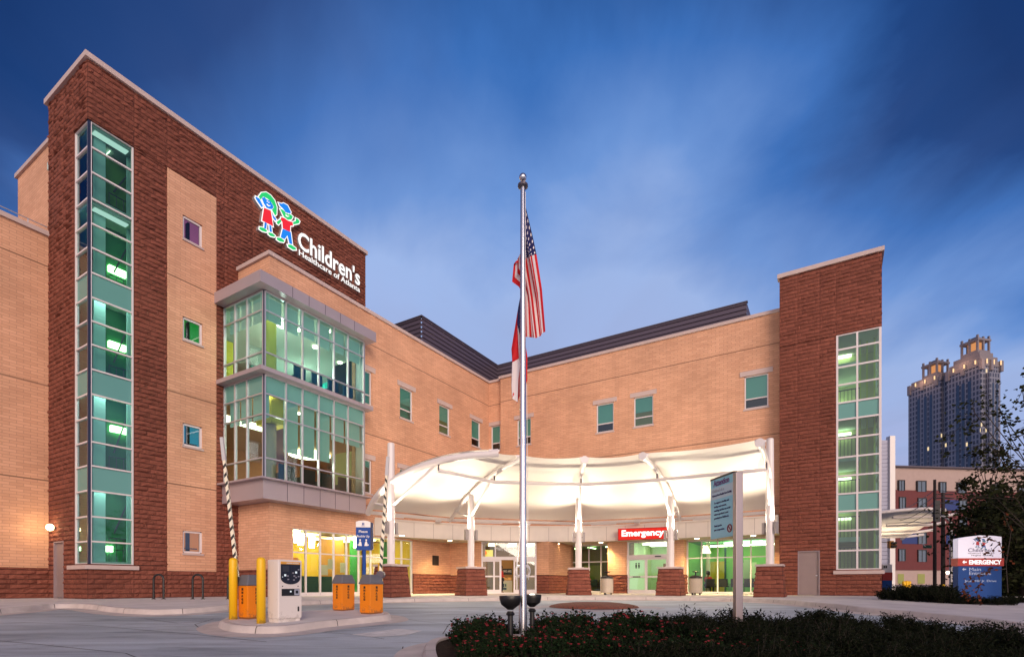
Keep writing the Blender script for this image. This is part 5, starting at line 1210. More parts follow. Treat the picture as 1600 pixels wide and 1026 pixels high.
mb = MB(); mb.plate([(-.19, 1.12), (-.19, 1.0), (-.04, 1.0), (-.04, 1.12)], fp, .0, .015); mb.plate([(.01, 1.13), (.01, .84), (.014, .84), (.014, 1.13)], fp, .0, .016); mb.build('screen', M('screen', (.03, .03, .035), .1), cp)
mb = MB(); mb.plate([(-.15, .95), (-.15, .91), (-.11, .91), (-.11, .95)], fp, .01, .02); mb.plate([(.10, 1.01), (.10, .97), (.14, .97), (.14, 1.01)], fp, .01, .02); mb.plate([(-.20, .89), (-.18, .89), (-.18, .9), (-.20, .9)], fp, .01, .02)
mb.plate([(.0 - .02, .62), (-.02, .59), (.01, .59), (.01, .62)], fp, .01, .02); mb.build('button', emis('button', (.9, .95, 1), .8), cp)
mb = MB()
for y, z in ((-.09, .93), (.03, .99), (.06, .93), (.10, .90), (.16, .92), (.16, 1.06), (-.08, .86), (.05, .85)): mb.plate([(y, z), (y, z - .025), (y + .04, z - .025), (y + .04, z)], fp, .008, .016)
mb.build('slot', M('grey print', (.22, .22, .26), .5), cp)
mb = MB(); mb.plate([(-.20, .66), (-.20, .52), (.20, .52), (.20, .66)], fp, -.01, .012); lp = mb.build('ticket_panel', BLACK, pm)
mb = MB(); mb.plate([(.08, .65), (.08, .53), (.19, .53), (.19, .65)], fp, .0, .018); mb.plate([(.105, .63), (.105, .56), (.165, .56), (.165, .63)], fp, .0, .016); mb.build('reader', ALU, lp)
mb = MB(); mb.plate([(.105, .625), (.105, .565), (.165, .565), (.165, .625)], fp, .01, .022); mb.build('reader_slot', BLACK, lp)
mb = MB(); mb.plate([(.165, .30), (.165, .20), (.20, .20), (.20, .30)], fp, -.01, .012); mb.build('lock', BLACK, pm, bevel=.01)
mb = MB(); mb.plate([(-.19, .72), (-.19, .70), (-.17, .70), (-.17, .72)], fp, .0, .006); mb.plate([(.16, .72), (.16, .705), (.19, .705), (.19, .72)], fp, .0, .006); mb.build('arrow_mark', BLACK, pm)
# barrier boxes and arms
def barrier(u, v, sc_, label, hood_mat):
    P_ = gp(u, v, .15) + Vector((0, .15, 0)); t = thing('barrier_box', label, 'barrier box', P_, 'orange parking barrier boxes')
    def g(a, b, z): return P_ + E1 * a + E2 * b + Vector((0, 0, z))
    def pr(r0, r1, z0, z1, mb): k = [(-1, -1), (1, -1), (1, 1), (-1, 1)]; mb.hexa([g(a * r0, b * r0 * 1.15, z0) for a, b in k], [g(a * r1, b * r1 * 1.15, z1) for a, b in k])
    mb = MB(); pr(.175, .175, .03, .70 * sc_, mb); bd = mb.build('body', ORG, t, bevel=.012)
    mb = MB(); pr(.20, .14, .70 * sc_, .93 * sc_, mb); mb.build('hood', hood_mat, t, bevel=.02)
    mb = MB(); pr(.16, .16, -.02, .03, mb); mb.build('base', M('rusty base', (.25, .10, .03), .8), t)
    for n_, a_, s_ in ((E1, E2, 1), (-E2, E1, 1)):
        o_ = P_ + n_ * (.178 if n_ == E1 else .204) ; 
        text('MAGIC', o_ + a_ * .05 + Vector((0, 0, .58 * sc_)), (0, 0, -1), a_, .085, BLACK, bd, width=.20, bold=.03, n_off=.004) if False else None
        for i, ch in enumerate('-NAGE'):
            text(ch if i else '\u25A0', o_ - a_ * .035 + Vector((0, 0, (.60 - .07 * i) * sc_)), a_, (0, 0, 1), .07, BLACK, bd, width=.05, bold=.02, n_off=.005, name='vertical_lettering')
    return P_, t
HOOD = M('slate hood', (.13, .135, .16), .5)
b1, t1 = barrier(388, 966, 1.0, 'leftmost orange barrier box, between the two tall yellow bollards', HOOD)
b2, t2 = barrier(534, 953.5, .97, 'middle orange barrier box standing alone right of the pay machine', HOOD)
b3, t3 = barrier(577.5, 958.5, .99, 'rightmost orange barrier box below the blue buckle up sign', HOOD)
def stripes():
    m, n, l, b = newmat('barrier stripes'); t = n.new('ShaderNodeTexCoord'); s = n.new('ShaderNodeSeparateXYZ'); l.new(t.outputs['UV'], s.inputs[0])
    k = MM(n, l, 'ADD', MM(n, l, 'MULTIPLY', s.outputs[1], 4.6), MM(n, l, 'MULTIPLY', s.outputs[0], 6))
    f = MM(n, l, 'GREATER_THAN', MM(n, l, 'FRACT', k), .62)
    mxx = n.new('ShaderNodeMix'); mxx.data_type = 'RGBA'; l.new(f, mxx.inputs[0]); mxx.inputs[6].default_value = (.82, .76, .60, 1); mxx.inputs[7].default_value = (.02, .02, .02, 1)
    l.new(mxx.outputs[2], b.inputs['Base Color']); b.inputs['Roughness'].default_value = .4; return m
STR = stripes()
def arm(a, b, label, t):
    d = (b - a).normalized(); sx_ = d.cross(Vector((0, 1, 0))).normalized(); sy = d.cross(sx_)
    mb = MB()
    r = [(-1, -1), (1, -1), (1, 1), (-1, 1)]
    mb.hexa([a + sx_ * x * .036 + sy * y * .022 for x, y in r], [b + sx_ * x * .027 + sy * y * .02 for x, y in r]); ao = mb.build('barrier_arm', STR, t, label=label)
    mb = MB(); c1 = a.lerp(b, .84); mb.hexa([c1 + sx_ * x * .038 + sy * y * .025 for x, y in r], [b + sx_ * x * .032 + sy * y * .025 for x, y in r]); mb.build('end_cap', M('grey arm end', (.5, .5, .52), .4), ao)
    mb = MB(); mb.tube([a - Vector((0, .06, 0)), a + Vector((0, .14, 0))], .09, 14); mb.box(a - Vector((0, 0, .12)), .08, .1, .2); mb.build('pivot', DARKMETAL, ao)
arm(at(371.5, b1.y - .05, 907), at(346.5, b1.y - .05, 683), 'raised striped barrier arm leaning left', t1)
arm(at(594.5, b3.y + .1, 897), at(606, b3.y + .1, 713), 'raised striped barrier arm standing upright', t3)
# buckle-up sign
Y = b3.y + .35; S0 = at(569, Y, z=zr(Y) + .14)
bs = thing('buckle_up_sign', 'blue Please Buckle Up sign with rounded white top on a blue post', 'sign', S0)
BLU = M('sign blue paint', (.006, .06, .30), .5, spec=.25)
mb = MB(); mb.tube([S0, at(569, Y, 859)], .045, 12); mb.build('post', BLU, bs, smooth=True)
ang = R(8); sx_ = Vector((math.cos(ang), math.sin(ang), 0)); sn = Vector((sx_.y, -sx_.x, 0)); cc = at(568, Y, 859) ; wS = .17; hS = .72
def sf_(x, z, d): return cc + sx_ * x + Vector((0, 0, z)) + sn * d
mb = MB(); mb.plate([(-wS, 0), (wS, 0), (wS, .55), (-wS, .55)], sf_, -.06, .06); mb.build('panel', BLU, bs)
mb = MB(); mb.plate([(-wS, .55), (wS, .55), (wS, .68), (wS * .6, .705), (0, .715), (-wS * .6, .705), (-wS, .68)], sf_, -.06, .062); wp = mb.build('panel_top', WHITE, bs)
mb = MB(); mb.plate([(wS, 0), (wS + .06, .02), (wS + .06, .66), (wS, .68)], sf_, -.07, .03); mb.build('side_edge', M('navy edge', (.01, .02, .08), .5), bs)
text('Please', sf_(0, .42, .063), sx_, (0, 0, 1), .085, WHITE, bs, align='CENTER', bold=.01); text('Buckle Up', sf_(0, .31, .063), sx_, (0, 0, 1), .075, WHITE, bs, align='CENTER', width=.29, bold=.01)
text("Children's", sf_(0, .575, .066), sx_, (0, 0, 1), .025, BLU, bs, align='CENTER')
mb = MB()
for s_ in (-1, 1):
    mb.plate([(s_ * .10, .10), (s_ * .03, .10), (s_ * .045, .19), (s_ * .075, .22), (s_ * .10, .17)], sf_, .05, .066); mb.plate([(s_ * .055, .22), (s_ * .09, .22), (s_ * .09, .26), (s_ * .055, .26)], sf_, .05, .067); mb.plate([(s_ * .10, .11), (s_ * .13, .11), (s_ * .13, .14), (s_ * .10, .14)], sf_, .05, .0665)
mb.build('seated_child_symbol', WHITE, bs)
mb = MB(); mb.plate([(-.025, .60), (-.005, .60), (-.005, .66), (-.025, .66)], sf_, .05, .068); mb.plate([(.005, .60), (.025, .60), (.025, .66), (.005, .66)], sf_, .05, .068); mb.build('small_emblem', BLU, bs)
# attention sign
Y0 = 8.9; PB = gp(1153, 985, .1); Pq = at(1153, Y0, z=zr(Y0) + .05); top = zat(Pq, 738)
an = thing('attention_sign', 'light blue Attention notice on a tall brushed metal post among the shrubs', 'sign', Pq)
BRUSH = M('brushed aluminium', (.34, .30, .32), .38, .85)
mb = MB(); mb.box(Pq, .13, .10, top - Pq.z, R(10)); mb.build('post', BRUSH, an, bevel=.008)
A_ = at(1110.5, 9.75, 841); B_ = at(1147.5, 9.0, 837); ux = Vector((B_.x - A_.x, B_.y - A_.y, 0)); Lp = ux.length; ux.normalize(); nn_ = Vector((ux.y, -ux.x, 0)); zb = (A_.z + B_.z) / 2; Hp = zat(A_, 750.6) - A_.z
def af(x, z, d): return Vector((A_.x, A_.y, zb)) + ux * x + Vector((0, 0, z)) + nn_ * d
LB = M('light blue notice', (.36, .82, .96), .4, spec=.3); LB2 = M('pale band', (.66, .86, .94), .4, spec=.3); NAVY = M('navy print', (.02, .03, .16), .6)
mb = MB(); mb.plate([(0, 0), (Lp, 0), (Lp, Hp), (0, Hp)], af, -.05, .0); mb.build('panel', LB, an)
mb = MB(); mb.plate([(0, Hp * .66), (Lp, Hp * .66), (Lp, Hp * .86), (0, Hp * .86)], af, -.01, .003); mb.build('pale_band', LB2, an)
mb = MB(); mb.plate([(0, Hp), (Lp, Hp), (Lp, Hp + .03), (0, Hp + .03)], af, -.05, .01); mb.build('top_rail', BLACK, an)
text('Attention', af(Lp * .14, Hp * .885, .002), ux, (0, 0, 1), .15, M('purple print', (.13, .02, .20), .5), an, width=Lp * .66, bold=.02)
text("Children's is a", af(Lp * .08, Hp * .78, .006), ux, (0, 0, 1), .08, M('faded print', (.55, .60, .62), .6), an, width=Lp * .5)
text('Tobacco Free Health Care Facility', af(Lp * .08, Hp * .71, .006), ux, (0, 0, 1), .05, NAVY, an, width=Lp * .82)
for i, s_ in enumerate(('To support a healthy and', 'healing environment,', 'smoking and the use of all', 'tobacco products is not', "permitted at Children's.", '', 'Thank you for', 'your cooperation.')):
    if s_: text(s_, af(Lp * .16, Hp * (.585 - .065 * i), .002), ux, (0, 0, 1), .048, NAVY, an, width=Lp * .026 * len(s_))
c_ = af(Lp * .82, Hp * .13, .004)
mb = MB(); mb.tube([c_ + (ux * math.cos(t) + Vector((0, 0, math.sin(t)))) * .062 for t in [i * math.pi / 12 for i in range(25)]], .011, 6); mb.tube([c_ + (ux * -.04 + Vector((0, 0, .04))), c_ + (ux * .04 - Vector((0, 0, .04)))], .009, 6); mb.build('no_smoking_symbol', M('dark red print', (.25, .01, .04), .5), an)
mb = MB(); mb.plate([(Lp * .82 - .05, Hp * .13 - .05), (Lp * .82 + .05, Hp * .13 - .05), (Lp * .82 + .05, Hp * .13 + .05), (Lp * .82 - .05, Hp * .13 + .05)], af, -.01, .0015); mb.build('symbol_ground', WHITE, an)
# flagpole
YF = 7.8; F0 = at(817, YF, z=zr(YF) + .1); ft = zat(F0, 290)
fp_ = thing('flagpole', 'tall polished metal flagpole with a silver ball rising from the rose bed', 'flagpole', F0)
STEEL = M('polished steel', (.72, .72, .76), .22, .95)
mb = MB(); mb.tube([F0, Vector((F0.x, F0.y, 1.5)), Vector((F0.x, F0.y, ft))], [.062, .052, .036], 24); mb.build('pole', STEEL, fp_, smooth=True)
mb = MB(); mb.lathe((F0.x, F0.y, ft), [(.045, -.03), (.075, -.02), (.075, .01), (.03, .03)], 16); mb.tube([Vector((F0.x, F0.y, ft)), Vector((F0.x, F0.y, ft + .08))], .015, 8); mb.build('truck', DARKMETAL, fp_)
mb = MB(); mb.ball(Vector((F0.x, F0.y, ft + .12)), .055, n=20, m=12); mb.build('ball_finial', STEEL, fp_, smooth=2)
mb = MB(); mb.lathe(F0, [(.20, -.12), (.19, .08), (.12, .14), (.085, .15)], 24); mb.box(F0 + Vector((-.06, -.1, .0)), .25, .18, .16); mb.build('base_collar', CURB, fp_, smooth=True)
mb = MB(); X = F0.x
mb.tube([at(806, YF - .05, 905), at(808, YF - .05, 880), at(812, YF - .06, 845), at(815, YF - .06, 800), at(820, YF - .06, 560), at(821, YF - .05, 300)], .004, 5)
mb.tube([at(826, YF - .05, 905), at(823, YF - .05, 860), at(825, YF - .05, 820), at(823, YF - .05, 600)], .004, 5); mb.build('halyard', WHITE, fp_)
mb = MB()
for s_, u in ((-1, 812), (1, 822)):
    for j in range(5):
        mb.tube([at(u + s_ * 1.5, YF - .03 + .006 * j, 890 + j * .8) + Vector((.045 * math.cos(t), 0, .075 * math.sin(t))) for t in [i * math.pi / 8 for i in range(17)]], .0055, 5)
mb.build('rope_coil', WHITE, fp_)
# flags
def flagmat(kind):
    m, n, l, b = newmat(kind); t = n.new('ShaderNodeTexCoord'); s = n.new('ShaderNodeSeparateXYZ'); l.new(t.outputs['UV'], s.inputs[0]); U, V = s.outputs[0], s.outputs[1]
    def mixc(f, a, c):
        x = n.new('ShaderNodeMix'); x.data_type = 'RGBA'; l.new(f, x.inputs[0])
        for i, k in ((6, a), (7, c)):
            if isinstance(k, tuple): x.inputs[i].default_value = k + (1,)
            else: l.new(k, x.inputs[i])
        return x.outputs[2]
    RED, WH, NV = (.60, .008, .014), (.80, .76, .78), (.012, .014, .10)
    if kind == 'striped flag cloth':
        st_ = MM(n, l, 'GREATER_THAN', MM(n, l, 'MODULO', MM(n, l, 'MULTIPLY', V, 13), 2), 1.0)
        base = mixc(st_, RED, WH); can_ = MM(n, l, 'MULTIPLY', MM(n, l, 'LESS_THAN', U, .40), MM(n, l, 'LESS_THAN', V, 7 / 13))
        fu = MM(n, l, 'SUBTRACT', MM(n, l, 'FRACT', MM(n, l, 'MULTIPLY', U, 20)), .5); fv = MM(n, l, 'SUBTRACT', MM(n, l, 'FRACT', MM(n, l, 'MULTIPLY', V, 5 * 13 / 7)), .5)
        d = MM(n, l, 'ADD', MM(n, l, 'MULTIPLY', fu, fu), MM(n, l, 'MULTIPLY', fv, fv)); star = MM(n, l, 'LESS_THAN', d, .045)
        col = mixc(can_, base, mixc(star, NV, WH))
    else:
        a_ = MM(n, l, 'GREATER_THAN', V, 1 / 3); c2 = MM(n, l, 'GREATER_THAN', V, 2 / 3); base = mixc(c2, mixc(a_, RED, WH), RED)
        can_ = MM(n, l, 'MULTIPLY', MM(n, l, 'LESS_THAN', U, .42), MM(n, l, 'LESS_THAN', V, 2 / 3)); col = mixc(can_, base, NV)
    l.new(col, b.inputs['Base Color']); b.inputs['Roughness'].default_value = .75
    tr = n.new('ShaderNodeBsdfTranslucent'); l.new(col, tr.inputs[0]); mx_ = n.new('ShaderNodeMixShader'); mx_.inputs[0].default_value = .18
    l.new(b.outputs[0], mx_.inputs[1]); l.new(tr.outputs[0], mx_.inputs[2]); l.new(mx_.outputs[0], n['Material Output'].inputs[0])
    return m
def flag(name, label, fn, matl, nu=60, nv=44):
    mb = MB(); mb.uv = []
    for i in range(nu + 1):
        for j in range(nv + 1): mb.v.append(fn(i / nu, j / nv)); mb.uv.append((i / nu, j / nv))
    mb.f = [[i * (nv + 1) + j, (i + 1) * (nv + 1) + j, (i + 1) * (nv + 1) + j + 1, i * (nv + 1) + j + 1] for i in range(nu) for j in range(nv)]; mb.mi = [0] * len(mb.f)
    o = tag(mb.build(name, matl, smooth=2), label, 'flag', 'flags on the pole'); return o
def lerp(a, b, t): return a + (b - a) * t
def pl_(pts, t):
    for (t0, u0, v0), (t1, u1, v1) in zip(pts, pts[1:]):
        if t <= t1: k = (t - t0) / (t1 - t0); k = k * k * (3 - 2 * k) * .4 + k * .6; return lerp(u0, u1, k), lerp(v0, v1, k)
    return pts[-1][1:]
TOPC = [(0, 820, 318), (.4, 837, 397), (.7, 846, 452), (1, 852, 518)]
MIDC = [(0, 819, 380), (.4, 821, 404), (.7, 832, 470), (1, 839, 528)]
LOWC = [(0, 818, 408), (.12, 803, 412), (.25, 801, 440), (.4, 812, 448), (.6, 821, 466), (1, 822, 526)]
def usf(f, h):
    if h < .5: a, b, k = pl_(TOPC, f), pl_(MIDC, f), h / .5
    else: a, b, k = pl_(MIDC, f), pl_(LOWC, f), (h - .5) / .5
    u, v = lerp(a[0], b[0], k), lerp(a[1], b[1], k)
    y = YF + .08 + .055 * math.sin(h * 15 + f * 2.5) * min(1, f * 3) + (.13 * math.sin(math.pi * min(1, f / .5)) * max(0, h - .5) * 2) + .05 * math.sin(f * 9 + h * 4)
    u += 1.3 * math.sin(h * 15 + 1 + f * 2) * min(1, f * 4)
    return at(u, y, v)
flag('striped_flag', 'red and white striped flag with blue starry corner hanging limp, upper on the pole', usf, flagmat('striped flag cloth'))
GC = [[(0, 816, 448), (.4, 810, 478), (.55, 799, 545), (.68, 800, 560), (.8, 815, 570), (1, 817, 590)], [(0, 817, 480), (.4, 808, 502), (.55, 811, 560), (.68, 800, 566), (.8, 799, 600), (1, 800, 622)],
      [(0, 817, 510), (.4, 812, 520), (.6, 814, 560), (.8, 810, 592), (1, 809, 628)], [(0, 818, 520), (.3, 824, 556), (.7, 824, 594), (1, 806, 632)]]
def gaf(f, h):
    k = min(2, int(h * 3)); a, b = pl_(GC[k], f), pl_(GC[k + 1], f); t = h * 3 - k
    y = YF + .17 - .08 * math.sin(math.pi * h) + .012 * math.sin(h * 20 + f * 5)
    return at(lerp(a[0], b[0], t), y, lerp(a[1], b[1], t))
flag('state_flag', 'red, white and blue flag folded narrow against the pole, lower of two flags', gaf, flagmat('three bar flag cloth'), 40, 30)
# flag floodlights
def flood(u, Yd, w_, label, lit):
    G = at(u, Yd, z=zr(Yd) + .08); zt_ = zat(G, 930 if not lit else 928)
    t = thing('flag_floodlight', label, 'floodlight', G, 'flag floodlights in the bed')
    mb = MB(); mb.tube([G, Vector((G.x, G.y, zt_ - .26))], .04, 12); mb.lathe(G, [(.05, zt_ - .28 - G.z), (.065, zt_ - .26 - G.z), (.04, zt_ - .22 - G.z)], 12); mb.build('post', BLACK, t, smooth=True)
    mb = MB(); pr_ = [(.04, -.20), (.08, -.165), (.13, -.13), (w_, -.06), (w_ + .005, -.01), (w_, 0), (w_ - .015, -.005), (w_ - .02, -.03)]
    mb.lathe((G.x, G.y, zt_), pr_, 24); mb.build('bowl', BLACK, t, smooth=True)
    mb = MB(); mb.lathe((G.x, G.y, zt_), [(w_ - .02, -.03), (w_ - .05, -.012), (.02, 0.004)], 24)
    mb.build('lens', emis('flood lens', (1, .95, .85), 10) if lit else M('dull lens', (.2, .2, .2), .2), t, smooth=True)
    li = bpy.data.lights.new('flood', 'SPOT'); li.energy = 90; li.color = (1, .93, .82); li.spot_size = R(50); li.spot_blend = .5; li.shadow_soft_size = .08
    lo = bpy.data.objects.new('flood_lamp', li); COL.objects.link(lo); lo.parent = t; lo.location = (0, 0, zt_ - G.z + .03); lo.rotation_euler = (Vector((F0.x, F0.y, 4.4)) - Vector((G.x, G.y, zt_))).to_track_quat('-Z', 'Y').to_euler()
flood(797.5, 7.55, .155, 'black bowl floodlight left of the flagpole, nearer the viewer', False)
flood(831.5, 8.5, .145, 'black bowl floodlight right of the flagpole with its lens glowing', True)

# ------------------------------------------------------------------ planting bed
bpx = [(676, 1060), (664, 1030), (662, 1012), (667, 1001), (684, 994.5), (720, 989), (800, 981), (900, 975), (1000, 972), (1120, 971), (1250, 973), (1400, 980), (1520, 990), (1640, 1003), (1900, 1035)]
bl = smooth_line([gp(u, v, .15) for u, v in bpx])
rw = curb('bed_curb', bl, inner_sign=-1, w_=.16)
mb = MB(); soil = [r[4] - Vector((0, 0, .03)) for r in rw]; cb = Vector((4, 3.0, zr(3) + .1))
def soilz(p): return Vector((p.x, p.y, zr(p.y) + .12))
K = 10
for i in range(len(soil) - 1):
    for k in range(K):
        a, b = soil[i].lerp(cb, k / K), soil[i + 1].lerp(cb, k / K); c_, d = soil[i + 1].lerp(cb, (k + 1) / K), soil[i].lerp(cb, (k + 1) / K)
        mb.quad(*[soilz(x) for x in (a, b, c_, d)])
mb.build('bed_soil', SOIL, kind='structure')
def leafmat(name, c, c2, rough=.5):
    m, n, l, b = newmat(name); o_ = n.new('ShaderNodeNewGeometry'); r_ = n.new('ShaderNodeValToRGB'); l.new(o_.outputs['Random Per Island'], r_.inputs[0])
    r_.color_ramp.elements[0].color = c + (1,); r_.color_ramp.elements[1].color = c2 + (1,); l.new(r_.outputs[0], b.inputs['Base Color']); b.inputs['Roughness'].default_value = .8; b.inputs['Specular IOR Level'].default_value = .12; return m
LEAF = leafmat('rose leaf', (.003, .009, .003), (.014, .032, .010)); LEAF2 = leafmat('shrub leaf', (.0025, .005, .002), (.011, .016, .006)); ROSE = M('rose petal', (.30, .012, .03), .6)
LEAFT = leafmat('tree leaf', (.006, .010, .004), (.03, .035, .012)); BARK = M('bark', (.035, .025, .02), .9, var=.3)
def leaf(mb, p, d, s, r_, w_=.5):
    d = d.normalized(); x = d.orthogonal().normalized(); x.rotate(Matrix.Rotation(r_.uniform(0, 6.28), 3, d))
    up_ = d.cross(x) * s * .12
    mb.add([p, p + d * s * .5 + x * s * w_ * .5 - up_, p + d * s, p + d * s * .5 - x * s * w_ * .5 - up_], [(0, 1, 2, 3)])
def shrub_mesh(seed, h, r_, nst, nl, ls_, flowers, spray=False):
    g = random.Random(seed); st_, lf, fl = MB(), MB(), MB()
    for i in range(nst):
        a = g.uniform(0, 6.28); rr = r_ * math.sqrt(g.random()); base = Vector((math.cos(a) * rr * .5, math.sin(a) * rr * .5, 0))
        tipz = h * g.uniform(.55, 1.05) * (1 - .35 * (rr / r_) ** 2)
        if spray and g.random() < .16: tipz *= 1.4
        tip = Vector((math.cos(a) * rr * 1.05, math.sin(a) * rr * 1.05, tipz)); bend = Vector((g.uniform(-.06, .06), g.uniform(-.06, .06), 0)); mid = base.lerp(tip, .5) + bend
        st_.tube([base, mid, tip], [.006, .004, .002], 4, False)
        for j in range(nl):
            t = g.uniform(.2, 1.0) ** .7; p = (base.lerp(mid, t * 2) if t < .5 else mid.lerp(tip, t * 2 - 1)) + Vector((g.uniform(-1, 1), g.uniform(-1, 1), g.uniform(-1, 1))) * .045
            leaf(lf, p, Vector((g.uniform(-1, 1), g.uniform(-1, 1), g.uniform(-.2, .8))), ls_ * g.uniform(.6, 1.2), g, .55 if not spray else .32)
        if flowers and g.random() < flowers:
            for k in range(5): leaf(fl, tip + Vector((0, 0, .0)), Vector((math.cos(k * 1.26), math.sin(k * 1.26), .8)), .030, g, .9)
    return st_, lf, fl
def shrub_proto(seed, h, r_, nst, nl, ls_, flowers, name, leafm, spray=False):
    st_, lf, fl = shrub_mesh(seed, h, r_, nst, nl, ls_, flowers, spray)
    t = thing(name, '', 'shrub', (0, 0, 0))
    st_.build('stems', BARK, t); lf.build('foliage', leafm, t)
    if fl.v: fl.build('blossom', ROSE, t)
    return t
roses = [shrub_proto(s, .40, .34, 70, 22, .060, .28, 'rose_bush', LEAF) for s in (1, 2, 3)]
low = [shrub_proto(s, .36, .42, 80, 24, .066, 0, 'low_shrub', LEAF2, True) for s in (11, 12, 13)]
tree_map = kid_map()
used = set()
def place(protos, i, x, y, sc_, label, grp, cat):
    pr_ = protos[i % len(protos)]; loc = (x, y, zr(y) + .1); rz = rnd.uniform(0, 6.28)
    if pr_.name not in used: used.add(pr_.name); pr_.location = loc; pr_.rotation_euler = (0, 0, rz); o = pr_
    else: o = copy_thing(pr_, loc, rz, tree=tree_map)
    o.scale = (sc_,) * 3; o['label'] = label; o['category'] = cat; o['group'] = grp; return o
ORD = 'first second third fourth fifth sixth seventh eighth ninth tenth eleventh twelfth thirteenth fourteenth'.split(); ROWN = ['nearest row', 'second nearest row', 'middle row', 'fourth row', 'rearmost row']; cnt_ = {}
i = 0
ROSES_L = 'leafy rose bush dotted with small red blooms in the mulched bed around the flagpole'
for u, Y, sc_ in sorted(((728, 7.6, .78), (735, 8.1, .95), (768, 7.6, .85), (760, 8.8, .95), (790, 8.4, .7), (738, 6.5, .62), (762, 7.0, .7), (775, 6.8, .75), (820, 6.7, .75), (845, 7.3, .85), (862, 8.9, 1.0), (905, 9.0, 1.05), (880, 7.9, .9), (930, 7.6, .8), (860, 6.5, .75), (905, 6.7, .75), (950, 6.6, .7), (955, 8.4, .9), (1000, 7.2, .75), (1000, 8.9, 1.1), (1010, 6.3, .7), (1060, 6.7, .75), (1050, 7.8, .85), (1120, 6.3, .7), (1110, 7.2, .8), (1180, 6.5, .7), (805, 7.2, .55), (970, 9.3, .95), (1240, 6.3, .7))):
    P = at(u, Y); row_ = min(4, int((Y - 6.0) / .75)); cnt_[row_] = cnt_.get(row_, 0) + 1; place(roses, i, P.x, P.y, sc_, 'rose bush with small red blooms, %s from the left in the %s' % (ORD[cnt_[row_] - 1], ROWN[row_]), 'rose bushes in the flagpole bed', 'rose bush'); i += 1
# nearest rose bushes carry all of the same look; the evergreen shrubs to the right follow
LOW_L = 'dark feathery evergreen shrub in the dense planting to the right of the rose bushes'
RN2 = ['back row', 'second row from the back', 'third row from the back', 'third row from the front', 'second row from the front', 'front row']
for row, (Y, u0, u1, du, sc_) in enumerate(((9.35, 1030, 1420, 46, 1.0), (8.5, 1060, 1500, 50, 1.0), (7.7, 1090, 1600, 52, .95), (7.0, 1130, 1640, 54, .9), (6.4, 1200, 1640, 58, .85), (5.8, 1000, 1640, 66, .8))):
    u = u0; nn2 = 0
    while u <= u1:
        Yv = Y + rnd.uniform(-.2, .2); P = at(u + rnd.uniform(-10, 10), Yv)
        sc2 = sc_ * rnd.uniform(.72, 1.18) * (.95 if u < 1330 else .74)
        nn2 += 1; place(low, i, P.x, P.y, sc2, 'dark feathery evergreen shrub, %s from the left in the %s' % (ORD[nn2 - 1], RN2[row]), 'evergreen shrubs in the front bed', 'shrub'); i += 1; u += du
mbm = MB()
g = random.Random(4)
for _ in range(9000):
    u = g.uniform(985, 1660); Y = g.uniform(5.4, 9.2 if u > 1020 else 7); P = at(u, Y)
    leaf(mbm, Vector((P.x, P.y, zr(Y) + .1 + g.uniform(.0, .22))), Vector((g.uniform(-1, 1), g.uniform(-1, 1), g.uniform(0, 1))), .05, g, .4)
o = mbm.build('ground_cover', LEAF2, kind='stuff'); tag(o, 'low dark ground cover filling in beneath the evergreen shrubs', 'ground cover')
mbm = MB()
for _ in range(1500):
    u = g.uniform(672, 1050); Y = g.uniform(5.6, 8.6); P = at(u, Y)
    if P.x < bl[2].x + .25: continue
    leaf(mbm, Vector((P.x, P.y, zr(Y) + .125)), Vector((g.uniform(-1, 1), g.uniform(-1, 1), .1)), .04, g, .5)
o = mbm.build('leaf_litter', M('litter', (.07, .03, .018), .9, var=.4), kind='stuff'); tag(o, 'scattered brown leaf litter on the mulch of the flagpole bed', 'leaf litter')
# ------------------------------------------------------------------ right-hand side
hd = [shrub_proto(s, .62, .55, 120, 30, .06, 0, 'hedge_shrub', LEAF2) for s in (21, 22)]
tree_map = kid_map()
for hcount, (u, Y) in enumerate(((1398, 18.6), (1412, 17.8), (1428, 18.8), (1432, 17.3), (1450, 18.1), (1455, 16.8), (1472, 17.6), (1478, 16.4), (1500, 15.9), (1525, 15.7), (1550, 15.5), (1575, 15.4), (1466, 18.9), (1570, 17.5), (1590, 16.8))):
    P = at(u, Y); o = place(hd, i, P.x, P.y, 1.0 if u < 1480 else .5, 'dark %s hedge shrub, %s from the left around the monument sign' % ('rounded' if u < 1480 else 'low trimmed', (ORD + ['fifteenth'])[hcount]), 'hedge shrubs by the monument sign', 'shrub'); i += 1
# monument sign
YM = 17.0; A_, B_ = at(1489, YM, z=zr(YM) + .15), at(1556, YM, z=zr(YM) + .15); Wm = B_.x - A_.x
mo = thing('monument_sign', 'blue, red and white hospital direction sign reading EMERGENCY among the hedge shrubs', 'sign', (A_ + B_) / 2)
def mf(x, z, d): return Vector((A_.x + x * Wm, YM - d, z))
def zv(v): return EYE + (VH - v) / F_PX * YM
MBLU = M('monument blue', (.006, .055, .24), .5, spec=.25)
mb = MB(); mb.plate([(0, A_.z - .1), (1, A_.z - .1), (1, zv(884)), (0, zv(884))], mf, .0, .2); mb.build('blue_panel', MBLU, mo)
mb = MB(); mb.plate([(-.03, zv(884)), (1.03, zv(884)), (1.03, zv(872)), (-.03, zv(872))], mf, -.03, .24); mb.build('red_band', M('monument red', (.42, .025, .015), .4), mo)
mb = MB(); mb.plate([(0, zv(872)), (1, zv(872)), (1, zv(839)), (.85, zv(837.6)), (.5, zv(836.6)), (.15, zv(839.5)), (0, zv(842))], mf, .0, .2); mb.build('white_header', M('sign header', (.72, .70, .80), .5, emit=(.6, .6, .75), es=.35), mo)
EM2 = dict(W=M('print white', (.7, .7, .75), .5), R=M('print red', (.5, .02, .03), .5), G=M('print blue green', (.02, .2, .25), .5), B=M('print blue', (.01, .12, .4), .5))
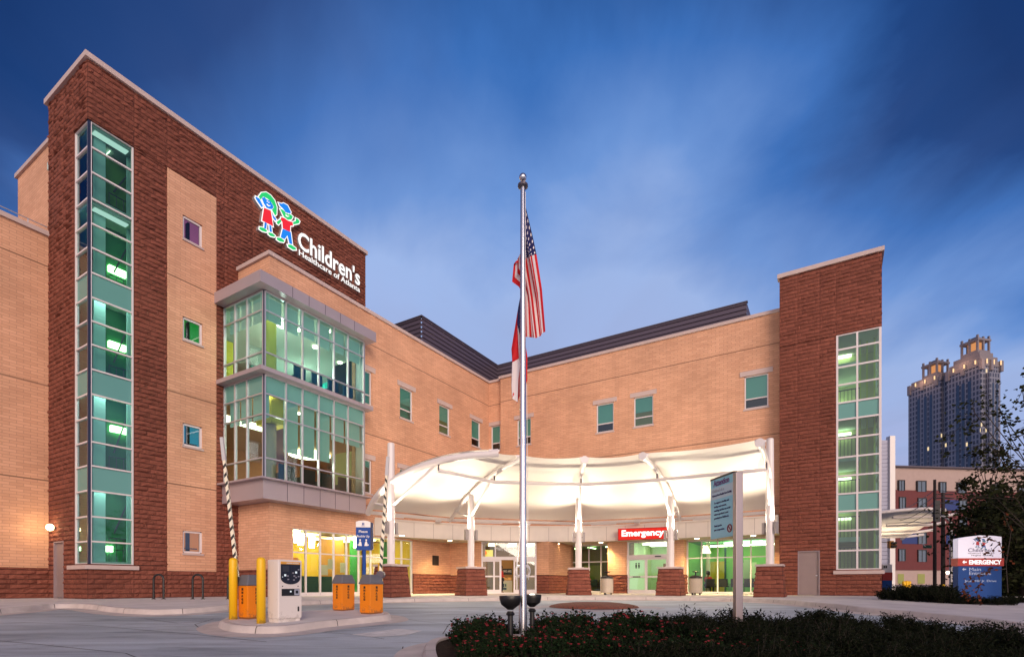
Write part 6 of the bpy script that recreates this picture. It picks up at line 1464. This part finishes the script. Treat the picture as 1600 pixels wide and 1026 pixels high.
def me2(x, y, d):
    yy = y - (x - 60) * .32   # undo the slant of the traced emblem
    return mf(.36 + (x - 60) / 390 * .33, zv(841 + (yy - 60) / 330 * 14.5), .19 + d)
emblem(girl, me2, mo, EM2, .0, .012, 0.5, th=.001); emblem(boy, me2, mo, EM2, .0, .012, 0.5, th=.001)
X1 = Vector((1, 0, 0)); ZV = (0, 0, 1)
text("Children's", mf(.22, zv(862.3), .203), X1, ZV, .17, M('print navy', (.03, .02, .10), .5), mo, width=Wm * .60)
text('Healthcare of Atlanta', mf(.22, zv(865.2), .203), X1, ZV, .045, BLACK, mo, width=Wm * .60)
text('Hughes Spalding', mf(.30, zv(868.5), .203), X1, ZV, .055, BLACK, mo, width=Wm * .5)
LW = emis('sign letters', (1, .93, .92), 1.1)
def arrow(x, z, s_, mt):
    mb = MB(); mb.plate([(x, z), (x + s_ * .45, z + s_ * .5), (x + s_ * .45, z + s_ * .2), (x + s_, z + s_ * .2), (x + s_, z - s_ * .2), (x + s_ * .45, z - s_ * .2), (x + s_ * .45, z - s_ * .5)], lambda a, b, d: mf(a, b if True else 0, d), .2, .25); return mb
def arrow2(x, z, w_, h_, d0, mt, par):
    mb = MB(); mb.plate([(x, z), (x + w_ * .45, z + h_), (x + w_ * .45, z + h_ * .3), (x + w_, z + h_ * .3), (x + w_, z - h_ * .3), (x + w_ * .45, z - h_ * .3), (x + w_ * .45, z - h_)], mf, d0 - .01, d0 + .006); mb.build('arrow', mt, par)
arrow2(.07, zv(878), .10, .06, .24, LW, mo)
text('EMERGENCY', mf(.22, zv(881.3), .243), X1, ZV, .19, LW, mo, width=Wm * .74, bold=.035)
PW_ = M('dim letters', (.45, .55, .75), .5)
arrow2(.09, zv(889), .09, .05, .2, PW_, mo)
text('Main', mf(.24, zv(891.5), .204), X1, ZV, .15, PW_, mo, width=Wm * .27); text('Entrance', mf(.24, zv(897.5), .204), X1, ZV, .15, PW_, mo, width=Wm * .50); text('Jesse Hill Jr. Drive', mf(.15, zv(908.5), .204), X1, ZV, .10, PW_, mo, width=Wm * .73)
# small distant sign
Y = 30; a_, b_ = at(1380.5, Y), at(1394, Y)
sm = thing('direction_sign', 'small white, red and blue sign at the foot of the right stair tower', 'sign', ((a_.x + b_.x) / 2, Y, -.1))
def bxv(mb, u0, u1, v0, v1, Y, dep): 
    p, q_ = at(u0, Y, v1), at(u1, Y, v0); mb.hexa([(p.x, Y, p.z), (q_.x, Y, p.z), (q_.x, Y + dep, p.z), (p.x, Y + dep, p.z)], [(p.x, Y, q_.z), (q_.x, Y, q_.z), (q_.x, Y + dep, q_.z), (p.x, Y + dep, q_.z)])
mb = MB(); bxv(mb, 1379, 1394, 906, 928, Y, .25); mb.build('blue_panel', MBLU, sm); mb = MB(); bxv(mb, 1379, 1394.5, 893.5, 906, Y - .02, .29); mb.build('red_panel', M('red panel', (.40, .03, .02), .5), sm)
mb = MB(); bxv(mb, 1379, 1394, 881, 893.5, Y, .25); mb.build('white_header', WHITE, sm)
mb = MB(); bxv(mb, 1381, 1383, 883, 887, Y - .02, .02); bxv(mb, 1384, 1386, 883, 887, Y - .02, .02); mb.build('small_emblem', BLACK, sm)
# second canopy, seen edge-on past the tower
c2 = thing('side_canopy', 'smaller cream fabric canopy poking out beyond the right stair tower', 'canopy', at(1410, 34))
mb = MB(); n1, n2 = 14, 8
def c2p(s, t):
    T_ = at(1365 + 112 * s, 33 + 1.0 * s, 803 - 7 * math.sin(math.pi * min(1, s * .62)) + (1.5 if s > .8 else 0)); Bq = at(1345 + 66 * s, 41 - .5 * s, 841 - 1.5 * s)
    p = T_.lerp(Bq, t); p.z -= .15 * math.sin(math.pi * t); return p
mb.add([c2p(i / n1, j / n2) for i in range(n1 + 1) for j in range(n2 + 1)], [(i * (n2 + 1) + j, (i + 1) * (n2 + 1) + j, (i + 1) * (n2 + 1) + j + 1, i * (n2 + 1) + j + 1) for i in range(n1) for j in range(n2)])
mb.build('membrane', MEM, c2, smooth=2)
mb = MB(); mb.tube([c2p(i / n1, 0) + Vector((0, 0, .06)) for i in range(n1 + 1)], .11, 10); mb.build('edge_tube', CPAINT, c2, smooth=True)
mb = MB(); mb.tube([c2p(1, 0), c2p(.97, 1) - Vector((0, 0, .1))], .10, 8)
for t in (0.1, .35, .62, .85):
    p = c2p(1, t); mb.tube([c2p(.3, t) - Vector((0, 0, .12)), p - Vector((0, 0, .1)), p + Vector((.9, -.3, .02))], [.07, .09, .10], 8)
mb.build('rib', CPAINT, c2, smooth=True)
mb = MB(); p = c2p(.25, .9); mb.tube([Vector((p.x, p.y, 0)), p], .12, 10); mb.build('mast', CPAINT, c2)
li = bpy.data.lights.new('side canopy lamp', 'SPOT'); li.energy = 420; li.color = (1, .76, .50); li.spot_size = R(150); li.spot_blend = .7; li.shadow_soft_size = .15
lo = bpy.data.objects.new('side_canopy_lamp', li); COL.objects.link(lo); lo.parent = c2; lo.location = at(1395, 37.5, z=2.4) - c2.location; lo.rotation_euler = (R(180), 0, 0)
# apartment block
AW0, AW1 = at(1391, 60), at(1760, 63.3)
def awp(u):
    r = (u - CX) / F_PX; d = AW1 - AW0; t = (r * AW0.y - AW0.x) / (d.x - r * d.y); return AW0 + d * t
ap = thing('apartment_building', 'cream and dark red apartment block behind the side canopy', 'building', at(1500, 66))
def apq(mb, u0, u1, z0, z1, out=0.0, dep=.3):
    a, b = awp(u0), awp(u1); o_ = Vector((0, -out, 0)); d = Vector((0, dep, 0))
    mb.hexa([Vector((a.x, a.y, z0)) + o_, Vector((b.x, b.y, z0)) + o_, Vector((b.x, b.y, z0)) + d, Vector((a.x, a.y, z0)) + d], [Vector((a.x, a.y, z1)) + o_, Vector((b.x, b.y, z1)) + o_, Vector((b.x, b.y, z1)) + d, Vector((a.x, a.y, z1)) + d])
def za(v): return EYE + (VH - v) / F_PX * 60
CRM = M('cream render', (.42, .32, .29), .85, var=.05); DRED = M('dark red cladding', (.13, .024, .026), .7, var=.08)
mb = MB(); apq(mb, 1391, 1760, za(765), za(729.5), 0, 14); apq(mb, 1391, 1760, -.2, za(890), .0, 14); mb.build('cream_wall', CRM, ap)
mb = MB(); apq(mb, 1396, 1760, za(890), za(765), .12, 13); mb.build('red_wall', DRED, ap)
mb = MB(); apq(mb, 1388, 1763, za(729.5), za(727.5), .4, 14.2); apq(mb, 1396, 1455, -.1, za(913), .15, 1); mb.build('cornice', DARKMETAL, ap)
AGL = M('apartment glass', (.10, .14, .19), .12, spec=.8)
wins = [(1403, 1411, 750.6, 766), (1432, 1444.5, 751, 767), (1467, 1475.5, 752, 768), (1495, 1507, 752, 768), (1404, 1412.5, 777, 794), (1433, 1445, 778, 795), (1497, 1508, 780, 796), (1531, 1541, 781, 797), (1559, 1569, 782, 797),
        (1497, 1508, 807, 823), (1552, 1562, 808, 824), (1433, 1445, 832, 849), (1403, 1412, 858, 876), (1433, 1445, 859, 877), (1530, 1540, 809, 824), (1590, 1600, 783, 798), (1590, 1600, 754, 769), (1550, 1560, 753, 768)]
for u0, u1, v0, v1 in wins:
    mb = MB(); z0, z1 = za(v1), za(v0)
    apq(mb, u0, u1, z0, z1, .18, 0); f_ = mb.build('window', AGL, ap)
    mb = MB(); apq(mb, u0 - .8, u0, z0, z1, .26, 0); apq(mb, u1, u1 + .8, z0, z1, .26, 0); apq(mb, u0 - .8, u1 + .8, z1, z1 + .08, .26, 0); apq(mb, (u0 + u1) / 2 - .3, (u0 + u1) / 2 + .3, z0, z1, .22, 0); mb.build('frame', M('dark frame', (.03, .03, .035), .5), f_)
for u0, u1, v0, v1 in ((1403, 1410.5, 896, 911), (1434, 1443, 896, 911)):
    mb = MB(); apq(mb, u0, u1, za(v1), za(v0), .2, 0); mb.build('lit_window', emis('apartment lamp', (.85, .75, .25), .35), ap)
for u0, u1, v0, v1 in ((1475, 1497, 779, 796), (1408, 1432, 832, 849), (1477, 1490, 832, 849)):
    mb = MB(); apq(mb, u0, u1, za(v1), za(v0), .16, 0); mb.build('blue_panel', M('blue cladding', (.012, .035, .17), .6), ap)
# skyscraper
sk = thing('skyscraper', 'distant grey high rise with two warmly lit crowned tops', 'building', (310, 370, 0))
def skm(name, wall_c, glass_c, pu, pv, lit=.06):
    m, n, l, b = newmat(name); t = n.new('ShaderNodeTexCoord'); s = n.new('ShaderNodeSeparateXYZ'); l.new(t.outputs['UV'], s.inputs[0])
    a = MM(n, l, 'DIVIDE', s.outputs[0], pu); c_ = MM(n, l, 'DIVIDE', s.outputs[1], pv)
    f = MM(n, l, 'MULTIPLY', MM(n, l, 'GREATER_THAN', MM(n, l, 'FRACT', a), .42), MM(n, l, 'GREATER_THAN', MM(n, l, 'FRACT', c_), .30))
    cb_ = n.new('ShaderNodeCombineXYZ'); l.new(MM(n, l, 'FLOOR', a), cb_.inputs[0]); l.new(MM(n, l, 'FLOOR', c_), cb_.inputs[1]); wn = n.new('ShaderNodeTexWhiteNoise'); l.new(cb_.outputs[0], wn.inputs['Vector'])
    on = MM(n, l, 'MULTIPLY', f, MM(n, l, 'GREATER_THAN', wn.outputs['Value'], 1 - lit))
    x = n.new('ShaderNodeMix'); x.data_type = 'RGBA'; l.new(f, x.inputs[0]); x.inputs[6].default_value = wall_c + (1,); x.inputs[7].default_value = glass_c + (1,)
    l.new(x.outputs[2], b.inputs['Base Color']); b.inputs['Roughness'].default_value = .5
    b.inputs['Emission Color'].default_value = (1, .75, .4, 1); l.new(MM(n, l, 'MULTIPLY', on, .8), b.inputs['Emission Strength']); return m
SKW = skm('tower facade', (.17, .18, .235), (.028, .038, .075), 2.2, 3.6, .012); SKS = M('granite', (.17, .155, .18), .7); SKG = M('tower glass strip', (.03, .05, .10), .2)
K0 = Vector((310, 350, 0)); dl = Vector((-.228, .974, 0)); dr = Vector((.974, .228, 0))
def kb(mb, l0, l1, r0, r1, z0, z1): k = [(l0, r0), (l1, r0), (l1, r1), (l0, r1)]; mb.hexa([K0 + dl * a + dr * b + Vector((0, 0, z0)) for a, b in k], [K0 + dl * a + dr * b + Vector((0, 0, z1)) for a, b in k])
mb = MB(); kb(mb, 0, 22, 0, 17, 0, 146); kb(mb, 26, 50, 0, 17, 0, 146); kb(mb, 22, 26, 2, 17, 0, 149); kb(mb, -2.5, -.01, 4, 13, 0, 141); mb.build('shaft', SKW, sk)
mb = MB()
for a in (6, 10, 13.5, 32, 36, 41): kb(mb, a, a + 2.0, -.15, .0, 0, 138)
for b in (6.2, 9.4): kb(mb, -2.7, -2.5, b, b + 1.6, 0, 134)
mb.build('glass_strip', SKG, sk)
mb = MB()
for z, e in ((146, .4), (149.5, -1), (153, -2.6)):
    kb(mb, -e, 22 + e, -e, 17 + e, z, z + 3.4)
for z, e in ((146, .4), (149, -1.2)): kb(mb, 26 - e, 50 + e, -e, 17 + e, z, z + 3.0)
for a, b in ((-1.5, -1), (10, -1), (20, -1), (-1.5, 7), (-1.5, 15.5), (28, -1), (38, -1), (48, -1)): kb(mb, a, a + 2.2, b, b + 2.2, 143, 150)
mb.build('stepped_shoulder', SKS, sk)
def crown(l0, r0, z, s_):
    mb = MB(); kb(mb, l0, l0 + s_, r0, r0 + s_, z, z + 2.2)
    for a in (0, .45, .9):
        for b in (0, .45, .9):
            if a == .45 and b == .45: continue
            kb(mb, l0 + a * s_, l0 + a * s_ + s_ * .1, r0 + b * s_, r0 + b * s_ + s_ * .1, z + 2.2, z + 11.5 + (.8 if a != .45 and b != .45 else 0))
    kb(mb, l0 - .4, l0 + s_ + .4, r0 - .4, r0 + s_ + .4, z + 8.7, z + 10); kb(mb, l0 + s_ * .3, l0 + s_ * .7, r0 + s_ * .3, r0 + s_ * .7, z + 10, z + 12.5)
    cr_ = mb.build('crown', SKS, sk)
    mb = MB(); kb(mb, l0 + s_ * .25, l0 + s_ * .75, r0 + s_ * .25, r0 + s_ * .75, z + 2.2, z + 8.6); mb.build('lantern', emis('crown lantern', (1, .42, .16), .6), cr_)
crown(4, 3, 156.3, 11); crown(31, 3, 152, 11)
mb = MB()
for a in (2, 9, 16, 29, 36, 43): kb(mb, a, a + .8, -1.5, -1.2, 147.5, 150)
for b in (3, 9, 15): kb(mb, -1.6, -1.3, b, b + .8, 147, 150)
mb.build('ledge_lamp', emis('ledge lamp', (1, .6, .3), 1.3), sk)
li = bpy.data.lights.new('crown wash', 'POINT'); li.energy = 2600; li.color = (1, .55, .3); li.shadow_soft_size = 1
for a, z in ((-6, 147), (12, 152), (38, 150)):
    lo = bpy.data.objects.new('crown_lamp', li); COL.objects.link(lo); lo.parent = sk; lo.location = K0 + dl * a + dr * -6 + Vector((0, 0, z)) - sk.location
# poles, lights, street things
WP = M('wood pole', (.035, .028, .03), .9)
def pole(u, Y, vt, r_, name, label, arm_=None):
    G = at(u, Y, z=-.15); t = thing(name, label, 'pole', G, None)
    mb = MB(); mb.tube([G, Vector((G.x, G.y, zat(G, vt)))], [r_, r_ * .75], 10); mb.build('shaft', WP, t, smooth=True); return t, G
t_, G = pole(1460.5, 30, 749, .095, 'utility_pole', 'dark wooden utility pole, left of the two before the red building')
mb = MB(); mb.box(Vector((G.x, G.y - .16, zat(G, 815))), .3, .1, 1.2); mb.build('cable_box', BLACK, t_)
t_, G = pole(1473.5, 32, 769, .12, 'utility_pole', 'dark wooden utility pole with brackets, right of the two before the red building')
mb = MB()
for v in (772, 778, 785): mb.tube([Vector((G.x - .5, G.y, zat(G, v))), Vector((G.x + .6, G.y, zat(G, v)))], .035, 6)
mb.build('bracket', BLACK, t_)
mb = MB()
for k in range(4):
    z = 5.9 - k * .35; a = Vector((at(1460, 30).x, 30, z)); b = Vector((45, 36, z + .4)); c_ = Vector((at(1385, 38).x, 38, z - .1))
    for A1, B1 in ((a, b), (a, c_)): mb.tube([A1.lerp(B1, s / 8) - Vector((0, 0, .35 * math.sin(math.pi * s / 8))) for s in range(9)], .018, 4)
tag(mb.build('overhead_cables', BLACK), 'thin black overhead cables strung from the utility poles', 'cables')
sl = thing('street_lamp', 'curved arm grey street lamp rising behind the monument sign', 'street lamp', at(1486, 30, z=-.1)); G = sl.location
mb = MB(); mb.tube([G, Vector((G.x, G.y, zat(G, 816))), at(1482, 30, 811), at(1474, 30, 806), at(1464, 30, 804.5)], [.09, .07, .05, .045, .04], 8); mb.build('mast', ALU, sl, smooth=True)
mb = MB(); mb.ball(at(1463, 30, 805), .2, 1.4, .7, .4); mb.build('head', DARKMETAL, sl)
tl = thing('traffic_light', 'yellow cased traffic light hanging by the edge of the right tower', 'traffic light', at(1394, 36, 851))
TY = M('traffic yellow', (.42, .17, .015), .5)
mb = MB()
p = at(1391.5, 36, 856); mb.box(p, .30, .25, .50); p2 = at(1396, 36, 856); mb.box(p2, .28, .25, .42); mb.build('signal_head', TY, tl, bevel=.02)
mb = MB(); 
for pp in (p, p2):
    for k in range(2): mb.tube([pp + Vector((0, -.22, .12 + .22 * k)), pp + Vector((0, -.10, .12 + .22 * k))], .09, 10)
mb.build('visor', BLACK, tl); mb = MB(); mb.tube([at(1375, 36, 846), at(1402, 36, 847)], .03, 6); mb.build('span_bar', BLACK, tl)
ss_ = thing('street_name_sign', 'small dark green street name sign before the red building', 'sign', at(1445, 34, 853))
mb = MB(); bxv(mb, 1443, 1456, 851, 856, 34, .04); mb.build('blade', M('street green', (.01, .10, .07), .5), ss_); mb = MB(); mb.tube([at(1441, 34, 849), at(1446, 34, 853)], .03, 6); mb.build('clamp', WHITE, ss_)
mb = MB(); p = at(1481, 40, 894); mb.ball(p, .11); tag(mb.build('distant_lamp', emis('distant lamp', (1, .85, .6), 12)), 'tiny bright lamp glowing beyond the utility poles', 'lamp')
for u, vt, lab in ((1412.5, 907, 'leftmost of the far yellow bollards by the side canopy'), (1417, 906.5, 'second from left of the far yellow bollards, close to its neighbours'), (1421, 907, 'third from left of the far yellow bollards, by the cream wall'), (1473.5, 912, 'lone far yellow bollard left of the monument sign')):
    G = at(u, 25, z=-.2); bollard(G, zat(G, vt) - G.z, .075 if u < 1470 else .09, lab, 'far yellow bollards')
# trees
def tree(x, y, z0, h, cr_, seed, nclump, nleaf, ls_, label, lean=(0, 0), trunk_r=.12, lo_=.3, grp='trees on the right', name='street_tree'):
    g = random.Random(seed); t = thing(name, label, 'tree', (x, y, z0), grp); base = Vector((x, y, z0)); tr_, lf = MB(), MB()
    topp = base + Vector((lean[0], lean[1], h * .8)); mid = base.lerp(topp, .5) + Vector((g.uniform(-.1, .1), 0, 0))
    tr_.tube([base, base.lerp(mid, .6), mid, topp], [trunk_r, trunk_r * .8, trunk_r * .6, trunk_r * .2], 8)
    for i in range(nclump):
        a = g.uniform(0, 6.28); el = g.uniform(lo_, 1.0); zc_ = base.z + h * el; w_ = cr_ * math.sqrt(max(.05, 1 - ((el - .6) / .5) ** 2)) * g.uniform(.35, 1.05)
        c_ = Vector((x + lean[0] * el + math.cos(a) * w_, y + lean[1] * el + math.sin(a) * w_, zc_)); st0 = base.lerp(topp, max(.25, el - .25))
        md = st0.lerp(c_, .55) + Vector((g.uniform(-.2, .2), 0, -.25 * w_ / cr_ + .1)); tr_.tube([st0, md, c_], [trunk_r * .17, trunk_r * .09, .006], 5, False)
        rr = cr_ * g.uniform(.14, .30)
        for j in range(nleaf):
            v = Vector((g.gauss(0, 1), g.gauss(0, 1), g.gauss(0, .75))) * rr * .62; leaf(lf, c_ + v, Vector((g.uniform(-1, 1), g.uniform(-1, 1), g.uniform(-.8, .4))), ls_ * g.uniform(.6, 1.3), g, .8)
        for j in range(3):
            e = c_ + Vector((g.gauss(0, 1), g.gauss(0, 1), g.gauss(0, .8))) * rr * 1.2; tr_.tube([md, c_, e], [.014, .01, .004], 4, False)
            for q_ in range(7): leaf(lf, e + Vector((g.uniform(-.1, .1), g.uniform(-.1, .1), g.uniform(-.1, .1))), Vector((g.uniform(-1, 1), g.uniform(-1, 1), -.2)), ls_, g, .8)
    tr_.build('trunk', BARK, t, smooth=2); lf.build('crown', LEAFT, t)
P = at(1650, 15.5); tree(P.x, P.y, zr(P.y), 6.4, 2.4, 5, 34, 30, .13, 'sparse leafed tree reaching in from the right edge above the monument sign', (-.3, 0), .11, .42)
P = at(1548, 27); tree(P.x, P.y, -.1, 7.6, 1.25, 8, 34, 40, .15, 'dark slender tree standing behind the monument sign', (0, 0), .2, .25)
P = at(1600, 24); tree(P.x, P.y, -.1, 4.9, 2.8, 9, 80, 110, .18, 'dense dark low tree at the right edge behind the monument sign', (0, 0), .2, .12)
P = at(1588, 30); tree(P.x, P.y, -.1, 5.0, 2.4, 10, 80, 110, .2, 'dense dark bushy tree filling the gap behind the slender tree', (0, 0), .2, .05)
# overhanging twigs in front of the sign
g = random.Random(77); tw, lf = MB(), MB()
tb = thing('overhanging_sapling', 'thin reddish leafed sapling whose twigs cross the front of the monument sign', 'tree', at(1575, 13.8, z=zr(13.8)))
b0 = tb.location.copy()
for path in ([(1575, 925), (1572, 880), (1562, 848), (1540, 838), (1520, 842)], [(1572, 888), (1548, 891), (1528, 897), (1512, 908), (1507, 922), (1513, 934)], [(1548, 891), (1545, 888), (1552, 886)], [(1528, 897), (1532, 910), (1526, 926), (1530, 940)], [(1562, 848), (1552, 858), (1541, 864)], [(1572, 880), (1580, 830), (1568, 800)]):
    P = [at(u, 13.8 + g.uniform(-.1, .1), v) for u, v in path]; tw.tube(P, [.012] + [.008] * (len(P) - 2) + [.004], 5, False)
    for a, b in zip(P[1:], P[2:]):
        for k in range(10):
            p = a.lerp(b, g.random()) + Vector((g.gauss(0, .04), g.gauss(0, .05), g.gauss(0, .045))); leaf(lf, p, Vector((g.uniform(-1, 1), g.uniform(-1, 1), -.5)), .085, g, .8)
tw.build('stems', BARK, tb); lf.build('foliage', leafmat('russet leaf', (.05, .018, .008), (.16, .045, .02)), tb)
# ------------------------------------------------------------------ people and seats inside
SKIN = M('skin', (.22, .11, .07), .6); HAIR = M('dark hair', (.01, .008, .008), .7); REDC = M('red cloth', (.60, .03, .03), .7); DKC = M('dark cloth', (.03, .03, .04), .8)
def skinmesh(verts, edges, name, mat, parent, root=0):
    me = bpy.data.meshes.new(name); off = parent.location
    me.from_pydata([tuple(Vector(v[:3])) for v in verts], edges, []); o = bpy.data.objects.new(name, me); COL.objects.link(o)
    me.materials.append(mat); sk_ = o.modifiers.new('skin', 'SKIN')
    for i, v in enumerate(verts): d = me.skin_vertices[0].data[i]; d.radius = (v[3], v[4] if len(v) > 4 else v[3]); d.use_root = (i == root)
    sk_.use_smooth_shade = True; sb_ = o.modifiers.new('sub', 'SUBSURF'); sb_.levels = 2; sb_.render_levels = 2; o.parent = parent
    return o
def person(loc, rz, pose, label, shirt, trousers, hair):
    t = thing('person', label, 'person', loc); t.rotation_euler = (0, 0, rz)
    if pose == 'sit': hip = .50; sh = 1.0; kn = [(.12, -.42, .50), (-.12, -.42, .50)]; ft_ = [(.12, -.42, .08), (-.12, -.42, .08)]; hands = [(.16, -.36, .78), (-.14, -.38, .80)]; el_ = [(.27, -.10, .76), (-.27, -.10, .76)]
    else: hip = .92; sh = 1.42; kn = [(.11, -.03, .49), (-.10, .02, .49)]; ft_ = [(.12, 0, .08), (-.11, .05, .08)]; hands = [(.24, -.25, 1.02), (-.27, -.02, .82)]; el_ = [(.27, .0, 1.12), (-.27, .04, 1.12)]
    n_ = .05 if pose == 'sit' else 0
    V = [(0, 0, hip, .13, .10), (0, -n_, (hip + sh) / 2, .12, .09), (0, -n_, sh - .06, .15, .09), (0, -n_, sh + .06, .05), (0, -n_ * 2, sh + .16, .07, .085), (0, -n_ * 2 - .01, sh + .27, .075, .09)]
    E = [(0, 1), (1, 2), (2, 3), (3, 4), (4, 5)]
    for s_, k, f_, e_, h_ in ((1, kn[0], ft_[0], el_[0], hands[0]), (-1, kn[1], ft_[1], el_[1], hands[1])):
        b = len(V); V += [(s_ * .11, 0, hip - .02, .085), (*k, .06), (*f_, .042), (f_[0], f_[1] - .14, .035, .04, .03)]; E += [(0, b), (b, b + 1), (b + 1, b + 2), (b + 2, b + 3)]
        b = len(V); V += [(s_ * .19, -n_, sh - .02, .055), (*e_, .042), (*h_, .028), (h_[0], h_[1] - .07, h_[2] - .02, .030, .014)]; E += [(2, b), (b, b + 1), (b + 1, b + 2), (b + 2, b + 3)]
        for q_ in range(4):
            b2 = len(V); V += [(h_[0] + (q_ - 1.5) * .018, h_[1] - .11 - .01 * (q_ in (1, 2)), h_[2] - .03, .008), (h_[0] + (q_ - 1.5) * .018, h_[1] - .14, h_[2] - .055, .007)]; E += [(b + 3, b2), (b2, b2 + 1)]
        b2 = len(V); V += [(h_[0] - s_ * .045, h_[1] - .08, h_[2] - .01, .009)]; E += [(b + 3, b2)]
    skinmesh(V, E, 'body', SKIN, t)
    Vs = [(0, 0, hip + .02, .15, .12), (0, -n_, (hip + sh) / 2, .14, .11), (0, -n_, sh - .05, .165, .105), (0, -n_, sh + .02, .09, .08)]; Es = [(0, 1), (1, 2), (2, 3)]
    for s_, e_, h_ in ((1, el_[0], hands[0]), (-1, el_[1], hands[1])):
        b = len(Vs); Vs += [(s_ * .19, -n_, sh - .02, .068), (*e_, .055), (e_[0] * .3 + h_[0] * .7, e_[1] * .3 + h_[1] * .7, e_[2] * .3 + h_[2] * .7, .042)]; Es += [(2, b), (b, b + 1), (b + 1, b + 2)]
    skinmesh(Vs, Es, 'shirt', shirt, t)
    Vt = [(0, 0, hip, .15, .115)]; Et = []
    for s_, k, f_ in ((1, kn[0], ft_[0]), (-1, kn[1], ft_[1])):
        b = len(Vt); Vt += [(s_ * .10, 0, hip - .03, .10), (*k, .075), (f_[0], f_[1], f_[2] + .04, .06)]; Et += [(0, b), (b, b + 1), (b + 1, b + 2)]
    skinmesh(Vt, Et, 'trousers', trousers, t)
    mb = MB(); hc = Vector((0, -n_ * 2 + .02, sh + .24)); mb.ball(hc + Vector((0, .015, .03)), .115 if hair == 'afro' else .10, 1, 1.05, 1.05)
    if hair == 'afro':
        for k in range(18): a = k * 2.4; mb.ball(hc + Vector((.075 * math.cos(a), .02 + .075 * math.sin(a) * (.6 if math.sin(a) < 0 else 1), .03 + .08 * math.cos(k * 1.3))), .05, n=8, m=6)
    hobj = mb.build('hair', HAIR, None, smooth=2); hobj.parent = t
    mb = MB(); mb.ball(hc + Vector((0, -.115, -.01)), .018, .8, 1, 1.3, 8, 6); mb.ball(hc + Vector((.032, -.10, .025)), .012, n=8, m=6); mb.ball(hc + Vector((-.032, -.10, .025)), .012, n=8, m=6); mb.ball(hc + Vector((0, -.10, -.05)), .02, 1.2, .5, .35, 8, 6)
    mb.ball(hc + Vector((.085, .0, .0)), .022, .5, 1, 1.3, 8, 6); mb.ball(hc + Vector((-.085, .0, .0)), .022, .5, 1, 1.3, 8, 6)
    fo = mb.build('face_features', M('face tone', (.12, .06, .04), .6), None, smooth=2); fo.parent = t
    return t
PWc = at(1105.5, 31.5); cpq = pq(Vector((PWc.x, PWc.y)))
cpq = (on_q(QGL + 1.15, 1105.5), QGL + 1.15); PWc = W(*cpq)
person(PWc, R(125), 'sit', 'person with dark curly hair in a red top seated behind the lime lit window', REDC, DKC, 'afro')
Pm = at(783.5, 34.2, z=0); person(Pm, R(75), 'stand', 'person in a red shirt and dark trousers standing at the open main entrance doors', REDC, DKC, 'short')
# waiting chairs
CH = M('black vinyl', (.015, .018, .02), .5); CHG = M('dark green vinyl', (.01, .07, .04), .5)
def chair(loc, rz, label, mt, grp):
    t = thing('waiting_chair', label, 'chair', (0, 0, 0), grp)
    mb = MB(); mb.box((0, 0, .40), .55, .5, .08); mb.build('seat', mt, t, bevel=.02); mb = MB(); mb.box((0, .24, .48), .55, .07, .42); mb.build('backrest', mt, t, bevel=.02)
    mb = MB()
    for s_ in (-1, 1): mb.tube([(s_ * .29, .22, .0), (s_ * .29, .22, .62), (s_ * .29, -.22, .62), (s_ * .29, -.22, .0)], .015, 6)
    mb.build('arm_frame', BLACK, t); t.location = loc; t.rotation_euler = (0, 0, rz); return t
ch0 = chair(W(ssg[1] + .3, QGL + 1.2, .0), R(-211 + 360), 'black waiting chair, first from the left behind the lime lit window', CH, 'chairs in the lime lit waiting room'); tree_map = kid_map()
for k in range(1, 8):
    s_ = ssg[1] + .3 + k * .72
    if abs(s_ - cpq[0]) < .33: s_ = cpq[0]
    copy_thing(ch0, W(s_, QGL + 1.2 + .02 * (k % 2), 0), R(149), tree=tree_map, label='black waiting chair, %s from the left behind the lime lit window' % ORD[k])
ch1 = chair(W(ssm[0] + .5, QGL + 1.2, .0), R(149), 'dark green chair, first from the left in the dim olive room', CHG, 'chairs in the olive waiting room'); tree_map = kid_map()
for k in range(1, 6): copy_thing(ch1, W(ssm[0] + .5 + k * .68, QGL + 1.25, 0), R(149), tree=tree_map, label='dark green chair, %s from the left in the dim olive room' % ORD[k])
